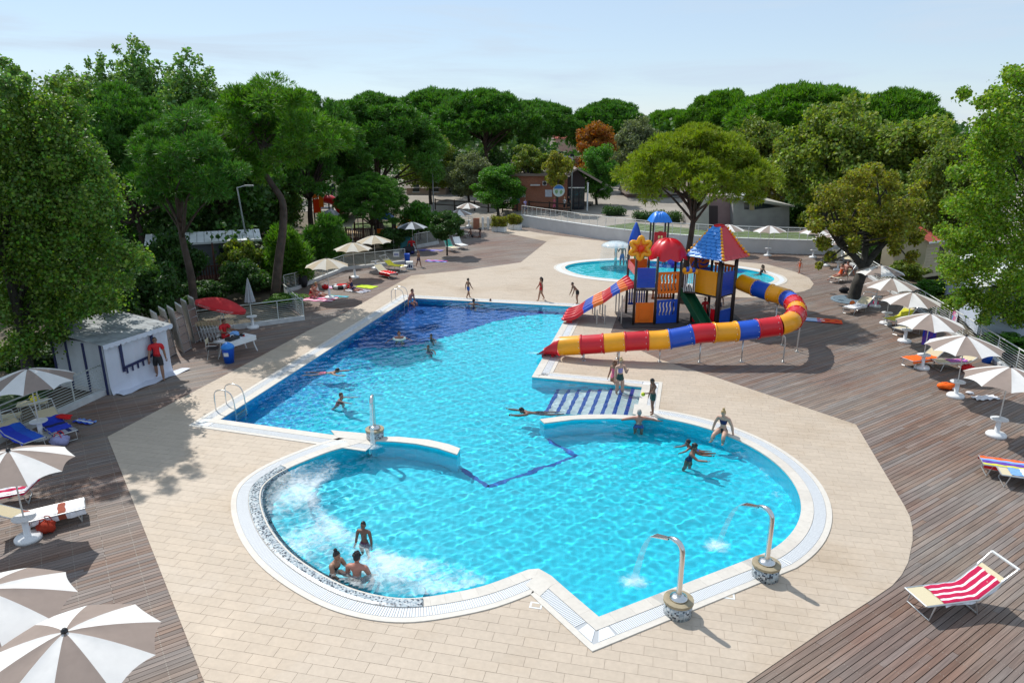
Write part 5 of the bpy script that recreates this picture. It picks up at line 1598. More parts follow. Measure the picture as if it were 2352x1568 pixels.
# its wooden veranda
RBR = M('red_brown_wood', (0.13, 0.05, 0.035), 0.8, noise=(3, 0.2))
def veranda(label, a, ang, L, W, z, h, step=0.16, posts=True, mat=RBR):
    t = thing('veranda', label, 'veranda', a, ang)
    n = int(L / 0.14)
    bm_ = MB().box((0, W / 2, 0), (0.128, W, 0.04)).mesh('floor_board', mat)
    for i in range(n): link('floor_board', bm_, t, (0.07 + i * L / n, 0, z))
    for zz in (0.12, h):
        MB().beam((0, 0.02, z + zz), (L, 0.02, z + zz), 0.05, 0.07).build('rail', mat, t)
    bl_ = MB().box((0, 0.02, z + h / 2 + 0.06), (0.07, 0.025, h - 0.2)).mesh('baluster', mat)
    for i in range(int(L / step)): link('baluster', bl_, t, (step * (i + 0.5), 0, 0))
    for i in range(4):
        MB().box2((L * i / 3 - 0.05, 0.05, -0.1), (L * i / 3 + 0.05, 0.15, z + (2.3 if posts else h))).build('post', mat, t)
    return t
veranda('red-brown wooden veranda in front of the dark left caravan', (cv.x - 2.6, cv.y + 1.0, 0), R(22), 5.2, 1.9, 0.7, 0.9)
v2 = P(792, 575)
veranda('wooden veranda with balusters beside the dark young pine', (v2.x - 0.3, v2.y + 2, 0), R(8), 2.2, 1.6, 0.5, 0.95)
tn = Vector((PY(722, 500, 60).x, 60, 0))
t = thing('white_tent', 'white gabled tent roof below the far green-roofed play tower', 'tent', tn)
tw = PY(764, 500, 60).x - tn.x; tz = PY(722, 503, 60).z
MB().add([(0, 0, tz), (tw, 0, tz), (tw / 2, 0, tz + 0.6), (0, 3, tz), (tw, 3, tz), (tw / 2, 3, tz + 0.6)], [(0, 1, 2), (0, 2, 5, 3), (1, 4, 5, 2), (3, 5, 4)]).build('canopy', TARP, t)
for x in (0.05, tw - 0.05):
    for y in (0.05, 2.9): MB().tube([(x, y, -0.1), (x, y, tz)], 0.04, 6).build('post', ALU, t)
aw = Vector((PY(728, 520, 57).x, 57, 0))
t = thing('cream_awning', 'cream awning stretched behind the dark young pine', 'awning', aw)
L_ = PY(808, 520, 57).x - aw.x; z1_, z0_ = PY(740, 503, 57).z, PY(800, 521, 57).z
MB().grid([[(L_ * i / 8, 0.4 * j, (z0_ + (z1_ - z0_) * (j / 6)) + 0.04 * math.sin(i * 1.7) * math.sin(j)) for i in range(9)] for j in range(7)]).build('sheet', M('cream_canvas', (0.62, 0.55, 0.42), 0.8), t, True)
for x in (0, L_):
    MB().tube([(x, 0, -0.1), (x, 0, z0_)], 0.04, 6).build('pole', ALU, t); MB().tube([(x, 2.4, -0.1), (x, 2.4, z1_)], 0.04, 6).build('pole', ALU, t)

# sand yard glimpsed behind the cream parasols
sy = sheet('sand_yard', [tuple(P(790, 590)[:2]), tuple(P(900, 560)[:2]), tuple(P(915, 525)[:2]), tuple(P(770, 530)[:2]), tuple(P(740, 560)[:2])], [], -0.05, M('sandy_ground', (0.42, 0.3, 0.17), 0.95, noise=(0.8, 0.15), coords='World'))
gl = sheet('grass_verge', [tuple(P(780, 524)[:2]), tuple(P(915, 520)[:2]), tuple(P(920, 508)[:2]), tuple(P(770, 512)[:2])], [], -0.045, M('lawn_grass', (0, 0, 0)))

# ================================================================== WATER PLAYGROUND
play = thing('play_tower', 'dark-posted play towers with red dome and coloured pyramid roof', 'play tower', (6.2, 34.3, 0), R(4))
inv = Matrix.Translation(Vector((6.2, 34.3, 0))) @ Matrix.Rotation(R(4), 4, 'Z'); inv.invert()
def LP(x, y, z=0.0): return inv @ Vector((x, y, z))
def post(x, y, h, r=0.065, name='post'):
    p = LP(x, y); return MB().tube([(p.x, p.y, -0.05), (p.x, p.y, h)], r, 10).build(name, DARKPOST, play, True)
def panel(p, q, z0, z1, mat, kind='board', name='panel', parent=play, th=0.05, n=8, mat2=None, sl=0.0):
    """wall panel between two plan points; kind board / slats / waves / plain. sl lifts the q end"""
    a, b = LP(*p), LP(*q)
    d = (b - a); L = d.length; ang = math.atan2(d.y, d.x)
    t = MB()
    if kind in ('board', 'plain'):
        t.box((L / 2, 0, (z0 + z1) / 2), (L, th, z1 - z0))
        o = t.build(name, mat, parent, loc=(a.x, a.y, 0), rz=ang)
        if kind == 'board':
            bm_ = MB().box((L / 2, 0, 0), (L * 0.97, th + 0.035, (z1 - z0) / n * 0.82)).mesh('board', mat2 or mat)
            for i in range(n): link('board', bm_, o, (0, 0, z0 + (z1 - z0) * (i + 0.5) / n))
        return o
    t.box((L / 2, 0, z0 + 0.06), (L, th, 0.12)).box((L / 2, 0, z1 - 0.06), (L, th, 0.12))
    if kind == 'waves': t.box((0.05, 0, (z0 + z1) / 2), (0.1, th, z1 - z0 - 0.24)).box((L - 0.05, 0, (z0 + z1) / 2), (0.1, th, z1 - z0 - 0.24))
    o = t.build(name, mat, parent, loc=(a.x, a.y, 0), rz=ang)
    for i in range(n):
        x = L * (i + 0.5) / n
        w = L / n * (0.62 if kind == 'waves' else 0.55)
        if kind == 'waves':
            g = []
            for k in range(9):
                zz = z0 + 0.11 + (z1 - z0 - 0.22) * k / 8; xx = x + 0.03 * math.sin(k * 1.6 + 0.4)
                g.append([(xx - w / 2, -th * 0.45, zz), (xx + w / 2, -th * 0.45, zz), (xx + w / 2, th * 0.45, zz), (xx - w / 2, th * 0.45, zz), (xx - w / 2, -th * 0.45, zz)])
            MB().grid(g).build('slat', mat2 or mat, o)
        else:
            MB().box((x, 0, (z0 + z1) / 2), (w, th * 0.7, z1 - z0 - 0.242)).build('slat', mat2 or mat, o)
    return o
def floor(pts, z, name='platform', mat=DARKPOST):
    q = [LP(*p) for p in pts]
    return MB().prism([(v.x, v.y) for v in q], z - 0.08, z).build(name, mat, play)
# bay of the lane slide
a1, a2, a3, a4 = (6.18, 34.25), (7.26, 34.3), (7.26, 36.6), (6.18, 36.6)
b2_, b3_ = (8.5, 34.55), (8.5, 35.8)
for p, h in ((a1, 3.75), (a2, 3.5), (a3, 3.5), (a4, 3.75), (b2_, 3.5), (b3_, 3.5)): post(*p, h)
floor([a1, a2, a3, a4], 1.86); floor([(7.27, 34.3), b2_, b3_, (7.27, 35.8)], 1.84)
panel((6.26, 34.25), (7.18, 34.29), 1.95, 2.95, BLUE, 'board', n=8)
panel((6.26, 34.25), (7.18, 34.29), 0.14, 1.18, ORANGE, 'plain', 'lower_panel')
o = panel((6.45, 34.225), (7.0, 34.245), 0.3, 0.9, ORANGE, 'plain', 'panel_relief', th=0.05)
panel((6.26, 36.6), (7.18, 36.6), 2.4, 3.0, ORANGE, 'plain', 'back_panel')
panel((6.26, 36.58), (7.18, 36.58), 0.5, 1.5, BLUE, 'slats', 'back_rail', n=7)
panel((6.18, 34.35), (6.18, 36.5), 2.55, 2.95, RED, 'plain', 'slide_header')
panel((7.34, 34.31), (8.42, 34.53), 1.62, 2.72, ORANGE, 'waves', n=6)
panel((7.34, 34.31), (8.42, 34.53), 0.12, 1.3, BLUE, 'waves', 'lower_rail', n=6)
panel((7.34, 34.31), (8.42, 34.53), 0.08, 0.5, BLUE, 'plain', 'kick_panel', th=0.07)
panel((7.34, 35.75), (8.42, 35.78), 1.0, 1.55, ORANGE, 'slats', 'back_rail', n=7)
# red dome of petals over the second bay
c = LP(7.88, 35.0)
g = []
for i in range(11):
    t_ = i / 10; row = []
    for k in range(65):
        a = 2 * math.pi * k / 64
        lob = abs(math.sin(4 * a + 0.4))
        tier = 1 + 0.10 * max(0, math.sin(t_ * math.pi * 2.2)) * lob
        r_ = 0.92 * math.sin(t_ * math.pi / 2) ** 0.85 * tier * (1 + 0.05 * lob * t_)
        z = 4.32 - 0.9 * (1 - math.cos(t_ * math.pi / 2)) ** 0.9 - (0.14 * lob if i == 10 else 0) + 0.03 * lob * (1 - t_)
        row.append((c.x + r_ * math.cos(a), c.y + r_ * math.sin(a) * 0.92, z))
    g.append(row)
MB().grid(g).build('petal_dome', RED, play, True)
# star flower on the corner post
st = MB(); n_ = 60
ring_ = [(0.42 + 0.13 * math.cos(6 * 2 * math.pi * k / n_)) for k in range(n_)]
sx = LP(6.3, 34.05, 3.98)
st.tube([(sx.x + ring_[k] * math.cos(2 * math.pi * k / n_ + .5), sx.y - 0.03, sx.z + ring_[k] * math.sin(2 * math.pi * k / n_ + .5)) for k in range(n_)], 0.1, 8, closed=True)
sf = st.build('star_flower', YELLOW, play, True)
g = [[(sx.x + ring_[k % n_] * f * math.cos(2 * math.pi * k / n_ + .5), sx.y - 0.02 - 0.05 * (1 - f), sx.z + ring_[k % n_] * f * math.sin(2 * math.pi * k / n_ + .5)) for k in range(n_ + 1)] for f in (0.0, 0.5, 1.0)]
MB().grid(g).build('flower_face', ORANGE, sf, True)
MB().ball((sx.x, sx.y - 0.12, sx.z), 0.17).build('flower_centre', M('red_orange_plastic', srgb(235, 60, 15), 0.3), sf, True)
# blue pointed cone on the back post
cx_ = LP(6.5, 36.6)
MB().lathe([(0.36, 3.72), (0.4, 3.8), (0.3, 4.2), (0.17, 4.6), (0.05, 4.9), (0.0, 4.93)], (cx_.x, cx_.y, 0), 14).build('blue_cone', BLUE, play, True)
MB().box((cx_.x + 0.25, cx_.y + 0.02, 3.3), (0.55, 0.08, 0.95)).build('green_panel', GREENP, play)
# second tower, turned corner-on
bc_ = Vector((10.3, 34.75)); hd = 1.02
cor = [(bc_.x + hd * math.cos(R(a)), bc_.y + hd * math.sin(R(a))) for a in (-95, -5, 85, 175)]
for p in cor: post(*p, 3.5, 0.075)
post(cor[0][0] + 0.16, cor[0][1] + 0.12, 3.3, 0.06); post(cor[1][0] - 0.1, cor[1][1] - 0.12, 3.3, 0.06)
floor(cor, 1.6)
def lerp2(p, q, t): return (p[0] + (q[0] - p[0]) * t, p[1] + (q[1] - p[1]) * t)
panel(lerp2(cor[3], cor[0], 0.07), lerp2(cor[3], cor[0], 0.93), 1.62, 2.82, YELLOW, 'board', n=9)
panel(lerp2(cor[0], cor[1], 0.12), lerp2(cor[0], cor[1], 0.93), 1.6, 2.78, BLUE, 'board', n=9)
panel(lerp2(cor[1], cor[2], 0.1), lerp2(cor[1], cor[2], 0.9), 2.3, 3.0, ORANGE, 'slats', 'back_rail', n=6)
panel(lerp2(cor[2], cor[3], 0.1), lerp2(cor[2], cor[3], 0.9), 1.7, 2.75, BLUE, 'slats', 'back_rail', n=7)
panel(lerp2(cor[0], cor[1], 0.15), lerp2(cor[0], cor[1], 0.9), 0.1, 0.85, BLUE, 'plain', 'lower_panel')
for k, t_ in enumerate((0.06, 0.8)):
    panel(lerp2(cor[3], cor[0], t_), lerp2(cor[3], cor[0], t_ + 0.16), 0.08, 0.95, RED, 'plain', 'red_post_guard', th=0.14)
# spiral-patterned disc and climbing panel behind
w1 = LP(9.75, 35.9, 3.0)
dk = MB().lathe([(0, 0), (0.52, 0), (0.52, 0.08), (0, 0.08)], n=26).build('play_wheel', ORANGE, play); dk.rotation_euler = (R(90), 0, 0); dk.location = w1
for k in range(5):
    MB().tube([(w1.x + (0.1 + 0.09 * j) * math.cos(k * 1.257 + j * 0.28), w1.y - 0.1, w1.z + (0.1 + 0.09 * j) * math.sin(k * 1.257 + j * 0.28)) for j in range(5)], 0.045, 6).build('wheel_swirl', BLUE, play)
# bridge with sloping balustrade between the towers
br = [LP(8.55, 34.7, 1.75), LP(9.2, 34.85, 1.65)]
MB().beam(br[0], br[1], 1.0, 0.08).build('bridge', DARKPOST, play)
for k in range(7):
    p = br[0].lerp(br[1], (k + 0.5) / 7)
    MB().tube([(p.x, p.y - 0.48, p.z), (p.x, p.y - 0.48, p.z + 0.9 + 0.03 * k)], 0.018, 6).build('baluster', WHITE, play)
MB().beam(br[0] + Vector((0, -0.48, 0.95)), br[1] + Vector((0, -0.48, 1.1)), 0.07, 0.1).build('bridge_rail', YELLOW, play)
for k in range(5):
    MB().ball(br[0].lerp(br[1], k / 4) + Vector((0, -0.5, 1.1 + 0.06 * (k % 2))), (0.11, 0.05, 0.14)).build('leaf_ornament', BLUE if k % 2 else YELLOW, play, True)
# ladder chute in green below the bridge
l0, l1 = LP(8.75, 34.9, 1.7), LP(9.6, 33.4, 0.1)
MB().beam(l0, l1, 0.7, 0.06).build('green_chute', M('dark_green_plastic', srgb(15, 80, 50), 0.4), play)
for s in (-1, 1):
    MB().beam(l0 + Vector((0.3 * s, 0.18 * s, 0.16)), l1 + Vector((0.3 * s, 0.18 * s, 0.16)), 0.05, 0.3).build('chute_side', M('dark_green_plastic', (0, 0, 0)), play)
# pyramid roof: blue scales, red face, yellow ridges
apx, eav, RD = 4.98, 3.46, 1.6
rc = [(bc_.x + RD * math.cos(R(a)), bc_.y + RD * math.sin(R(a))) for a in (-95, -5, 85, 175)]
def rpt(i, s, t):
    """point on roof face i: s along the eave, t up the slope"""
    a, b = Vector(rc[i]), Vector(rc[(i + 1) % 4]); c_ = bc_
    f = (1 - t) ** 1.0 * (1 - 0.05 * math.sin(math.pi * t)) + 0.2 * t
    e = a.lerp(b, s); p = c_ + (e - c_) * f
    return LP(p.x, p.y, eav + (apx - eav) * t)
for i, m_ in ((0, RED), (1, BLUE), (2, RED), (3, SKYBLUE)):
    MB().grid([[rpt(i, s / 8, t / 8) for s in range(9)] for t in range(9)]).build('roof_face', m_, play, True)
for i, m_, rows in ((3, SKYBLUE, 9), (0, RED, 1)):
    for r_ in range(rows):
        t0 = r_ / 9.5; nn = max(2, round(7 * (1 - t0 * 0.8)))
        for k in range(nn):
            s0 = (k + 0.5 + (0.25 if r_ % 2 else -0.0)) / (nn + 0.25); ws = 0.6 / nn
            nrm = (rpt(i, s0 + .01, t0) - rpt(i, s0 - .01, t0)).cross(rpt(i, s0, t0 + .01) - rpt(i, s0, t0)).normalized()
            if nrm.z < 0: nrm = -nrm
            pts = [rpt(i, min(1, max(0, s0 + ws * x)), max(0.0, t0 + y)) + nrm * h for x, y, h in ((-1, .12, .02), (-1, .02, .06), (-.6, -.025, .07), (0, -.045, .075), (.6, -.025, .07), (1, .02, .06), (1, .12, .02))]
            if t0 == 0: pts = [p + Vector((0, 0, 0)) for p in pts]
            MB().add(pts, [tuple(range(7))]).add([pts[1], pts[2], pts[3], pts[4], pts[5]] + [p - nrm * 0.05 for p in pts[1:6]], [(0, 5, 6, 1), (1, 6, 7, 2), (2, 7, 8, 3), (3, 8, 9, 4)]).build('shingle', m_, play)
for i in range(4):
    for k in range(10):
        p = rpt(i, 0, k / 10.5); q = rpt(i, 0, (k + 1) / 10.5)
        MB().ball(p.lerp(q, 0.5) + Vector((0, 0, 0.03)), (0.1 - 0.005 * k, 0.1 - 0.005 * k, 0.08), 8, 6).build('ridge_scale', YELLOW, play, True)
MB().ball(LP(bc_.x, bc_.y, apx), (0.3, 0.3, 0.1)).build('roof_cap', RED, play, True)
floor([(5.6, 33.7), (12.0, 33.4), (12.0, 36.4), (5.6, 36.9)], 0.03, 'safety_mat', M('dark_rubber', (0.06, 0.05, 0.05), 0.9))

# ------------------------------------------------------------------ closed tube slide
K_ = 3.0154
def ZQ(x, y, z): return P((1340 + x / K_) * 0.91875, (500 + y / K_) * 0.91875, z)
tp = [ZQ(*q) for q in [(1545, 618, 2.12), (1650, 660, 2.0), (1770, 700, 1.92), (1880, 735, 1.85), (1955, 800, 1.78), (1955, 880, 1.72), (1880, 935, 1.66), (1740, 960, 1.52), (1543, 982, 1.39), (1400, 1000, 1.34),
                       (1240, 1018, 1.3), (1080, 1038, 1.12), (935, 1048, .98), (780, 1063, .92), (625, 1073, .84), (480, 1085, .74), (360, 1092, .66), (250, 1098, .58), (185, 1100, .52)]]
for q in tp[12:]: pass
xs_ = np.array([[p.x, p.y, p.z] for p in tp])
ys = xs_[:, 1].copy()
for _ in range(6): ys[8:-1] = (ys[7:-2] + 2 * ys[8:-1] + ys[9:]) / 4           # the lower run is straight
tp = [Vector((a[0], y, a[2])) for a, y in zip(xs_, ys)]
path = spline(tp, 8)
cum = [0]
for a, b in zip(path, path[1:]): cum.append(cum[-1] + (b - a).length)
def at_len(s):
    s = max(0, min(cum[-1] - 1e-6, s)); i = next(k for k in range(len(cum) - 1) if cum[k + 1] >= s)
    return path[i].lerp(path[i + 1], (s - cum[i]) / (cum[i + 1] - cum[i]))
tube = thing('tube_slide', 'long closed tube slide of red, yellow and blue sections ending at the pool', 'slide', path[-1] * Vector((1, 1, 0)))
o0 = tube.location.copy()
NS, TR = 18, 0.415
cols = [YELLOW, BLUE, YELLOW, BLUE, RED, YELLOW, RED, YELLOW, RED, BLUE, YELLOW, RED, BLUE, YELLOW, RED, YELLOW, RED, YELLOW]
BOLT = M('bolt_white', (0.75, 0.75, 0.75), 0.4)
for i in range(NS):
    s0, s1 = cum[-1] * i / NS, cum[-1] * (i + 1) / NS
    pts = [at_len(s0 + (s1 - s0) * k / 6) - o0 for k in range(7)]
    so = MB().tube(pts, TR, 24, caps=False).build('tube_section', cols[i], tube, True)
    if i > 0:
        d = (pts[1] - pts[0]).normalized()
        MB().tube([pts[0] - d * 0.035, pts[0] + d * 0.035], TR + 0.035, 24).build('flange', cols[(i - (i % 2))], so, True)
        x = d.cross(Vector((0, 0, 1))).normalized(); y = x.cross(d)
        mb = MB()
        for k in range(10):
            a = 2 * math.pi * k / 10
            mb.ball(pts[0] + d * 0.09 + x * math.cos(a) * (TR + 0.005) + y * math.sin(a) * (TR + 0.005), 0.018, 5, 4)
        bo = mb.build('bolts', BOLT, so); bo['kind'] = 'stuff'
# open red run-out at the pool edge
end = path[-1] - o0; d = (path[-1] - path[-5]).normalized(); d.z = 0; d.normalize(); sd_ = Vector((-d.y, d.x, 0))
g = []
for k in range(9):
    t_ = k / 8
    c_ = end + d * (0.95 * t_) + Vector((0, 0, -0.24 * t_ ** 1.5))
    op = R(180 - 118 * t_ ** 0.7)          # the hood opens towards the end
    row = []
    for j in range(19):
        a = -math.pi / 2 + (j - 9) / 9 * op
        row.append(c_ + sd_ * (math.cos(a) * 0.43 * (1 + 0.25 * t_)) + Vector((0, 0, math.sin(a) * 0.43 * (1 - 0.45 * t_))))
    g.append(row)
MB().grid(g).build('run_out', RED, tube, True)
for x_ in (0.3, 0.75): MB().beam(end + d * x_ + Vector((0, 0, -0.5)) - sd_ * 0.2, end + d * x_ + Vector((0, 0, -0.5)) + sd_ * 0.2, 0.1, 0.24).build('run_out_foot', RED, tube)
def leg(p, top, bow=0.0):
    p = p - o0
    pts = [(p.x, p.y, 0), (p.x, p.y, top * 0.75), (p.x - bow * 0.3, p.y, top * 0.95), (p.x - bow, p.y, top)] if bow else [(p.x, p.y, 0), (p.x, p.y, top)]
    l_ = MB().tube(spline(pts, 3) if bow else pts, 0.035, 8).build('support_leg', ALU, tube, True)
    MB().box((p.x, p.y, 0.012), (0.16, 0.16, 0.02)).build('foot_plate', ALU, l_)
near_path = lambda x: min(path, key=lambda q: (q.x - x) ** 2 + (0 if q.y < 29.6 else 100))
for x_ in (3.1, 4.55, 6.35, 8.0, 9.85):
    q = near_path(x_)
    if x_ < 5:
        for s in (-1, 1): leg(Vector((q.x, q.y + 0.22 * s, 0)), q.z - TR * 0.8)
    else: leg(Vector((q.x, q.y, 0)), q.z - TR + 0.02)
leg(ZQ(1860, 1222, 0), 1.25, 0.35); leg(ZQ(1965, 1143, 0), 1.3, -0.1); leg(ZQ(1825, 1070, 0) + Vector((0, -0.5, 0)), 1.35, 0.1)
q = path[20]; leg(Vector((q.x, q.y, 0)), q.z - TR + 0.03)

# ------------------------------------------------------------------ four-lane open slide
lane_t = thing('lane_slide', 'four-lane wavy open slide with red tips running down to the pool', 'slide', (4.5, 35.5, 0))
o1 = Vector((4.5, 35.5, 0))
lcols = [RED, BLUE, ORANGE, RED, BLUE, ORANGE, RED]
for ln_ in range(4):
    yc = 34.62 + ln_ * 0.56
    xe = 2.62 + 0.22 * (yc - 34.4)
    prof = [(xe, 0.20), (xe + 0.55, 0.30), (xe + 1.0, 0.62), (xe + 1.55, 0.95), (xe + 2.0, 1.16), (xe + 2.6, 1.6), (6.02, 1.9), (6.2, 1.93)]
    pp = spline([Vector((x, yc, z)) for x, z in prof], 6)
    cl_ = [0]
    for a, b in zip(pp, pp[1:]): cl_.append(cl_[-1] + (b - a).length)
    tot = cl_[-1]
    cuts = [0, 0.27, 0.41, 0.55, 0.69, 0.8, 0.9, 1.0]
    for sgi in range(7):
        s0, s1 = cuts[sgi] * tot, cuts[sgi + 1] * tot
        g = []
        for k in range(7):
            s = s0 + (s1 - s0) * k / 6
            i = min(len(cl_) - 2, max(0, next((j for j in range(len(cl_) - 1) if cl_[j + 1] >= s - 1e-9), len(cl_) - 2)))
            p = pp[i].lerp(pp[i + 1], (s - cl_[i]) / max(1e-9, cl_[i + 1] - cl_[i])) - o1
            nose = 0.0 if not (sgi == 0 and k < 3) else (3 - k) * 0.05
            row = []
            for (yy, zz) in ((-0.275, -0.02), (-0.275, 0.17), (-0.235, 0.19), (-0.2, 0.16), (-0.15, 0.03), (0, 0.0), (0.15, 0.03), (0.2, 0.16), (0.235, 0.19), (0.275, 0.17), (0.275, -0.02)):
                row.append((p.x, p.y + yy * (1 - nose), p.z + zz * (1 - nose * 2)))
            g.append(row)
        MB().grid(g).build('lane_section', lcols[sgi], lane_t, True)
    tipc = pp[0] - o1
    MB().ball((tipc.x + 0.02, tipc.y, tipc.z + 0.03), (0.16, 0.24, 0.09)).build('lane_tip', RED, lane_t, True)
    MB().box((tipc.x + 0.28, tipc.y, 0.1), (0.3, 0.14, 0.24)).build('tip_foot', RED, lane_t)
for x_, zt in ((4.35, 0.75), (4.75, 1.0), (5.6, 1.5)):
    for yy in (34.45, 35.45, 36.5):
        MB().tube([(x_ - o1.x, yy - o1.y, 0), (x_ - o1.x, yy - o1.y, zt)], 0.035, 8).build('support_leg', ALU, lane_t)

# ------------------------------------------------------------------ small tower in the paddling pool
sm = thing('small_play_tower', 'small tower with ribbed blue roof and red house panel beyond the paddling pool', 'play tower', (10.9, 53.9, 0))
for x in (0, 1.15):
    for y in (0, 1.1): MB().tube([(x, y, -0.1), (x, y, 2.72)], 0.07, 8).build('post', DARKPOST, sm)
g = []
for i in range(6):
    t_ = i / 5
    row = []
    for k in range(49):
        a = 2 * math.pi * k / 48
        sq = 1 / max(abs(math.cos(a)), abs(math.sin(a)))
        r_ = (0.2 + 0.62 * t_ ** 0.8) * min(sq, 1.28) * (1 + 0.04 * math.sin(16 * a))
        row.append((0.57 + r_ * math.cos(a), 0.55 + r_ * math.sin(a), 3.42 - 0.72 * t_ ** 1.5 + 0.03 * math.sin(16 * a)))
    g.append(row)
MB().grid(g).build('ribbed_roof', M('bright_blue_plastic', srgb(30, 125, 225), 0.35), sm, True)
MB().add([(0.57, 0.55, 3.42)] + [g[0][k] for k in range(48)], [(0, k + 1, (k + 1) % 48 + 1) for k in range(48)]).build('roof_top', M('bright_blue_plastic', (0, 0, 0)), sm)
hp = MB().prism([(0.1, 0), (1.05, 0), (1.05, 0.06), (0.1, 0.06)], 0.95, 1.95).build('house_panel', RED, sm)
MB().lathe([(0.0, 0), (0.16, 0), (0.16, 0.06), (0, 0.06)], (0.57, 0.03, 1.95), 12).build('panel_crest', RED, hp)
for dx, dz in ((-1, -1), (1, -1), (-1, 1), (1, 1)):
    MB().box((0.57 + 0.11 * dx, -0.012, 1.45 + 0.13 * dz), (0.14, 0.02, 0.18)).build('window_pane', M('pale_yellow_plastic', srgb(240, 215, 140), 0.4), hp)
MB().box2((0, 0, 0.88), (1.15, 1.1, 0.94)).build('platform', DARKPOST, sm)
g = [[(-0.1 - 1.1 * t_, 0.15 + y, 0.95 - 0.8 * t_ ** 1.2 + (0.25 if j in (0, 3) else 0)) for j, y in enumerate((0, 0.02, 0.7, 0.72))] for t_ in np.linspace(0, 1, 6)]
MB().grid(g).build('green_slide', GREENP, sm, True)
MB().box2((-0.5, 0.05, 0.1), (-0.05, 0.1, 1.3)).build('green_side_panel', GREENP, sm)
# purple toy in the paddling pool
pq = P(1545, 612, -0.1)
t = thing('purple_spray_toy', 'purple rounded spray toy standing in the paddling pool', 'water toy', pq)
MB().ball((0, 0, 0.5), (0.45, 0.3, 0.45)).build('body', M('purple_plastic', srgb(130, 70, 190), 0.4), t, True)
MB().tube([(0, 0, -0.25), (0, 0, 0.3)], 0.1, 8).build('stem', M('purple_plastic', (0, 0, 0)), t)
MB().ball((0.1, -0.26, 0.62), 0.09).build('eye_knob', WHITE, t, True)

# ------------------------------------------------------------------ far playground left
def far_tower(label, base, colr, h, w=1.6):
    t = thing('far_play_tower', label, 'play tower', base)
    for x in (0, w):
        for y in (0, w): MB().tube([(x, y, -0.1), (x, y, h)], 0.08, 6).build('post', DARKPOST, t)
    return t
fp = Vector((PY(722, 490, 74).x, 74, 0)); hz_ = PY(730, 441, 74).z; hzb = PY(730, 424, 74).z
t = far_tower('far play tower with green leaf roof and red slide among the pines', fp, GREENP, hz_)
g = []
for i in range(6):
    t_ = i / 5; g.append([(0.6 + (0.15 + 0.85 * t_) * (1 + 0.05 * math.sin(12 * 2 * math.pi * k / 40)) * math.cos(2 * math.pi * k / 40), 0.8 + (0.15 + 0.85 * t_) * math.sin(2 * math.pi * k / 40), hzb - (hzb - hz_) * t_ ** 1.6 + 0.05 * math.sin(12 * 2 * math.pi * k / 40)) for k in range(41)])
MB().grid(g).build('leaf_roof', GREENP, t, True)
z1, z2 = PY(730, 489, 74).z, PY(730, 446, 74).z
MB().box2((0.0, -0.1, z1), (0.75, -0.02, z2 - 0.5)).build('red_panel', M('red_orange_plastic', (0, 0, 0)), t)
MB().box2((0.62, -0.2, z1 + 0.6), (1.1, -0.12, z2)).build('orange_panel', ORANGE, t)
MB().ball((0.15, -0.1, z2 - 0.1), (0.35, 0.1, 0.35)).build('butterfly_ornament', ORANGE, t, True)
MB().tube([(1.2, 0.2, z2 - 0.5), (1.8, 0.1, z2 - 0.55), (2.4, 0, z2 - 0.9), (3.0, -0.2, z2 - 1.9)], 0.45, 10).build('red_tube', RED, t, True)
MB().box2((0, 0, z1 + 0.4), (1.6, 1.6, z1 + 0.5)).build('platform', DARKPOST, t)
f2 = Vector((PY(925, 512, 66).x, 66, 0))
t = far_tower('low red, yellow and blue play frame half hidden by the low pine', f2, RED, 2.0, 1.2)
for k, (m_, x) in enumerate(((RED, 0.0), (YELLOW, 0.45), (BLUE, 1.25))):
    MB().box2((x, -0.1, 0.6), (x + 0.5, -0.03, 1.7 - 0.2 * k)).build('panel', m_, t)
MB().beam((0.4, -0.2, 1.9), (-0.8, -0.6, 0.4), 0.5, 0.06).build('chute', YELLOW, t)
f3 = Vector((PY(862, 508, 62).x, 62, 0))
t = far_tower('blue and orange play frame glimpsed above the sand yard', f3, BLUE, 1.9, 1.5)
MB().lathe([(0.9, 1.9), (0.6, 2.3), (0.1, 2.6), (0, 2.6)], (0.75, 0.75, 0), 10).build('blue_roof', BLUE, t)
MB().box2((0.1, -0.08, 0.5), (1.2, -0.02, 1.1)).build('orange_panel', ORANGE, t)

# ================================================================== POOL FITTINGS
def mosaic_base(t, r, h):
    MB().lathe([(r, 0), (r, h - 0.06), (0, h - 0.06)], n=22).build('mosaic_base', MOSAIC, t, True)
    MB().lathe([(r + 0.02, h - 0.058), (r + 0.02, h), (r - 0.06, h + 0.012), (0, h + 0.012)], n=22).build('stone_rim', M('tan_stone_rim', (0.34, 0.28, 0.18), 0.7, noise=(8, 0.15)), t)
    MB().lathe([(0.19, h + 0.014), (0.18, h + 0.05), (0.1, h + 0.09), (0.06, h + 0.1), (0, h + 0.1)], n=20).build('steel_collar', STEEL, t, True)
def shower(label, base, aim, H=1.62):
    t = thing('water_cannon', label, 'water jet', base, aim)
    mosaic_base(t, 0.29, 0.36)
    MB().tube(spline([(0, 0, 0.4), (0, 0, 0.9), (0, 0, H - 0.3), (0.02, 0, H - 0.1), (0.12, 0, H), (0.3, 0, H + 0.0), (0.42, 0, H - 0.06)], 4), [0.058] * 19 + [0.05, 0.045, 0.04, 0.035, 0.03, 0.026], 12).build('spout_pipe', STEEL, t, True)
    MB().add([(0.36, -0.05, H - 0.02), (0.36, 0.05, H - 0.02), (0.36, 0.05, H - 0.06), (0.36, -0.05, H - 0.06), (0.78, -0.1, H - 0.17), (0.78, 0.1, H - 0.17), (0.78, 0.1, H - 0.185), (0.78, -0.1, H - 0.185)],
             [(0, 1, 5, 4), (3, 7, 6, 2), (0, 4, 7, 3), (1, 2, 6, 5), (4, 5, 6, 7)]).build('flat_nozzle', STEEL, t)
    return t
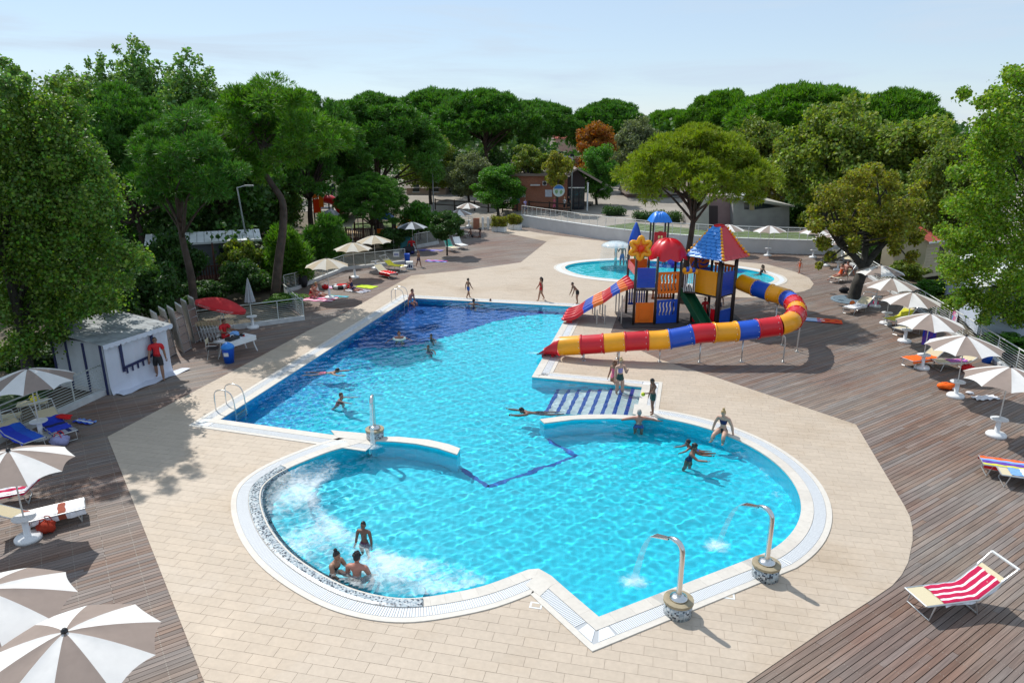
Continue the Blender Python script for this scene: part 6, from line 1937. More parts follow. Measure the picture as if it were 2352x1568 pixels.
JET = M('falling_water', (0.85, 0.93, 0.97), 0.12, trans=None)
def jet_material(nm='falling_water_film', al=0.34):
    m, n, l, b = _nodes(nm)
    tr = n.new('ShaderNodeBsdfTransparent'); ms = n.new('ShaderNodeMixShader'); ms.inputs[0].default_value = al
    b.inputs['Base Color'].default_value = (0.85, 0.93, 0.97, 1); b.inputs['Roughness'].default_value = 0.1
    l.new(tr.outputs[0], ms.inputs[1]); l.new(b.outputs[0], ms.inputs[2]); l.new(ms.outputs[0], n['Material Output'].inputs[0])
    return m
JETM = jet_material(); JETC = jet_material('thin_water_curtain', 0.1)
b1_, b2s = P(1556, 1408), P(1757, 1324)
s1, s2 = P(1455, 1338, WZ), P(1648, 1256, WZ)
for lab, b_, s_ in (('steel water cannon on mosaic base nearest the camera', b1_, s1), ('steel water cannon on mosaic base farther along the right rim', b2s, s2)):
    a = math.atan2(s_.y - b_.y, s_.x - b_.x)
    t = shower(lab, b_, a)
    dd = (s_ - b_); D_h = math.hypot(dd.x, dd.y)
    pts = []
    for k in range(9):
        f = k / 8; x = 0.78 + (D_h - 0.78) * f; z = 1.44 - (1.44 - WZ) * f ** 1.8
        pts.append((x, 0, z))
    mb = MB(); mb.grid([[(p[0], -w - 0.09, p[2]) for p, w in zip(pts, np.linspace(0, .04, 9))], [(p[0], 0.09 + w, p[2]) for p, w in zip(pts, np.linspace(0, .04, 9))]])
    mb.build('water_film', JETM, t, True)
b3_ = P(862, 1007)
t = thing('water_cannon', 'steel water jet on mosaic base between the two basins', 'water jet', b3_, R(-88))
mosaic_base(t, 0.28, 0.36)
MB().tube(spline([(0, 0, 0.4), (0, 0, 1.2), (0.0, 0, 1.42), (0.1, 0, 1.52), (0.28, 0, 1.48), (0.36, 0, 1.36)], 4), 0.055, 12).build('spout_pipe', STEEL, t, True)
MB().tube([(0.36, 0, 1.37), (0.42, 0, 1.1), (0.5, 0, 0.6), (0.56, 0, -0.1)], [0.045, 0.05, 0.06, 0.09], 10).build('water_stream', JETM, t, True)

# foam and splashes on the water
def foam_material():
    m, n, l, b = _nodes('water_foam')
    b.inputs['Base Color'].default_value = (0.86, 0.93, 0.95, 1); b.inputs['Roughness'].default_value = 0.5
    at = n.new('ShaderNodeAttribute'); at.attribute_name = 'foam_amount'
    g = n.new('ShaderNodeNewGeometry')
    nz = n.new('ShaderNodeTexNoise'); nz.inputs['Scale'].default_value = 4.6; nz.inputs['Detail'].default_value = 10; nz.inputs['Roughness'].default_value = 0.72; nz.inputs['Distortion'].default_value = 0.9
    l.new(g.outputs['Position'], nz.inputs['Vector'])
    ad = n.new('ShaderNodeMath'); ad.operation = 'ADD'; l.new(nz.outputs[0], ad.inputs[0]); l.new(at.outputs['Fac'], ad.inputs[1])
    mr = n.new('ShaderNodeMapRange'); mr.interpolation_type = 'SMOOTHSTEP'; mr.inputs[1].default_value = 0.84; mr.inputs[2].default_value = 1.5; mr.inputs[4].default_value = 0.66
    l.new(ad.outputs[0], mr.inputs[0]); l.new(mr.outputs[0], b.inputs['Alpha'])
    return m
FOAM = foam_material()
def foam(name, label, X, Y, dens, z, bump=0.0):
    ny, nx = X.shape
    Z = z + bump * np.abs(wave(X * 1.7 + 3, Y * 1.7)) * np.clip(dens, 0, 1)
    q = (dens[:-1, :-1] + dens[1:, 1:]) > 0.3
    i = np.arange(nx * ny).reshape(ny, nx)
    f = np.stack([i[:-1, :-1][q], i[:-1, 1:][q], i[1:, 1:][q], i[1:, :-1][q]], 1)
    me = bpy.data.meshes.new(name); me.from_pydata(np.stack([X.ravel(), Y.ravel(), Z.ravel()], 1).tolist(), [], f.tolist())
    at = me.attributes.new('foam_amount', 'FLOAT', 'POINT'); at.data.foreach_set('value', dens.ravel().astype(np.float32))
    me.materials.append(FOAM); me.shade_smooth()
    o = link(name, me); tag(o, label, 'foam', kind='stuff')
    return o
gx = np.arange(-7.2, 0.2, 0.07); gy = np.arange(12.3, 19.2, 0.07); X, Y = np.meshgrid(gx, gy)
ins = inside(POOL, X, Y) & (dist_poly(POOL, X, Y) > 0.12)
dm = dist_poly(MOS, X, Y, closed=False)
dens = np.clip(1.0 - (dm - 1.35) / 0.55, 0, 1) * ins * (0.62 + 0.2 * np.sin(X * 2.1 + 1) * np.sin(Y * 1.9)) 
dens[(dm > 2.1)] = 0
foam('massage_foam', 'white churning foam over the massage bench in the left basin', X, Y, dens, WZ + 0.03, 0.8)
for nm, lab, c_, r_ in (('jet_splash', 'white splash where the nearest water cannon hits', s1, 0.45), ('jet_splash', 'white splash where the farther water cannon hits', s2, 0.45), ('stream_splash', 'splash under the jet between the basins', b3_ + Vector((0.02, -0.58, 0)), 0.4)):
    gx = np.arange(c_.x - 0.8, c_.x + 0.8, 0.05); gy = np.arange(c_.y - 0.8, c_.y + 0.8, 0.05); X, Y = np.meshgrid(gx, gy)
    d_ = np.hypot(X - c_.x, (Y - c_.y) * 1.2); foam(nm, lab, X, Y, np.clip(1 - d_ / r_ / 1.4, 0, 1) * 0.95, WZ + 0.035, 1.2)
# jets along the right rim
gx = np.arange(2.5, 8.4, 0.08); gy = np.arange(14.5, 23, 0.08); X, Y = np.meshgrid(gx, gy)
rr_ = np.hypot(X - RC.x, Y - RC.y); aa_ = np.degrees(np.arctan2(Y - RC.y, X - RC.x))
dens = np.clip(1 - np.abs(rr_ - 4.0) / 0.55, 0, 1) * ((aa_ > -20) & (aa_ < 98)) * (0.36 + 0.14 * np.sin(aa_ * 0.35)) * (rr_ < 4.5)
foam('rim_foam', 'thin bubbles from the rim jets of the right basin', X, Y, dens, WZ + 0.025, 0.3)
c_ = P(1230, 812, WZ)
gx = np.arange(c_.x - 0.9, c_.x + 0.9, 0.06); gy = np.arange(c_.y - 0.6, c_.y + 0.6, 0.06); X, Y = np.meshgrid(gx, gy)
foam('slide_splash', 'small splash at the mouth of the tube slide', X, Y, np.clip(1 - np.hypot((X - c_.x) / 0.9, (Y - c_.y) / 0.45), 0, 1) * 0.7, WZ + 0.03, 0.5)

for lab, px in (('ripple foam around the swimmer at the far rim', (1087, 702)), ('ripple foam beside the swimmer with the ring', (935, 775)), ('ripple foam around the boy below the navy tiles', (988, 803)), ('splash around the swimmer near the left edge', (752, 858)), ('splash around the swimmer before the near left corner', (782, 916)), ('splash around the breaststroke swimmer', (1232, 948)), ('splash beside the adult holding a child', (1590, 1048))):
    c_ = P(*px, WZ)
    gx = np.arange(c_.x - 0.8, c_.x + 0.8, 0.06); gy = np.arange(c_.y - 0.6, c_.y + 0.6, 0.06); X, Y = np.meshgrid(gx, gy)
    d_ = np.hypot((X - c_.x) / 0.75, (Y - c_.y) / 0.5)
    foam('swimmer_splash', lab, X, Y, np.clip(1 - np.abs(d_ - 0.45) / 0.5, 0, 1) * 0.42, WZ + 0.02, 0.6)
# grab-rail ladders
def ladder(label, base, into, w=0.55):
    """base: plan point on the rim; into: unit vector to the water"""
    t = thing('pool_ladder', label, 'ladder', base, math.atan2(into.y, into.x))
    for s in (-1, 1):
        y = s * w / 2
        MB().tube(spline([(-0.62, y, 0.02), (-0.62, y, 0.5), (-0.56, y, 0.7), (-0.4, y, 0.78), (-0.15, y, 0.78), (0.05, y, 0.66), (0.14, y, 0.3), (0.16, y, -0.5), (0.16, y, -0.9)], 4), 0.021, 8).build('grab_rail', STEEL, t, True)
    for z in (-0.2, -0.45, -0.7):
        MB().box((0.17, 0, z), (0.1, w, 0.03)).build('step', STEEL, t)
    return t
ab = (Vector(A_) - Vector(B_)).normalized(); iw = Vector((ab.y, -ab.x, 0))
q = Vector((*(Vector(B_) + ab * 1.0), 0.03)); ladder('steel ladder rails at the near left corner of the pool', q, iw, 0.62)
q = Vector((*(Vector(A_) - ab * 0.9), 0.03)); ladder('steel ladder rails at the far left corner of the pool', q, iw, 0.62)

# water mushroom in the paddling pool
mq = P(1413, 616, -0.12)
t = thing('water_mushroom', 'clear umbrella-shaped water mushroom on a steel post in the paddling pool', 'fountain', mq)
MB().tube([(0, 0, -0.26), (0, 0, 1.85)], 0.1, 14).build('post', STEEL, t, True)
MB().lathe([(0.1, 1.98), (0.55, 1.93), (0.95, 1.78), (1.1, 1.62), (1.08, 1.62), (0.5, 1.86), (0.1, 1.9)], n=28).build('bowl', jet_material('clear_dome', 0.42), t, True)
MB().lathe([(0.9, 1.75), (1.05, 1.6), (1.12, 1.2), (1.15, 0.6), (1.17, 0.02)], n=32).build('water_curtain', JETC, t, True)

# inspection covers in the paving
for lab, px in (('small white skimmer cover in the paving near the zigzag rim', (1231, 1391)), ('small white skimmer cover between the two water cannons', (1673, 1369))):
    q = P(*px)
    t = thing('skimmer_cover', lab, 'cover', (q.x, q.y, 0.0135), R(-12.5))
    MB().box2((-0.13, -0.1, 0), (0.13, 0.1, 0.006)).build('frame', WPAINT, t)
    MB().box2((-0.09, -0.06, 0.007), (0.09, 0.06, 0.01)).build('lid', M('cover_beige', (0.5, 0.42, 0.33), 0.7), t)

# iron tree grate at the plane tree
gq = P(1958, 690)
t = thing('tree_grate', 'round slatted grate around the foot of the plane tree', 'tree grate', gq)
MB().lathe([(1.18, 0.0), (1.18, 0.05), (1.05, 0.05), (1.05, 0.0)], n=30).build('rim', M('blue_grey_metal', (0.2, 0.27, 0.33), 0.6), t)
for k in range(22):
    x = -1.0 + k * 2.0 / 21; h_ = math.sqrt(max(0.01, 1.05 ** 2 - x * x))
    MB().box((x, 0, 0.025), (0.05, 2 * h_, 0.04)).build('slat', M('blue_grey_metal', (0, 0, 0)), t)

# ================================================================== PARASOLS
UW = M('parasol_white', (0.86, 0.84, 0.81), 0.85, trans=(0.22, (1, 1, 1)), noise=(8, 0.03))
UT = M('parasol_taupe', (0.36, 0.285, 0.245), 0.85, trans=(0.25, (1, 1, 1)), noise=(8, 0.04))
UC = M('parasol_cream', (0.6, 0.5, 0.36), 0.85, trans=(0.25, (1, 1, 1)), noise=(8, 0.04))
NP = 10
def canopy_panel(r, top, rim, name, mat):
    g = []
    for i in range(7):
        t_ = i / 6; row = []
        for j in range(7):
            s = j / 6; a = (s - 0.5) * 2 * math.pi / NP
            mid = 1 - (2 * s - 1) ** 2
            rr_ = r * t_ * (1 - 0.085 * mid * t_) / 1.0
            z = top - (top - rim) * (t_ ** 1.35) - 0.035 * mid * math.sin(math.pi * t_) + 0.05 * mid * t_ ** 2
            row.append((rr_ * math.cos(a), rr_ * math.sin(a), z))
        g.append(row)
    return MB().grid(g).mesh(name, mat, True)
def make_parasol(label, mA, mB, r=1.28, table=True, tilt=0.0, loc=(0, 0, 0), rz=0.0, group='parasols around the pool', base=True, top=2.38, phase=0.0):
    t = thing('parasol', label, 'parasol', loc, rz, group)
    rim = top - 0.46
    if base:
        MB().lathe([(0.3, 0), (0.3, 0.07), (0.26, 0.12), (0.1, 0.14), (0.075, 0.16), (0.075, 0.55), (0.06, 0.57), (0, 0.57)], n=22).build('base', WHITE, t, True)
    if table:
        MB().lathe([(0.04, 0.58), (0.25, 0.585), (0.26, 0.6), (0.26, 0.615), (0.24, 0.605), (0.02, 0.605)], n=24).build('table_top', WHITE, t)
    dx = math.tan(tilt) * 1.8
    MB().tube([(0, 0, 0.3 if base else 0), (dx * 0.4, 0, 1.2), (dx, 0, top + 0.02)], 0.02, 8).build('pole', POLE, t, True)
    pa, pb = canopy_panel(r, top, rim, 'canopy_panel', mA), canopy_panel(r, top, rim, 'canopy_panel', mB)
    for k in range(NP):
        o = link('canopy_panel', pa if k % 2 else pb, t, (dx, 0, 0)); o.rotation_euler = (0, tilt, 2 * math.pi * (k + phase) / NP)
        o.rotation_mode = 'XYZ'
    rb = MB()
    for k in range(NP):
        a = 2 * math.pi * (k + 0.5 + phase) / NP
        rb.tube([(dx + 0.03 * math.cos(a), 0.03 * math.sin(a), top - 0.03), (dx + r * 0.55 * math.cos(a), r * 0.55 * math.sin(a), top - 0.03 - 0.46 * 0.45), (dx + r * 0.985 * math.cos(a), r * 0.985 * math.sin(a), rim - 0.012)], 0.008, 5)
        rb.tube([(dx, 0, top - 0.62), (dx + r * 0.5 * math.cos(a), r * 0.5 * math.sin(a), top - 0.24)], 0.007, 5)
    rb.build('ribs', POLE, t)
    MB().lathe([(0.05, top - 0.005), (0.05, top + 0.03), (0.025, top + 0.06), (0, top + 0.07)], (dx, 0, 0), 12).build('finial', BLACK, t)
    return t
proto_p = make_parasol('white and taupe parasol with table nearest the bottom right lounger row', UW, UT, loc=P(2287, 1001), rz=0.1)
S_ = 0.5
for lab, px, rz in [
        ('second white and taupe parasol from the camera along the right railing', (2194, 911), 0.5),
        ('white and taupe parasol beside the orange towel lounger', (2117, 846), 0.25),
        ('white and taupe parasol right of the pale yellow lounger', (2077, 785), 0.05),
        ('white and taupe parasol beside the white towel lounger', (2034, 744), 0.4),
        ('white and taupe parasol half hidden behind the plane tree trunk', (2010, 705), 0.2),
        ('parasol standing alone before the white retaining wall', (1763, 588), 0.3),
        ('parasol behind the coloured pyramid roof', (1668, 584), 0.1),
        ('far parasol at the right end of the retaining wall', (1867, 592), 0.45),
        ('parasol beneath the left boughs of the plane tree', (1897, 611), 0.15),
        ('parasol over the lounger pair left of the plane tree', (1924, 621), 0.35),
        ('parasol nearest the gate beyond the far deck', (1077, 520), 0.2),
        ('low parasol half hidden by the clipped tree', (1056, 540), 0.5)]:
    o = dup(proto_p, P(*px), rz, lab); o.rotation_euler = (R(random.uniform(-1.3, 1.3)), R(random.uniform(-1.3, 1.3)), rz)
def proj_under(px, py, z): return P(px, py, z) * Vector((1, 1, 0))
dup(proto_p, proj_under(147, 1445, 2.42), 0.35, 'largest white and taupe parasol in the bottom left corner')
dup(proto_p, proj_under(-42, 1352, 2.40), 0.15, 'parasol cut by the left edge above the bottom left one')
q = P(66, 1238); q2 = proj_under(39, 1041, 2.36)
dup(proto_p, q, 0.2, 'sunlit white and taupe parasol over the patterned lounger at left')
dup(proto_p, P(97, 1006), 0.45, 'shaded parasol beside the left railing and blue towels')
cr = make_parasol('cream parasol nearest the pool behind its left corner', M('parasol_offwhite', (0.72, 0.68, 0.6), 0.85, trans=(0.25, (1, 1, 1))), UC, table=False, loc=P(757, 685), rz=0.2, group='parasols around the pool')
dup(cr, P(815, 638), 0.5, 'middle of the three cream parasols along the railing')
dup(cr, P(863, 617), 0.05, 'cream parasol farthest along the three by the railing')
make_parasol('dark striped parasol in the shade over the red seated group', M('parasol_grey', (0.4, 0.42, 0.45), 0.85), M('parasol_dark', (0.07, 0.075, 0.08), 0.85), loc=P(949, 577), rz=0.3)
# closed parasol
cq = P(581, 753)
t = thing('closed_parasol', 'closed grey parasol with white round table by the railing', 'parasol', cq)
MB().lathe([(0.3, 0), (0.3, 0.07), (0.26, 0.12), (0.1, 0.14), (0.075, 0.16), (0.075, 0.55), (0, 0.57)], n=20).build('base', WHITE, t, True)
MB().lathe([(0.04, 0.58), (0.25, 0.585), (0.26, 0.615), (0.02, 0.605)], n=22).build('table_top', WHITE, t)
MB().tube([(0, 0, 0.3), (0, 0, 2.55)], 0.02, 8).build('pole', POLE, t)
g = []
for i in range(7):
    t_ = i / 6
    g.append([((0.04 + 0.24 * t_) * (0.72 + 0.28 * math.cos(8 * a)) * math.cos(a), (0.04 + 0.24 * t_) * (0.72 + 0.28 * math.cos(8 * a)) * math.sin(a), 2.5 - 1.15 * t_) for a in np.linspace(0, 2 * math.pi, 49)])
MB().grid(g).build('folded_canopy', M('parasol_greywhite', (0.42, 0.42, 0.44), 0.85), t, True)
# red parasol with tilted canopy and white lettering on its valance
rq = P(503, 786)
red_t = thing('red_parasol', 'tilted red parasol with white lettering over the lifeguard table', 'parasol', rq)
RCL = M('red_canvas', srgb(200, 8, 28), 0.75, trans=(0.2, (1, 0.6, 0.6)))
MB().lathe([(0.26, 0), (0.26, 0.08), (0.06, 0.12), (0.04, 0.4), (0, 0.4)], n=18).build('base', WHITE, red_t, True)
top_p = Vector((0.3, 0.25, 2.0))
MB().tube([(0, 0, 0.1), tuple(top_p)], 0.02, 8).build('pole', POLE, red_t)
tiltm = Matrix.Translation(top_p) @ Euler((R(-10), R(15), 0)).to_matrix().to_4x4()
g = []; gv = []
for i in range(7):
    t_ = i / 6
    g.append([tiltm @ Vector((1.12 * t_ * math.cos(a), 1.12 * t_ * math.sin(a), 0.06 - 0.34 * t_ ** 1.8)) for a in np.linspace(0, 2 * math.pi, 33)])
gv = [[tiltm @ Vector((1.12 * math.cos(a), 1.12 * math.sin(a), -0.28 - h_)) for a in np.linspace(0, 2 * math.pi, 33)] for h_ in (0, 0.06, 0.14)]
MB().grid(g).build('canopy', RCL, red_t, True); vo = MB().grid(gv).build('valance', RCL, red_t, True)
tc_ = bpy.data.curves.new('valance_text', 'FONT'); tc_.body = 'SALVATAGGIO'; tc_.size = 0.11; tc_.align_x = 'CENTER'; tc_.extrude = 0.002
tmp = bpy.data.objects.new('tmp', tc_); COL.objects.link(tmp)
bpy.context.view_layer.update()
flat = bpy.data.meshes.new_from_object(tmp.evaluated_get(bpy.context.evaluated_depsgraph_get()))
bpy.data.objects.remove(tmp)
for k, a0 in enumerate((-1.95, -1.05, -2.85)):
    me = flat.copy()
    for v in me.vertices:
        a = a0 + v.co.x / 1.13
        p = tiltm @ Vector((1.128 * math.cos(a), 1.128 * math.sin(a), -0.385 + v.co.y))
        v.co = p
    me.materials.clear(); me.materials.append(WPAINT)
    link('lettering', me, vo)

# ================================================================== LOUNGERS AND TOWELS
def lounge_prof(y, ang, seat=1.22, L=1.92, h=0.36):
    if y <= seat: return (y, h)
    k = y - seat
    return (seat + k * math.cos(ang), h + k * math.sin(ang))
def make_lounger(label, loc, rz, ang=R(28), shade=True, mat=CREAM, group='sun loungers around the pool'):
    """foot end at the origin, head end along +y"""
    t = thing('sun_lounger', label, 'sun lounger', loc, rz, group)
    W = 0.62
    for s in (-1, 1):
        MB().tube([(s * W / 2, 0, 0.36), (s * W / 2, 1.25, 0.36)], 0.02, 8).build('side_rail', ALU, t)
        a = lounge_prof(1.22, ang); b = lounge_prof(1.92, ang)
        MB().tube([(s * W / 2, a[0], a[1]), (s * W / 2, b[0], b[1])], 0.018, 8).build('back_rail', ALU, t)
    MB().box((0, 0.61, 0.357), (W - 0.03, 1.21, 0.014)).build('seat_fabric', mat, t)
    a = lounge_prof(1.235, ang); b = lounge_prof(1.9, ang)
    MB().beam((0, a[0], a[1]), (0, b[0], b[1]), W - 0.03, 0.014).build('back_fabric', mat, t)
    for y in (0.22, 1.15):
        lg = MB()
        lg.tube([(-W / 2, y, 0.35), (-W / 2, y + (0.1 if y > 1 else -0.1), 0.02), (W / 2, y + (0.1 if y > 1 else -0.1), 0.02), (W / 2, y, 0.35)], 0.017, 8)
        lg.build('leg_frame', ALU, t)
    MB().tube([(-W / 2, 0, 0.36), (W / 2, 0, 0.36)], 0.02, 8).build('foot_bar', ALU, t)
    if shade:
        e = lounge_prof(1.92, ang); f = lounge_prof(2.2, ang * 1.2)
        sh = MB()
        for s in (-1, 1): sh.tube([(s * W / 2, e[0] - 0.1, e[1] - 0.05), (s * (W / 2 + 0.02), e[0] + 0.2, e[1] + 0.2)], 0.012, 6)
        so = sh.build('sunshade_arms', ALU, t)
        MB().beam((-W / 2 - 0.03, e[0] + 0.22, e[1] + 0.21), (W / 2 + 0.03, e[0] + 0.22, e[1] + 0.21), 0.05, 0.03).build('folded_sunshade', WPAINT, t)
    return t
def make_towel_on(label, loc, rz, mats, ang=R(28), y0=0.1, y1=1.7, W=0.6, drop=0.1, stripes=1, along=True, seed=1, cat='towel'):
    """towel draped over a lounger, following its profile"""
    rg = random.Random(seed)
    t = MB(); n, m = 16, 14
    rows = []
    for i in range(n + 1):
        y = y0 + (y1 - y0) * i / n
        py, pz = lounge_prof(y, ang)
        row = []
        for j in range(m + 1):
            s = j / m * 2 - 1
            x = s * (W / 2 + drop)
            over = max(0, abs(x) - W / 2)
            z = pz + 0.022 - over * 0.9 + 0.008 * math.sin(i * 1.7 + j * 1.1 + seed)
            xx = math.copysign(min(abs(x), W / 2 + 0.025 + 0.02 * math.sin(i * 0.9 + seed)), x)
            row.append((xx, py + 0.01 * math.sin(j * 1.3 + seed), z))
        rows.append(row)
    t.grid(rows)
    if len(mats) > 1:
        k = 0
        for i in range(n):
            for j in range(m):
                c = (j * stripes // m) if along else (i * stripes // n)
                t.m[k] = c % len(mats); k += 1
    o = t.build('towel', mats, None, True, loc, rz)
    return tag(o, label, cat)
def make_towel_flat(label, loc, rz, mats, L=1.5, W=0.8, stripes=1, seed=1, lump=0.012, along=True):
    t = MB(); n, m = 14, 12
    t.grid([[((j / m - 0.5) * W * (1 + 0.05 * math.sin(i + seed)), (i / n - 0.5) * L * (1 + 0.03 * math.sin(j * 1.4 + seed)), 0.016 + lump * (1 + math.sin(i * 1.3 + seed) * math.sin(j * 1.1 + seed * 2))) for j in range(m + 1)] for i in range(n + 1)])
    if len(mats) > 1:
        k = 0
        for i in range(n):
            for j in range(m):
                c = (j * stripes // m) if along else (i * stripes // n)
                t.m[k] = c % len(mats); k += 1
    return tag(t.build('beach_towel', mats, None, True, loc, rz), label, 'towel')
T = {}
def cloth(name, c): 
    return M('cloth_' + name, c, 0.9, noise=(14, 0.12), bump=(18, 0.3))
TW, TM, TO, TBL, TLB, TR_, TY, TLG, TP, TPU, TTQ, TNV, TBK, TYG = (cloth('white', (0.75, 0.75, 0.78)), cloth('magenta', srgb(185, 12, 70)), cloth('orange', srgb(250, 105, 20)), cloth('blue', srgb(30, 60, 190)), cloth('light_blue', srgb(120, 165, 225)), cloth('red', srgb(205, 25, 30)), cloth('yellow', srgb(235, 220, 60)),
    cloth('lime', srgb(190, 215, 40)), cloth('pink', srgb(225, 130, 175)), cloth('purple', srgb(95, 60, 160)), cloth('turquoise', srgb(60, 165, 150)), cloth('navy', srgb(25, 35, 90)), cloth('black', (0.02, 0.02, 0.025)), cloth('yellow_green', srgb(215, 210, 60)))
def lounger_up(foot, head, zh=0.75):
    a, b = P(*foot, 0.36), P(*head, zh); d = b - a
    return Vector((a.x, a.y, 0)), math.atan2(d.y, d.x) - math.pi / 2
def lounger_dir(foot, head):
    """location of the foot end and heading from plan points in the picture"""
    a, b = P(*foot), P(*head); d = b - a
    return a, math.atan2(d.y, d.x) - math.pi / 2
# bottom right: striped towel
a, rz = lounger_up((2103, 1371), (2254, 1311), 0.8)
make_lounger('lounger with pink and white striped towel at the bottom right', a, rz, R(38))
make_towel_on('pink and white striped towel on the bottom right lounger', a, rz, [TW, TM], R(38), 0.42, 1.78, 0.6, 0.08, 9, True, 2)
# right edge pair
a, rz = lounger_up((2254, 1056), (2372, 1062), 0.5); make_lounger('lounger under the rainbow towel at the right picture edge', a, rz, R(12), False)
make_towel_on('red-edged rainbow towel on the lounger at the right edge', a, rz, [TR_, TO, TLB, TPU, TYG, TR_], R(12), 0.0, 1.7, 0.62, 0.14, 6, True, 4)
a, rz = lounger_up((2294, 1079), (2412, 1085), 0.5); make_lounger('cream lounger cut by the right edge below the rainbow towel', a, rz, R(12), False)
make_towel_on('crumpled pale blue towel on the cream lounger at the right edge', a, rz, [TLB, TW, TR_], R(12), 0.25, 1.4, 0.5, 0.0, 5, False, 5)
# right row
a, rz = lounger_up((2083, 825), (2134, 799)); make_lounger('lounger with bright orange towel in the right row', a, rz, R(36))
make_towel_on('bright orange towel draped over a right row lounger', a, rz, [TO], R(36), 0.0, 1.3, 0.62, 0.13, 1, True, 6)
a, rz = lounger_up((2147, 829), (2207, 808)); make_lounger('cream lounger right of the orange towel one', a, rz, R(36))
make_towel_on('small pink towel on the cream lounger beside the orange one', a, rz, [TP, TPU], R(36), 0.55, 1.3, 0.45, 0.0, 5, True, 7)
a, rz = lounger_dir((1945, 722), (2040, 700)); make_lounger('lounger with white towel near the plane tree', a, rz, R(34))
make_towel_on('white towel on the lounger near the plane tree', a, rz, [TW], R(34), 0.05, 1.3, 0.62, 0.1, 1, True, 8)
a, rz = lounger_dir((2038, 750), (2140, 728)); make_lounger('lounger with pale yellow towel in the right row', a, rz, R(38))
make_towel_on('pale yellow towel on a right row lounger', a, rz, [TYG], R(38), 0.0, 1.75, 0.6, 0.06, 1, True, 9)
a, rz = lounger_dir((2060, 772), (2160, 752)); make_lounger('bare grey lounger behind the pale yellow one', a, rz, R(12), False)
a, rz = lounger_dir((1912, 650), (1975, 636)); make_lounger('lounger with seated people left of the plane tree trunk', a, rz, R(36))
a, rz = lounger_dir((1920, 604), (1918, 588)); make_lounger('left of two far loungers against the retaining wall', a, rz, R(34))
a, rz = lounger_dir((1948, 607), (1946, 590)); make_lounger('right of two far loungers against the retaining wall', a, rz, R(34))
# left side
a, rz = lounger_dir((200, 1183), (75, 1214)); make_lounger('lounger with patterned towel on the left deck', a, rz, R(34))
make_towel_on('white and rust patterned towel hanging over the left deck lounger', a, rz, [TW, TW, cloth('rust', srgb(150, 75, 55)), TW], R(34), 0.0, 1.35, 0.58, 0.2, 7, False, 11)
a, rz = lounger_dir((-60, 1170), (45, 1150)); make_lounger('lounger cut by the left edge with red striped towel', a, rz, R(40))
make_towel_on('red and white striped towel on the left edge lounger', a, rz, [TM, TW], R(40), 0.5, 1.75, 0.6, 0.08, 5, True, 12)
a, rz = lounger_dir((158, 1018), (80, 962)); make_lounger('lounger under blue towels beside the left railing', a, rz, R(30))
make_towel_on('blue towel over the lounger beside the left railing', a, rz, [TBL, TBL, TNV], R(30), 0.35, 1.5, 0.62, 0.06, 5, False, 13)
make_towel_on('dark patterned towel hanging off the blue towel lounger', a, rz, [TNV, cloth('grey', (0.3, 0.3, 0.35))], R(30), 0.0, 0.33, 0.58, 0.12, 7, True, 14)
a, rz = lounger_dir((85, 1035), (-20, 985)); make_lounger('lounger with deep blue towel at the left edge', a, rz, R(20))
make_towel_on('deep blue towel on the lounger at the left edge', a, rz, [TBL, cloth('royal', srgb(25, 90, 200))], R(20), 0.0, 1.6, 0.62, 0.1, 2, True, 15)
# cream parasol group
a, rz = lounger_dir((905, 640), (845, 626)); make_lounger('lounger heaped with red towels under the cream parasols', a, rz, R(32))
make_towel_on('bright red towel on the lounger under the cream parasols', a, rz, [TR_], R(32), 0.0, 1.2, 0.64, 0.22, 1, True, 16)
a, rz = lounger_dir((930, 624), (872, 616)); make_lounger('lounger with yellow towel behind the red one', a, rz, R(34))
make_towel_on('yellow towel on the lounger behind the red one', a, rz, [TY], R(34), 0.3, 1.7, 0.6, 0.05, 1, True, 17)
# far left loungers by the clipped tree
a, rz = lounger_dir((1068, 574), (1043, 566)); make_lounger('pale lounger right of the clipped tree', a, rz, R(48), mat=WPAINT)
a, rz = lounger_dir((1048, 580), (1022, 572)); make_lounger('lounger with green towel behind the clipped tree', a, rz, R(48))
make_towel_on('green towel on the lounger behind the clipped tree', a, rz, [TTQ], R(48), 1.0, 1.85, 0.6, 0.05, 1, True, 18)
a, rz = lounger_dir((1078, 546), (1052, 545)); make_lounger('low lounger at the far edge of the deck beside two sitters', a, rz, R(15), False)

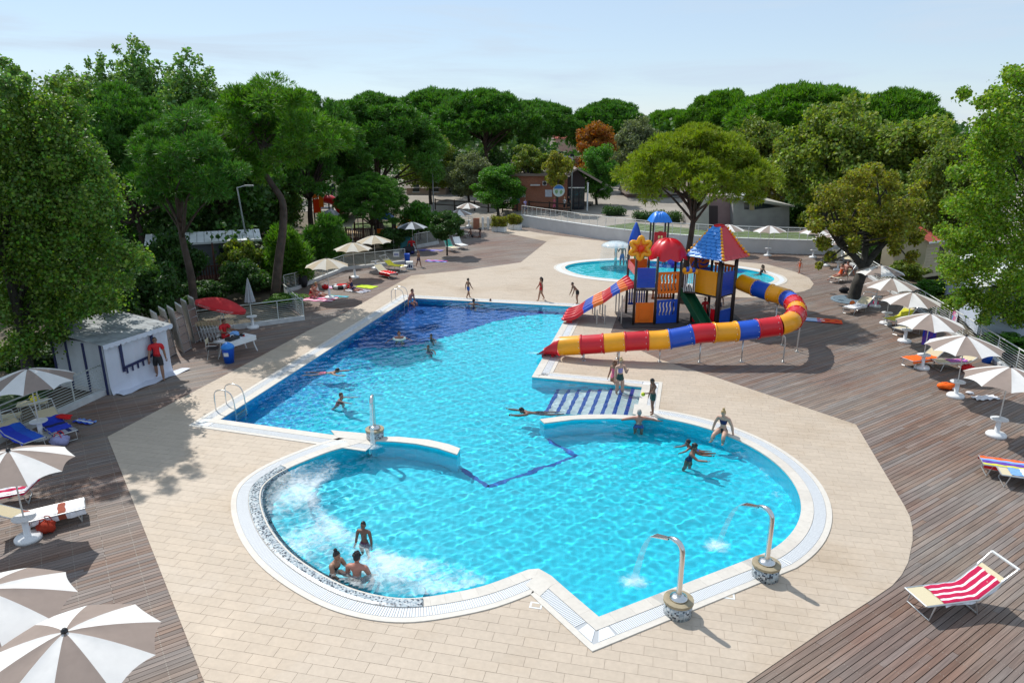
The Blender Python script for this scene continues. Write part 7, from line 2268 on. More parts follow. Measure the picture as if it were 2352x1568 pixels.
# towels and things lying about
for lab, px, rz, mats, L, W, st, seed in [
        ('light blue towel on the deck right of the tube slide', (1868, 735), R(70), [TLB, TW], 1.1, 0.75, 4, 3),
        ('red and orange patterned towel on the deck right of the tube slide', (1905, 738), R(70), [TR_, TO], 1.2, 0.9, 6, 4),
        ('striped navy and white towel beside the seated sunbather', (822, 668), R(60), [TW, TNV], 1.5, 0.8, 10, 5),
        ('lime green towel behind the striped one', (842, 659), R(65), [TLG], 1.3, 0.75, 1, 6),
        ('pink and white towel under the two sunbathers', (735, 687), R(80), [TP, TW, TM], 1.9, 1.1, 6, 7),
        ('turquoise cloth on the deck below the cream parasol', (775, 681), R(75), [TTQ, TLB], 1.4, 0.35, 3, 8),
        ('pale lilac towel on the deck behind the sunbathers', (770, 661), R(80), [TP, TLB, TW], 1.6, 0.6, 5, 9),
        ('blue and pink towel alone on the far deck', (1003, 600), R(80), [TLB, TBL, TM, TP], 1.7, 0.7, 5, 10),
        ('mixed blue and orange towels beside the dark parasol', (985, 575), R(80), [TBL, cloth('sand', (0.5, 0.38, 0.2)), TPU, TLB], 2.4, 0.9, 7, 11),
        ('white cloth on the deck right of the orange bundle', (2263, 915), R(100), [TW], 0.95, 0.4, 1, 12),
        ('blue patterned cloth on the left deck beyond the lounger', (195, 970), R(70), [TBL, TLB, TW], 0.8, 0.3, 5, 13)]:
    make_towel_flat(lab, P(*px), rz, mats, L, W, st, seed, 0.03 if L < 1 else 0.014)
def bundle(name, label, cat, px, mat, r=(0.28, 0.2, 0.16), seed=1, handles=False, loc=None, mat2=None):
    q = loc if loc is not None else P(*px)
    t = thing(name, label, cat, q)
    rg = np.random.default_rng(seed)
    g = []
    for i in range(9):
        th = math.pi * i / 8; row = []
        for k in range(17):
            a = 2 * math.pi * k / 16
            w_ = 1 + 0.13 * math.sin(3 * a + seed + i) + 0.1 * math.sin(5 * a + 2 * i + seed) * math.sin(th)
            row.append((r[0] * math.sin(th) * math.cos(a) * w_, r[1] * math.sin(th) * math.sin(a) * w_, max(0.0, r[2] - r[2] * math.cos(th) * w_)))
        row[-1] = row[0]; g.append(row)
    MB().grid(g).build('body', mat, t, True)
    if handles:
        for s in (-1, 1): MB().tube(spline([(-0.12, s * 0.08, r[2] * 1.7), (-0.06, s * 0.08, r[2] * 2.5), (0.06, s * 0.08, r[2] * 2.5), (0.12, s * 0.08, r[2] * 1.7)], 3), 0.012, 5).build('handle', mat2 or mat, t)
    else:
        MB().ball((r[0] * 0.7, -r[1] * 0.6, r[2] * 0.5), (r[0] * 0.4, r[1] * 0.5, r[2] * 0.45), 8, 6).build('loose_end', mat2 or mat, t, True)
    return t
bundle('cloth_bundle', 'orange cloth bundle at a parasol base in the right row', 'clothes', (2172, 893), TO, (0.34, 0.2, 0.13), 3, False, None, TW)
bundle('cloth_bundle', 'small white cap on the deck beside the orange bundle', 'clothes', (2226, 904), TW, (0.14, 0.1, 0.05), 4)
bundle('beach_bag', 'dark red bag on the deck behind the second parasol', 'bag', (2220, 852), TR_, (0.3, 0.2, 0.14), 5, True)
bundle('beach_bag', 'rust red bag beside the patterned lounger at left', 'bag', (110, 1222), cloth('rust_red', srgb(165, 50, 25)), (0.22, 0.17, 0.16), 6, True)
bundle('beach_bag', 'red flowery beach bag by the shaded parasol base', 'bag', (140, 1023), cloth('multi', srgb(150, 150, 190)), (0.3, 0.2, 0.18), 7, True, None, TR_)
bundle('cloth_bundle', 'red cloth lying on the blue towel lounger', 'clothes', None, TR_, (0.3, 0.14, 0.07), 8, False, P(150, 985) + Vector((0, 0, 0.385)))
bundle('beach_bag', 'dark bags beside the plane tree grate', 'bag', (1938, 672), TBK, (0.3, 0.2, 0.17), 9, True)
bundle('beach_bag', 'grey bag at the foot of the far right parasol', 'bag', (1890, 608), cloth('dgrey', (0.08, 0.08, 0.1)), (0.3, 0.22, 0.2), 10, True)
bundle('cloth_bundle', 'red inflatable heap behind the near cream parasol', 'clothes', (790, 660), TR_, (0.5, 0.3, 0.12), 11, False, None, TR_)
bundle('beach_bag', 'bright red bag at the cream parasol pole', 'bag', (748, 664), TR_, (0.22, 0.18, 0.15), 12, True, None, TW)
bundle('beach_bag', 'dark bag by the railing behind the sunbathers', 'bag', (696, 660), TBK, (0.35, 0.3, 0.4), 13, True)
bundle('cloth_bundle', 'pink patterned towel heap on the deck by the tree grate', 'clothes', (2000, 702), TP, (0.5, 0.2, 0.06), 14, False, None, TM)
bundle('cloth_bundle', 'dark clothes heap under the dark parasol', 'clothes', (938, 583), TBK, (0.5, 0.35, 0.3), 15, False, None, TNV)
# balls and ring
q = P(1957, 702) + Vector((0, 0, 0.15)); tag(MB().ball((0, 0, 0), 0.15, 12, 9).build('orange_ball', ORANGE, None, True, q), 'orange ball beside the tree grate', 'ball')
q = P(2010, 702) + Vector((0, 0, 0.16)); tag(MB().ball((0, 0, 0), 0.16, 12, 9).build('pink_ball', M('pink_ball', srgb(230, 30, 100), 0.4), None, True, q), 'bright pink ball beside the white towel lounger', 'ball')
q = P(780, 662) + Vector((0, 0, 0.12))
t = thing('swim_ring', 'black and white inflatable ring by the near cream parasol', 'swim ring', q)
for k in range(8):
    a0, a1 = 2 * math.pi * k / 8, 2 * math.pi * (k + 1) / 8
    MB().tube([(0.34 * math.cos(a), 0.34 * math.sin(a), 0) for a in np.linspace(a0, a1, 5)], 0.12, 10, caps=False).build('ring_segment', WPAINT if k % 2 else BLACK, t, True)
# blue and purple towels hanging
def hanging(label, px, z1, w_, h_, mats, rz):
    q = P(*px); t = MB()
    t.grid([[((j / 8 - 0.5) * w_, 0.03 * math.sin(j * 1.6 + i * .4), -h_ * i / 10) for j in range(9)] for i in range(11)])
    if len(mats) > 1: t.m = [((j + i // 3) % len(mats)) for i in range(10) for j in range(8)]
    return tag(t.build('hanging_towel', mats, None, True, (q.x, q.y, z1), rz), label, 'towel')
hanging('purple and blue towel hanging from the parasol beside the orange lounger', (2122, 842), 1.86, 0.5, 0.9, [TPU, TBL, TPU], R(-20))
fy = 32.6
t_ = hanging('pale patterned towel hanging on the right railing', (2178, 760), 1.15, 0.55, 0.75, [TW, TP, TLB], R(79)); t_.location = (fenceR(fy) - 0.06, fy, 1.12)
hanging('pale blue towel hanging on the railing behind the dark parasol', (945, 574), 1.22, 1.1, 0.95, [cloth('teal', srgb(70, 140, 150))], R(10)).location = P(936, 576) + Vector((0, -0.12, 1.2))
# sign on the railing
q = P(912, 606); t = thing('railing_sign', 'small white notice fixed to the railing near the bins', 'sign', (q.x, q.y - 0.16, 0.55))
MB().box2((-0.22, 0, 0), (0.22, 0.02, 0.36)).build('board', WPAINT, t); MB().box2((-0.16, -0.006, 0.1), (0.16, -0.001, 0.26)).build('print', M('notice_print', (0.25, 0.28, 0.45), 0.7, noise=(20, 0.5)), t)
# bins
def bin_(label, px, lid=False, s=1.0, mat=None, h=0.62, handle=False):
    t = thing('waste_bin', label, 'bin', P(*px))
    mat = mat or M('bin_blue', srgb(10, 85, 200), 0.45)
    MB().lathe([(0.17 * s, 0), (0.22 * s, h), (0.225 * s, h + 0.02), (0.2 * s, h + 0.02), (0.16 * s, 0.03)], n=18).build('body', mat, t, True)
    if lid:
        MB().lathe([(0.24 * s, h + 0.02), (0.24 * s, h + 0.1), (0.16 * s, h + 0.2), (0.05 * s, h + 0.28), (0, h + 0.28)], n=18).build('lid', M('bin_lid', srgb(40, 130, 215), 0.45), t, True)
        MB().box((0, -0.215 * s, 0.42), (0.2, 0.012, 0.16)).build('label_sticker', WPAINT, t)
    return t
bin_('blue waste bin with domed lid beside the lifeguard table', (527, 832), True, 1.15)
bin_('plain blue bin by the white logo cube', (936, 608), False, 1.0, h=0.8)
bin_('blue bucket behind the right row of loungers', (2265, 832), False, 1.0, h=0.42)
# white logo cube
q = P(941, 617)
t = thing('logo_cube', 'white cube with dark emblem standing on the deck', 'sign cube', q, R(8))
MB().box2((-0.25, -0.25, 0), (0.25, 0.25, 0.52)).build('cube', WPAINT, t)
for dx, w_, h_ in ((-0.13, 0.09, 0.16), (0.0, 0.1, 0.24), (0.13, 0.09, 0.16)):
    MB().box2((dx - w_ / 2, -0.262, 0.12), (dx + w_ / 2, -0.252, 0.12 + h_)).build('emblem', TNV, t)
# small folding table and shelf at the left railing
q = P(85, 965)
t = thing('camp_table', 'small cream folding table standing at the left railing', 'table', (q.x - 0.1, q.y + 0.1, 0), R(28))
MB().box2((-0.45, -0.25, 0.6), (0.45, 0.25, 0.63)).build('top', CREAM, t)
for sx in (-0.4, 0.4):
    for sy in (-0.2, 0.2): MB().tube([(sx, sy, 0), (sx, sy, 0.6)], 0.014, 6).build('leg', ALU, t)
bundle('beach_bag', 'yellow bag lying on the cream folding table', 'bag', None, TY, (0.15, 0.12, 0.1), 21, True, Vector((q.x - 0.02, q.y + 0.12, 0.632)))
q = P(8, 1000)
t = thing('camp_table', 'cream folding table at the left edge below the railing', 'table', (q.x, q.y + 0.2, 0), R(28))
MB().box2((-0.45, -0.25, 0.55), (0.45, 0.25, 0.58)).build('top', CREAM, t)
for sx in (-0.4, 0.4):
    for sy in (-0.2, 0.2): MB().tube([(sx, sy, 0), (sx, sy, 0.55)], 0.014, 6).build('leg', ALU, t)

# ------------------------------------------------------------------ lifeguard table, chairs, stacked furniture
q = P(548, 812)
ta = math.atan2(*(P(588, 790) - P(505, 812)).yx) if False else math.atan2((P(588, 792) - P(508, 818)).y, (P(588, 792) - P(508, 818)).x)
tab = thing('white_table', 'white plastic table in front of the lifeguard', 'table', q, ta)
MB().box2((-0.75, -0.38, 0.68), (0.75, 0.38, 0.72)).build('top', WHITE, tab)
MB().box2((-0.72, -0.4, 0.52), (0.72, -0.385, 0.716)).build('front_apron', WHITE, tab)
for sx in (-1, 1):
    for sy in (-1, 1): MB().tube(spline([(sx * 0.62, sy * 0.3, 0.68), (sx * 0.64, sy * 0.32, 0.35), (sx * 0.74, sy * 0.36, 0.0)], 3), 0.028, 8).build('leg', WHITE, tab)
tm_ = Matrix.Translation(q) @ Matrix.Rotation(ta, 4, 'Z')
t = thing('radio_case', 'black carry case with handle on the white table', 'case', tm_ @ Vector((-0.25, -0.02, 0.722)), ta + 0.1)
MB().box2((-0.28, -0.16, 0), (0.28, 0.16, 0.14)).build('case', BLACK, t); MB().tube(spline([(-0.1, 0, 0.13), (-0.08, 0, 0.2), (0.08, 0, 0.2), (0.1, 0, 0.13)], 3), 0.014, 6).build('handle', WPAINT, t)
bundle('plastic_bag', 'pale blue plastic bag on the white table', 'bag', None, cloth('bag_blue', srgb(120, 165, 220)), (0.2, 0.15, 0.13), 31, False, tm_ @ Vector((0.1, 0.22, 0.722)))
bundle('cloth_bundle', 'dark odds and ends on the far end of the white table', 'clothes', None, TBK, (0.12, 0.08, 0.05), 32, False, tm_ @ Vector((0.35, 0.05, 0.722)), TR_)
def director_chair(label, loc, rz):
    t = thing('director_chair', label, 'chair', loc, rz, 'folding chairs by the shed')
    MB().box2((-0.24, -0.22, 0.44), (0.24, 0.22, 0.455)).build('seat', BLACK, t)
    MB().box2((-0.25, 0.21, 0.68), (0.25, 0.225, 0.88)).build('backrest', CREAM, t)
    for s in (-1, 1):
        for e in (-1, 1): MB().tube([(s * 0.25, e * 0.22, 0.44), (-s * 0.25, e * 0.22, 0.0)], 0.012, 6).build('leg', ALU, t)
        MB().tube([(s * 0.25, 0.22, 0.42), (s * 0.25, 0.22, 0.9)], 0.012, 6).build('back_post', ALU, t)
        MB().tube([(s * 0.25, -0.22, 0.62), (s * 0.25, 0.22, 0.62)], 0.016, 6).build('armrest', ALU, t)
    return t
director_chair('folding chair with cream back left of the white table', P(492, 822), R(100))
lc = P(518, 795)
director_chair('chair under the lifeguard at the white table', lc, R(-15))
def folded_chair(t):
    MB().box2((-0.24, -0.02, 0.75), (0.24, 0.015, 0.93)).build('backrest', CREAM, t)
    for s in (-1, 1): MB().tube([(s * 0.2, 0, 0), (s * 0.17, 0.0, 0.93)], 0.013, 6).build('frame_tube', ALU, t)
    for s in (-1, 1): MB().tube([(s * 0.2, 0.03, 0.02), (-s * 0.2, 0.03, 0.6)], 0.011, 6).build('cross_tube', ALU, t)
p0, p1 = P(462, 782), P(540, 778)
fc = thing('folded_chair', 'folded cream chair in the leaning row behind the red parasol', 'chair', p0, R(20), 'folded chairs leaning in a row')
folded_chair(fc); fc.rotation_euler = (R(-14), 0, R(70))
for k in range(1, 11):
    o = dup(fc, p0.lerp(p1, k / 10) + Vector((0, 0, 0)), 0)
    o.rotation_euler = (R(-14 - 1.5 * k), 0, R(70 - 2 * k))
# upright stacks of loungers
def upright(t):
    W = 0.62
    for s in (-1, 1): MB().beam((s * W / 2, 0, 0), (s * W / 2, 0, 1.95), 0.035, 0.05).build('side_rail', ALU, t)
    for z in (0.05, 0.42, 0.8, 1.18, 1.56): MB().tube([(-W / 2, -0.02, z), (W / 2, -0.02, z)], 0.016, 6).build('cross_bar', ALU, t)
    MB().box2((-W / 2 + 0.03, 0.0, 0.06), (W / 2 - 0.03, 0.012, 1.62)).build('fabric', M('taupe_mesh', (0.36, 0.28, 0.24), 0.85, noise=(40, 0.08)), t)
    for s in (-1, 1): MB().lathe([(0.018, 1.95), (0.02, 2.0), (0.006, 2.06), (0, 2.06)], (s * W / 2, 0, 0), 6).build('tip', ALU, t)
first = None
for si, (lab, pa, pb, n, tilt) in enumerate([('nearest the shed', (396, 818), (360, 792), 9, -7), ('in the middle', (431, 806), (398, 782), 9, -6), ('farthest from the shed', (456, 784), (430, 768), 7, -5)]):
    a, b = P(*pa), P(*pb)
    face = math.atan2((P(470, 790) - P(380, 840)).y, (P(470, 790) - P(380, 840)).x)
    for k in range(n):
        loc = a + (b - a).normalized() * (0.11 * k)
        lb_ = ('front upright lounger of the stack %s' if k == 0 else 'upright lounger behind the front one of the stack %s') % lab
        if first is None:
            first = thing('upright_lounger', lb_, 'sun lounger', loc, face, 'upright stack %s' % lab); upright(first); o = first
        else: o = dup(first, loc, face, lb_, 'upright stack %s' % lab)
        o.rotation_euler = (R(tilt), 0, face)

# ================================================================== PEOPLE
SKINS = {}
def skinmat(name, c):
    m = M('skin_' + name, c, 0.5, noise=(12, 0.06))
    b = m.node_tree.nodes['Principled BSDF']
    b.inputs['Subsurface Weight'].default_value = 0.0
    return m
SK = {'tan': skinmat('tan', (0.36, 0.19, 0.12)), 'fair': skinmat('fair', (0.52, 0.32, 0.235)), 'dark': skinmat('dark', (0.2, 0.1, 0.065)), 'red': skinmat('sunburnt', (0.46, 0.2, 0.14)), 'olive': skinmat('olive', (0.28, 0.15, 0.095))}
HAIR = {'black': M('hair_black', (0.012, 0.01, 0.009), 0.4), 'brown': M('hair_brown', (0.06, 0.032, 0.018), 0.45), 'blond': M('hair_blond', (0.42, 0.28, 0.12), 0.5), 'grey': M('hair_grey', (0.3, 0.29, 0.28), 0.5), 'red': M('hair_reddish', (0.16, 0.06, 0.025), 0.45)}
EYE = M('eye_dark', (0.015, 0.012, 0.01), 0.3); LIP = M('lip', (0.3, 0.09, 0.08), 0.5)
CL = lambda n, c: M('swim_' + n, c, 0.7, noise=(30, 0.08))
C_RED, C_BLK, C_BLU, C_NVY, C_GRN, C_PNK, C_LIL, C_ORG, C_WHT, C_CYN = CL('red', srgb(205, 30, 40)), CL('black', (0.015, 0.015, 0.018)), CL('blue', srgb(35, 90, 170)), CL('navy', srgb(25, 35, 85)), CL('green', srgb(30, 70, 65)), CL('pink', srgb(225, 110, 140)), CL('lilac', srgb(150, 140, 190)), CL('orange', srgb(235, 90, 30)), CL('white', (0.7, 0.7, 0.7)), CL('cyan', srgb(40, 140, 200))

def fk(h, pose, female=False):
    g = lambda k, d: pose.get(k, d)
    J = {}
    lean, side = R(g('lean', 0)), R(g('side', 0))
    up = Vector((math.sin(side), -math.sin(lean), math.cos(lean))).normalized()
    xax = Vector((1, 0, 0)); tw = R(g('twist', 0))
    sh_ax = Matrix.Rotation(tw, 3, 'Z') @ xax
    sw, hw = (0.098, 0.058) if female else (0.112, 0.05)
    J['pel'] = Vector((0, 0, 0))
    J['wai'] = up * 0.09; J['che'] = up * 0.19; J['ups'] = up * 0.265; J['nb'] = up * 0.3
    hl = R(g('hlean', lean * 57.3 * 0.5 if 'hlean' not in pose else pose['hlean']))
    hup = Vector((math.sin(side * 0.5), -math.sin(hl), math.cos(hl)))
    J['nt'] = J['nb'] + hup * 0.035
    def limb(side_, fwd, out):
        return Vector((side_ * math.sin(R(out)), -math.sin(R(fwd)) * math.cos(R(out)), -math.cos(R(fwd)) * math.cos(R(out))))
    for n, s in (('L', 1), ('R', -1)):
        a = g('arm' + n, (5, 12, 10))
        J['sh' + n] = J['ups'] + sh_ax * (s * sw) + up * 0.002
        J['el' + n] = J['sh' + n] + limb(s, a[0], a[1]) * 0.172
        o2 = a[3] if len(a) > 3 else a[1] * 0.5
        fd = limb(s, a[0] + a[2], o2)
        J['wr' + n] = J['el' + n] + fd * 0.15
        J['ha' + n] = J['wr' + n] + fd * 0.045
        J['fd' + n] = fd
        l = g('leg' + n, (0, 3, 0))
        J['hp' + n] = J['pel'] + xax * (s * hw) - up * 0.012
        J['kn' + n] = J['hp' + n] + limb(s, l[0], l[1]) * 0.245
        J['an' + n] = J['kn' + n] + limb(s, l[0] - l[2], l[1] * 0.3) * 0.245
        ft = R(g('foot', 0)); base = l[0] - l[2]
        fdir = Vector((s * 0.15, -math.cos(ft), -0.12 + math.sin(ft)))
        if abs(base) > 50 or g('point', False):
            fdir = (limb(s, base, 0) * (0.9 if base < 0 or g('point', False) else 0.15) + Vector((0, 0, 0.75 if base > 0 else 0)))
        J['to' + n] = J['an' + n] + fdir.normalized() * 0.085
    J['hup'] = hup
    for k in J:
        if k not in ('hup', 'fdL', 'fdR'): J[k] = J[k] * h
    low = min(J[k].z for k in ('anL', 'anR', 'toL', 'toR')) - 0.028 * h
    dz = pose['hip'] if 'hip' in pose else -low
    for k in J:
        if k not in ('hup', 'fdL', 'fdR'): J[k] = J[k] + Vector((0, 0, dz))
    return J
def seg_dist(Pn, a, b):
    a, b = np.array(a), np.array(b); d = b - a
    t = np.clip(((Pn - a) @ d) / max(d @ d, 1e-9), 0, 1)
    return np.linalg.norm(Pn - a - t[:, None] * d, axis=1), t
CUTS = {'trunks': lambda b, t: ((b == 0) & (t < 0.2)) | ((b == 1) & (t < 0.55)), 'shorts': lambda b, t: ((b == 0) & (t < 0.24)) | ((b == 1) & (t < 0.8)),
        'brief': lambda b, t: ((b == 0) & (t < 0.15)) | ((b == 1) & (t < 0.17)), 'top': lambda b, t: (b == 0) & (t > 0.46) & (t < 0.74),
        'onepiece': lambda b, t: ((b == 0) & (t < 0.8)) | ((b == 1) & (t < 0.1)), 'tee': lambda b, t: ((b == 0) & (t > 0.08)) | ((b == 2) & (t < 0.6)),
        'dress': lambda b, t: (b == 0) | ((b == 1) & (t < 0.5)), 'waist': lambda b, t: ((b == 0) & (t < 0.36)) | ((b == 1) & (t < 0.22))}
BODY_N = 0
def person(label, loc, rz=0, h=1.7, skin='tan', hair='brown', style='short', pose=None, wear=(), female=False, fingers=True, group='people at the pool', glasses=False, bulk=1.0):
    pose = pose or {}
    J = fk(h, pose, female)
    kid = h < 1.45
    V, E_, RD = [], [], []
    ix = {}
    def vtx(k, p, r): ix[k] = len(V); V.append(tuple(p)); RD.append(r if isinstance(r, tuple) else (r, r))
    b = bulk * h
    vtx('pel', J['pel'], (0.082 * b * (1.08 if female else 1), 0.068 * b)); vtx('wai', J['wai'], (0.066 * b * (0.94 if female else 1.04), 0.055 * b))
    vtx('che', J['che'], (0.082 * b, 0.066 * b)); vtx('ups', J['ups'], (0.066 * b, 0.05 * b)); vtx('nb', J['nb'], 0.034 * b); vtx('nt', J['nt'], 0.03 * b)
    E_ += [('pel', 'wai'), ('wai', 'che'), ('che', 'ups'), ('ups', 'nb'), ('nb', 'nt')]
    for n in 'LR':
        vtx('sh' + n, J['sh' + n], 0.04 * b); vtx('am' + n, J['sh' + n].lerp(J['el' + n], 0.5), 0.033 * b); vtx('el' + n, J['el' + n], 0.027 * b); vtx('fm' + n, J['el' + n].lerp(J['wr' + n], 0.35), 0.0275 * b); vtx('wr' + n, J['wr' + n], 0.018 * b); vtx('ha' + n, J['ha' + n], 0.0215 * b)
        E_ += [('ups', 'sh' + n), ('sh' + n, 'am' + n), ('am' + n, 'el' + n), ('el' + n, 'fm' + n), ('fm' + n, 'wr' + n), ('wr' + n, 'ha' + n)]
        vtx('hp' + n, J['hp' + n].lerp(J['kn' + n], 0.1), 0.064 * b); vtx('th' + n, J['hp' + n].lerp(J['kn' + n], 0.5), 0.052 * b); vtx('kn' + n, J['kn' + n], 0.037 * b); vtx('ca' + n, J['kn' + n].lerp(J['an' + n], 0.32), 0.04 * b); vtx('an' + n, J['an' + n], 0.023 * b); vtx('to' + n, J['to' + n], 0.021 * b)
        E_ += [('pel', 'hp' + n), ('hp' + n, 'th' + n), ('th' + n, 'kn' + n), ('kn' + n, 'ca' + n), ('ca' + n, 'an' + n), ('an' + n, 'to' + n)]
    me = bpy.data.meshes.new('sk'); me.from_pydata(V, [(ix[a], ix[c]) for a, c in E_], [])
    ob = bpy.data.objects.new('sk', me); COL.objects.link(ob)
    md = ob.modifiers.new('s', 'SKIN'); md.use_smooth_shade = True; md.branch_smoothing = 0.6
    sv = me.skin_vertices[0].data
    for i, r in enumerate(RD): sv[i].radius = r
    sv[0].use_root = True
    ss = ob.modifiers.new('u', 'SUBSURF'); ss.levels = ss.render_levels = 2 if loc[1] < 34 else 1
    bpy.context.view_layer.update()
    ev = ob.evaluated_get(bpy.context.evaluated_depsgraph_get())
    em = bpy.data.meshes.new_from_object(ev)
    bpy.data.objects.remove(ob); bpy.data.meshes.remove(me)
    n = len(em.vertices); co = np.empty(n * 3); em.vertices.foreach_get('co', co); co = co.reshape(-1, 3)
    faces = [list(p.vertices) for p in em.polygons]
    no = np.empty(n * 3); em.vertices.foreach_get('normal', no); no = no.reshape(-1, 3)
    # bone labels: 0 torso 1 thigh 2 upper arm 3 rest
    segs = [(0, J['pel'], J['nb']), (1, J['hpL'], J['knL']), (1, J['hpR'], J['knR']), (2, J['shL'], J['elL']), (2, J['shR'], J['elR'])] + [(3, J[a + s], J[c + s]) for s in 'LR' for a, c in (('kn', 'an'), ('el', 'ha'), ('an', 'to'))] + [(3, J['nt'], J['nt'] + Vector((0, 0, 0.02)))]
    best = np.full(n, 1e9); bl_ = np.zeros(n, int); bt = np.zeros(n)
    for k, a, c in segs:
        d, t_ = seg_dist(co, a, c)
        d = d - (0.03 * h if k == 0 else 0.012 * h if k == 1 else 0)
        m = d < best; best[m] = d[m]; bl_[m] = k; bt[m] = t_[m]
    mb = MB(); mb.add([tuple(p) for p in co], faces, 0)
    # head
    hs = h * (1.0 if not kid else 1.0 + 0.32 * min(1, (1.45 - h) / 0.5))
    hup = J['hup'].normalized(); yaw = R(pose.get('yaw', 0))
    fw = Vector((math.sin(yaw), -math.cos(yaw), 0)); fw = (fw - hup * fw.dot(hup)).normalized(); rt = fw.cross(hup)
    HM = Matrix((rt, fw, hup)).transposed()
    hc = J['nt'] + hup * (0.052 * hs)
    mb.ball(hc, (0.043 * hs, 0.053 * hs, 0.067 * hs), 14, 10, 0, HM)
    fp = lambda x, y, z: hc + HM @ Vector((x * hs, y * hs, z * hs))
    mb.ball(fp(0, 0.02, -0.035), (0.03 * hs, 0.036 * hs, 0.032 * hs), 10, 6, 0, HM)
    mb.ball(fp(0, 0.053, -0.01), (0.008 * hs, 0.013 * hs, 0.016 * hs), 6, 5, 0, HM)
    for s in (-1, 1):
        mb.ball(fp(s * 0.043, -0.004, -0.006), (0.007 * hs, 0.013 * hs, 0.02 * hs), 6, 5, 0, HM)
        mb.ball(fp(s * 0.0175, 0.047, 0.006), (0.008 * hs, 0.005 * hs, 0.005 * hs), 6, 4, 1, HM)
    mb.ball(fp(0, 0.05, -0.036), (0.015 * hs, 0.006 * hs, 0.005 * hs), 6, 4, 2, HM)
    # fingers
    if fingers:
        for nm, s in (('L', 1), ('R', -1)):
            fd = J['fd' + nm].normalized(); sx = fd.cross(Vector((0.2, 1, 0.1))).normalized(); nz_ = sx.cross(fd)
            for k in range(4):
                a = J['ha' + nm] + fd * (0.012 * h) + sx * ((k - 1.5) * 0.0105 * h)
                L_ = (0.034, 0.042, 0.044, 0.036)[k] * h
                b1 = a + fd * L_ * 0.55 + nz_ * L_ * 0.06; b2 = a + fd * L_ * 0.9 + nz_ * L_ * 0.28
                mb.tube([a, b1, b2], [0.006 * h, 0.0055 * h, 0.0045 * h], 5)
            a = J['wr' + nm].lerp(J['ha' + nm], 0.55); mb.tube([a, a + sx * (0.022 * h) + fd * (0.012 * h), a + sx * (0.026 * h) + fd * (0.034 * h)], [0.007 * h, 0.0065 * h, 0.005 * h], 5)
    root = thing('person', label, 'person', loc, R(rz), group)
    bo = mb.build('body', [SK[skin], EYE, LIP], root, True)
    recv(bo)
    for cut, mat in wear:
        sel = CUTS[cut](bl_, bt)
        off = 0.016 if cut in ('tee', 'dress', 'shorts', 'trunks') else 0.007
        mp_ = {}; vs, fs = [], []
        for f in faces:
            if sum(sel[i] for i in f) * 2 >= len(f) + (0 if cut in ('top', 'brief') else 1):
                q = []
                for i in f:
                    if i not in mp_: mp_[i] = len(vs); vs.append(tuple(co[i] + no[i] * off * h / 1.7))
                    q.append(mp_[i])
                fs.append(q)
        if fs: recv(MB().add(vs, fs).build({'tee': 'shirt', 'top': 'bikini_top', 'brief': 'swim_brief', 'onepiece': 'swimsuit', 'dress': 'dress', 'waist': 'high_waist_bottom'}.get(cut, 'swim_shorts'), mat, root, True))
    # hair
    hb = MB(); g = []
    for i in range(9):
        row = []
        for k in range(19):
            a = 2 * math.pi * k / 18
            back = 0.5 - 0.5 * math.sin(a)            # 0 front, 1 back
            lim = R(48 + (70 if style != 'bald' else 20) * back ** 0.8 + (8 if style == 'long' else 0))
            th = lim * i / 8
            rr_ = 1.0 + (0.1 if style != 'short' else 0.07)
            row.append(fp(0.043 * rr_ * math.sin(th) * math.cos(a), -0.003 + 0.053 * rr_ * math.sin(th) * math.sin(a), 0.003 + 0.067 * rr_ * math.cos(th)))
        g.append(row)
    hb.grid(g)
    if style == 'long':
        hb.tube(spline([fp(0, -0.045, 0.03), fp(0, -0.062, -0.04), fp(0, -0.058, -0.11), fp(0, -0.05, -0.18)], 3), [0.03 * hs, 0.036 * hs, 0.038 * hs, 0.038 * hs, 0.036 * hs, 0.034 * hs, 0.03 * hs, 0.026 * hs, 0.02 * hs, 0.012 * hs], 8)
    if style == 'bun': hb.ball(fp(0, -0.035, 0.075), 0.028 * hs, 8, 6)
    if style == 'curly':
        rg = random.Random(3)
        for k in range(26):
            a = rg.uniform(0, 6.28); th = rg.uniform(0, R(75)); 
            if math.sin(a) > 0.3 and th > R(50): continue
            hb.ball(fp(0.045 * math.sin(th) * math.cos(a), -0.006 + 0.054 * math.sin(th) * math.sin(a), 0.005 + 0.068 * math.cos(th)), 0.02 * hs, 6, 5)
    hb.build('hair', HAIR[hair], root, True)
    if glasses: MB().ball(fp(0, 0.05, 0.006), (0.036 * hs, 0.008 * hs, 0.011 * hs), 10, 6, 0, HM).build('sunglasses', BLACK, root, True)
    return root
WALK = dict(legL=(18, 3, 8), legR=(-14, 3, 14), armL=(-14, 12, 14), armR=(16, 12, 18))
STAND = dict(legL=(3, 4, 4), legR=(-2, 4, 3), armL=(2, 12, 12), armR=(4, 12, 14))
SITG = dict(hip=0.13, lean=-18, legL=(82, 10, 12), legR=(80, 6, 30), armL=(-32, 18, 8), armR=(-34, 18, 6), hlean=8)
SITE = dict(hip=0.13, lean=10, legL=(78, 10, 80), legR=(74, 8, 74), armL=(-4, 24, 10), armR=(-6, 26, 8), hlean=12)
SITC = dict(hip=0.0, lean=6, legL=(84, 8, 80), legR=(82, 8, 78), armL=(42, 10, 55), armR=(38, 12, 60), hlean=12)
HUG = dict(hip=0.13, lean=22, legL=(122, 8, 108), legR=(124, 6, 112), armL=(52, 14, 30), armR=(54, 12, 36), hlean=10)
SWIMUP = dict(lean=12, legL=(18, 8, 30), legR=(-10, 8, 24), armL=(40, 55, 20), armR=(36, 60, 24), hlean=4)
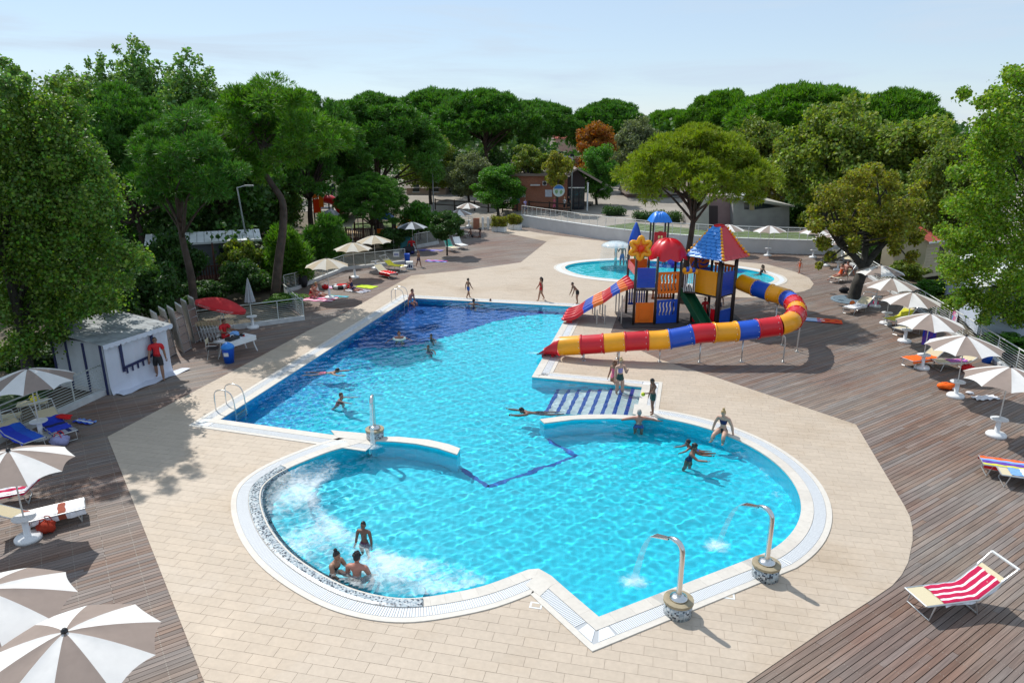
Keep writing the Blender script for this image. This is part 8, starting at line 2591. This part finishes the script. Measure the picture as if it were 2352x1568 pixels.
PRONE = dict(hip=0.0, lean=78, legL=(-78, 6, 8), legR=(-70, 8, 14), armL=(92, 10, 4), armR=(84, 25, 16), hlean=40, point=True)
def W(px, z): return P(px[0], px[1], WZ) * Vector((1, 1, 0)) + Vector((0, 0, z))

person('man in red shirt and dark shorts walking past the white shed', P(369, 870), 25, 1.78, 'olive', 'brown', 'short', WALK, (('tee', C_RED), ('shorts', C_BLK)), glasses=True)
person('lifeguard in red shirt seated at the white table', lc + Vector((0, 0, 0.52)), 60, 1.76, 'olive', 'brown', 'short', SITC, (('tee', C_RED), ('shorts', C_RED)))
person('sunbather in red swimsuit with arms round knees on pink towel', P(712, 684), 80, 1.66, 'red', 'brown', 'short', HUG, (('onepiece', C_RED),), True)
person('sunbather stretched on pink towel beside the other one', P(733, 680), 85, 1.68, 'red', 'blond', 'short', SITG, (('brief', C_WHT), ('top', C_WHT)), True)
person('woman sitting beside the striped navy towel', P(811, 668), 75, 1.7, 'red', 'brown', 'bun', SITG, (('brief', C_NVY), ('top', C_NVY)), True)
person('child walking near the logo cube in the shade', P(962, 613), 60, 1.2, 'olive', 'brown', 'short', WALK, (('trunks', C_NVY),))
person('person in dark red clothes seated under the dark parasol', P(946, 578), 10, 1.7, 'olive', 'grey', 'short', dict(SITE, hip=0.4), (('tee', C_RED), ('shorts', C_BLK)))
person('left of two people sitting at the far edge of the deck', P(1084, 545), 70, 1.68, 'dark', 'black', 'short', SITG, (('trunks', C_BLK),))
person('right of two people sitting at the far edge of the deck', P(1104, 545), -80, 1.6, 'dark', 'black', 'long', SITE, (('onepiece', C_NVY),), True)
person('boy in blue shorts walking along the far pool rim', P(1076, 685), 130, 1.22, 'olive', 'brown', 'short', WALK, (('trunks', C_BLU),))
person('man in blue shorts sitting on the far left pool corner', Vector((P(944, 697).x - 0.1, P(944, 697).y, 0.04)), 70, 1.72, 'red', 'brown', 'short', dict(SITE, hip=0.1, lean=22), (('trunks', C_CYN),))
person('swimmer facing the far rim with arms on the water', W((1087, 700), -1.35), 170, 1.72, 'olive', 'black', 'short', SWIMUP, (('trunks', C_NVY),))
person('small child holding the far pool rim', W((1125, 694), -0.88), 150, 1.05, 'red', 'brown', 'short', SWIMUP, (('trunks', C_BLU),))
person('girl in red bikini walking along the far rim', P(1242, 690), -80, 1.42, 'tan', 'black', 'long', WALK, (('brief', C_RED), ('top', C_RED)), True)
person('boy bending forward at the lane slide end', P(1326, 698), -75, 1.42, 'olive', 'black', 'short', dict(lean=42, legL=(14, 5, 22), legR=(6, 5, 20), armL=(10, 8, 14), armR=(8, 8, 16), hlean=18), (('trunks', C_BLK),))
person('swimmer in a white ring in the navy deep end', W((917, 776), -1.3), 10, 1.7, 'red', 'brown', 'short', dict(SWIMUP, armL=(30, 60, 40), armR=(30, 60, 40)), (('trunks', C_GRN),))
q = W((917, 779), WZ + 0.03)
tag(MB().tube([(0.27 * math.cos(a), 0.27 * math.sin(a), 0) for a in np.linspace(0, 2 * math.pi, 25)[:-1]], 0.06, 10, closed=True).build('float_ring', M('pale_float', (0.6, 0.72, 0.66), 0.4), None, True, q), 'pale inflatable ring around the swimmer in the deep end', 'swim ring')
person('child swimmer at the edge of the navy tiles', W((993, 776), -1.08), -30, 1.3, 'olive', 'black', 'short', SWIMUP, (('trunks', C_NVY),))
person('boy standing in water with one arm out below the navy tiles', W((986, 800), -1.25), -20, 1.45, 'olive', 'black', 'short', dict(SWIMUP, armR=(10, 55, 10)), (('trunks', C_NVY),))
person('swimmer gliding near the left pool edge', W((745, 855), WZ - 0.1), 85, 1.6, 'olive', 'black', 'short', PRONE, (('trunks', C_PNK),))
person('swimmer splashing in front of the near left pool corner', W((778, 914), -1.3), 75, 1.55, 'red', 'brown', 'short', dict(SWIMUP, armL=(70, 25, 30), armR=(85, 20, 10)), (('trunks', C_RED),))
person('swimmer stretched out doing breaststroke before the blue steps', W((1235, 946), WZ - 0.1), -80, 1.65, 'dark', 'black', 'short', dict(PRONE, armL=(95, 14, 6), armR=(92, 20, 8)), (('trunks', C_BLK),))
stz = WZ - 0.35
person('woman in high dark bottoms standing on the blue striped steps', Vector((P(1422, 916, stz).x, P(1422, 916, stz).y, stz)), 15, 1.66, 'fair', 'blond', 'bun', dict(STAND, legL=(4, 1, 4), legR=(-2, 1, 3), armL=(20, 8, 110, -10), armR=(2, 10, 8), hlean=14), (('waist', C_GRN), ('top', C_LIL)), True, glasses=True)
person('girl standing close behind the woman on the steps', Vector((P(1407, 905, stz - .12).x, P(1407, 905, stz - .12).y, stz - 0.12)), -60, 1.42, 'olive', 'red', 'long', dict(STAND), (('onepiece', C_PNK),), True)
person('boy holding a yellow ball at the corner of the steps', P(1497, 954) + Vector((0, 0, 0.045)), -75, 1.36, 'dark', 'black', 'short', dict(legL=(8, 2, 16), legR=(-4, 2, 6), armL=(28, 6, 62), armR=(0, 8, 14), hlean=28), (('trunks', C_GRN),))
q = P(1485, 905)
bp_ = P(1497, 954); tag(MB().ball((0, 0, 0), 0.075, 12, 8).build('yellow_ball', M('tennis_yellow', srgb(200, 205, 40), 0.6), None, True, bp_ + Vector((-0.36, -0.08, 0.83))), 'yellow-green ball in the hand of the boy by the steps', 'ball')
person('man leaning back against the dividing wall with arms spread', W((1467, 968), -1.25), 178, 1.7, 'red', 'grey', 'short', dict(STAND, lean=-4, armL=(20, 78, 25, 60), armR=(20, 78, 25, 60)), (('trunks', C_BLU),))
ang_ = R(44); rimp = Vector((RC.x + (RR + 0.12) * math.cos(ang_), RC.y + (RR + 0.12) * math.sin(ang_), 0.04))
rq_ = P(1655, 997)
aw_ = math.atan2(rq_.y - RC.y, rq_.x - RC.x); rimp = Vector((RC.x + (RR + 0.1) * math.cos(aw_), RC.y + (RR + 0.1) * math.sin(aw_), 0.04))
person('blond woman in dark bikini sitting on the right basin rim', rimp, -38, 1.66, 'fair', 'blond', 'bun', dict(SITE, hip=0.1, lean=8, legL=(80, 10, 72), legR=(78, 10, 66), armL=(-8, 26, 8), armR=(-8, 26, 8), hlean=26), (('brief', C_BLK), ('top', C_NVY)), True, bulk=1.06)
person('adult in the right basin holding a floating child', W((1582, 1045), -1.2), 60, 1.62, 'dark', 'black', 'curly', dict(lean=14, legL=(6, 5, 10), legR=(-4, 5, 8), armL=(60, 10, 40), armR=(60, 12, 44), hlean=16), (('onepiece', C_NVY),), True)
person('child with outstretched legs carried in the right basin', W((1597, 1040), 0.06), -85, 1.05, 'dark', 'black', 'curly', dict(hip=0.0, lean=58, legL=(-80, 18, 10), legR=(-68, 14, 14), armL=(60, 20, 20), armR=(60, 20, 20), hlean=0, point=True), (('brief', C_BLU),))
person('woman with dark bun sitting in the massage foam', W((763, 1300), -0.43), 62, 1.66, 'tan', 'black', 'bun', dict(SITE, hip=0.12, lean=16, legL=(70, 8, 70), legR=(66, 8, 66), armL=(26, 12, 22), armR=(30, 12, 20)), (('brief', C_BLK), ('top', C_BLK)), True)
person('sunburnt man seen from behind sitting in the massage foam', W((819, 1322), -0.4), 168, 1.76, 'red', 'black', 'curly', dict(SITE, hip=0.12, lean=6, legL=(70, 10, 70), legR=(70, 10, 70), armL=(10, 16, 30), armR=(18, 14, 20), hlean=14), (('trunks', C_GRN),), bulk=1.06)
person('thin child standing at the edge of the massage foam', W((837, 1247), -0.74), -15, 1.3, 'dark', 'black', 'short', STAND, (('trunks', CL('plum', srgb(110, 45, 75))),))
person('man in blue shorts standing beside the water mushroom', Vector((P(1428, 615, -.3).x, P(1428, 615, -.3).y, -0.29)), 190, 1.76, 'olive', 'black', 'short', dict(STAND, armL=(30, 10, 110)), (('shorts', C_BLU),))
person('toddler beside the man at the water mushroom', Vector((P(1440, 616, -.3).x, P(1440, 616, -.3).y, -0.29)), 160, 1.0, 'olive', 'black', 'short', STAND, (('trunks', C_NVY),))
person('child wading near the purple toy in the paddling pool', Vector((P(1524, 612, -.3).x, P(1524, 612, -.3).y, -0.29)), 90, 1.15, 'dark', 'black', 'short', WALK, (('trunks', C_NVY),))
person('woman sitting in the shallow right end of the paddling pool', Vector((P(1745, 636, -.3).x, P(1745, 636, -.3).y, -0.29)), -75, 1.66, 'olive', 'brown', 'long', dict(SITG, hip=0.12), (('onepiece', C_BLK),), True)
person('toddler in orange running on the deck right of the paddling pool', P(1835, 628), -60, 0.98, 'red', 'blond', 'short', WALK, (('onepiece', C_ORG),))
a, rz_l = lounger_dir((1912, 650), (1975, 636))
ld = Vector((-math.sin(rz_l), math.cos(rz_l), 0))
person('person in orange sitting on the lounger left of the plane tree', a + ld * 0.75 + Vector((0, 0, 0.38)), math.degrees(rz_l) - 20, 1.6, 'red', 'brown', 'short', dict(SITG, hip=0.1), (('onepiece', C_ORG),), True)
person('broad sunburnt person leaning back on the lounger by the plane tree', a + ld * 1.3 + Vector((0.1, 0.1, 0.42)), math.degrees(rz_l), 1.75, 'red', 'black', 'short', dict(SITG, hip=0.12, lean=-25), (('trunks', C_BLK),), bulk=1.15)
person('child in red under the pyramid-roofed tower', Vector((9.95, 34.9, 0.03)), 20, 1.25, 'tan', 'brown', 'short', STAND, (('tee', C_RED), ('shorts', C_RED)))
person('child peeping from behind the lower blue panel', Vector((11.0, 35.9, 0.03)), -30, 1.3, 'fair', 'blond', 'short', STAND, (('trunks', C_NVY),))
for lab, px, rz, h, tee, bot, hr in [('walker in pink on the plaza behind the wall railing', (1273, 487), 80, 1.6, C_PNK, C_PNK, 'blond'), ('walker in white top on the plaza beside the round sign', (1296, 488), -70, 1.65, C_WHT, C_BLK, 'blond'), ('walker in black on the plaza right of the round sign', (1306, 487), -75, 1.75, C_BLK, C_BLK, 'black'),
                                     ('person in blue shirt before the brick building', (1241, 478), 10, 1.72, cloth('shirt_blue', srgb(40, 110, 200)), C_BLK, 'black'), ('person in pale clothes behind the timber rail', (1206, 494), 60, 1.7, C_LIL, C_NVY, 'black'), ('dark clothed person in the glazed entrance', (1321, 476), 0, 1.7, C_BLK, C_BLK, 'black')]:
    z = PZ
    person(lab, P(px[0], px[1], z), rz, h, 'tan', hr, 'short', WALK, (('tee', tee), ('shorts', bot)), False, False, 'people walking on the plaza')
for o in caust_recv: o.cycles.is_caustics_receiver = True
print('objects', len(bpy.data.objects))
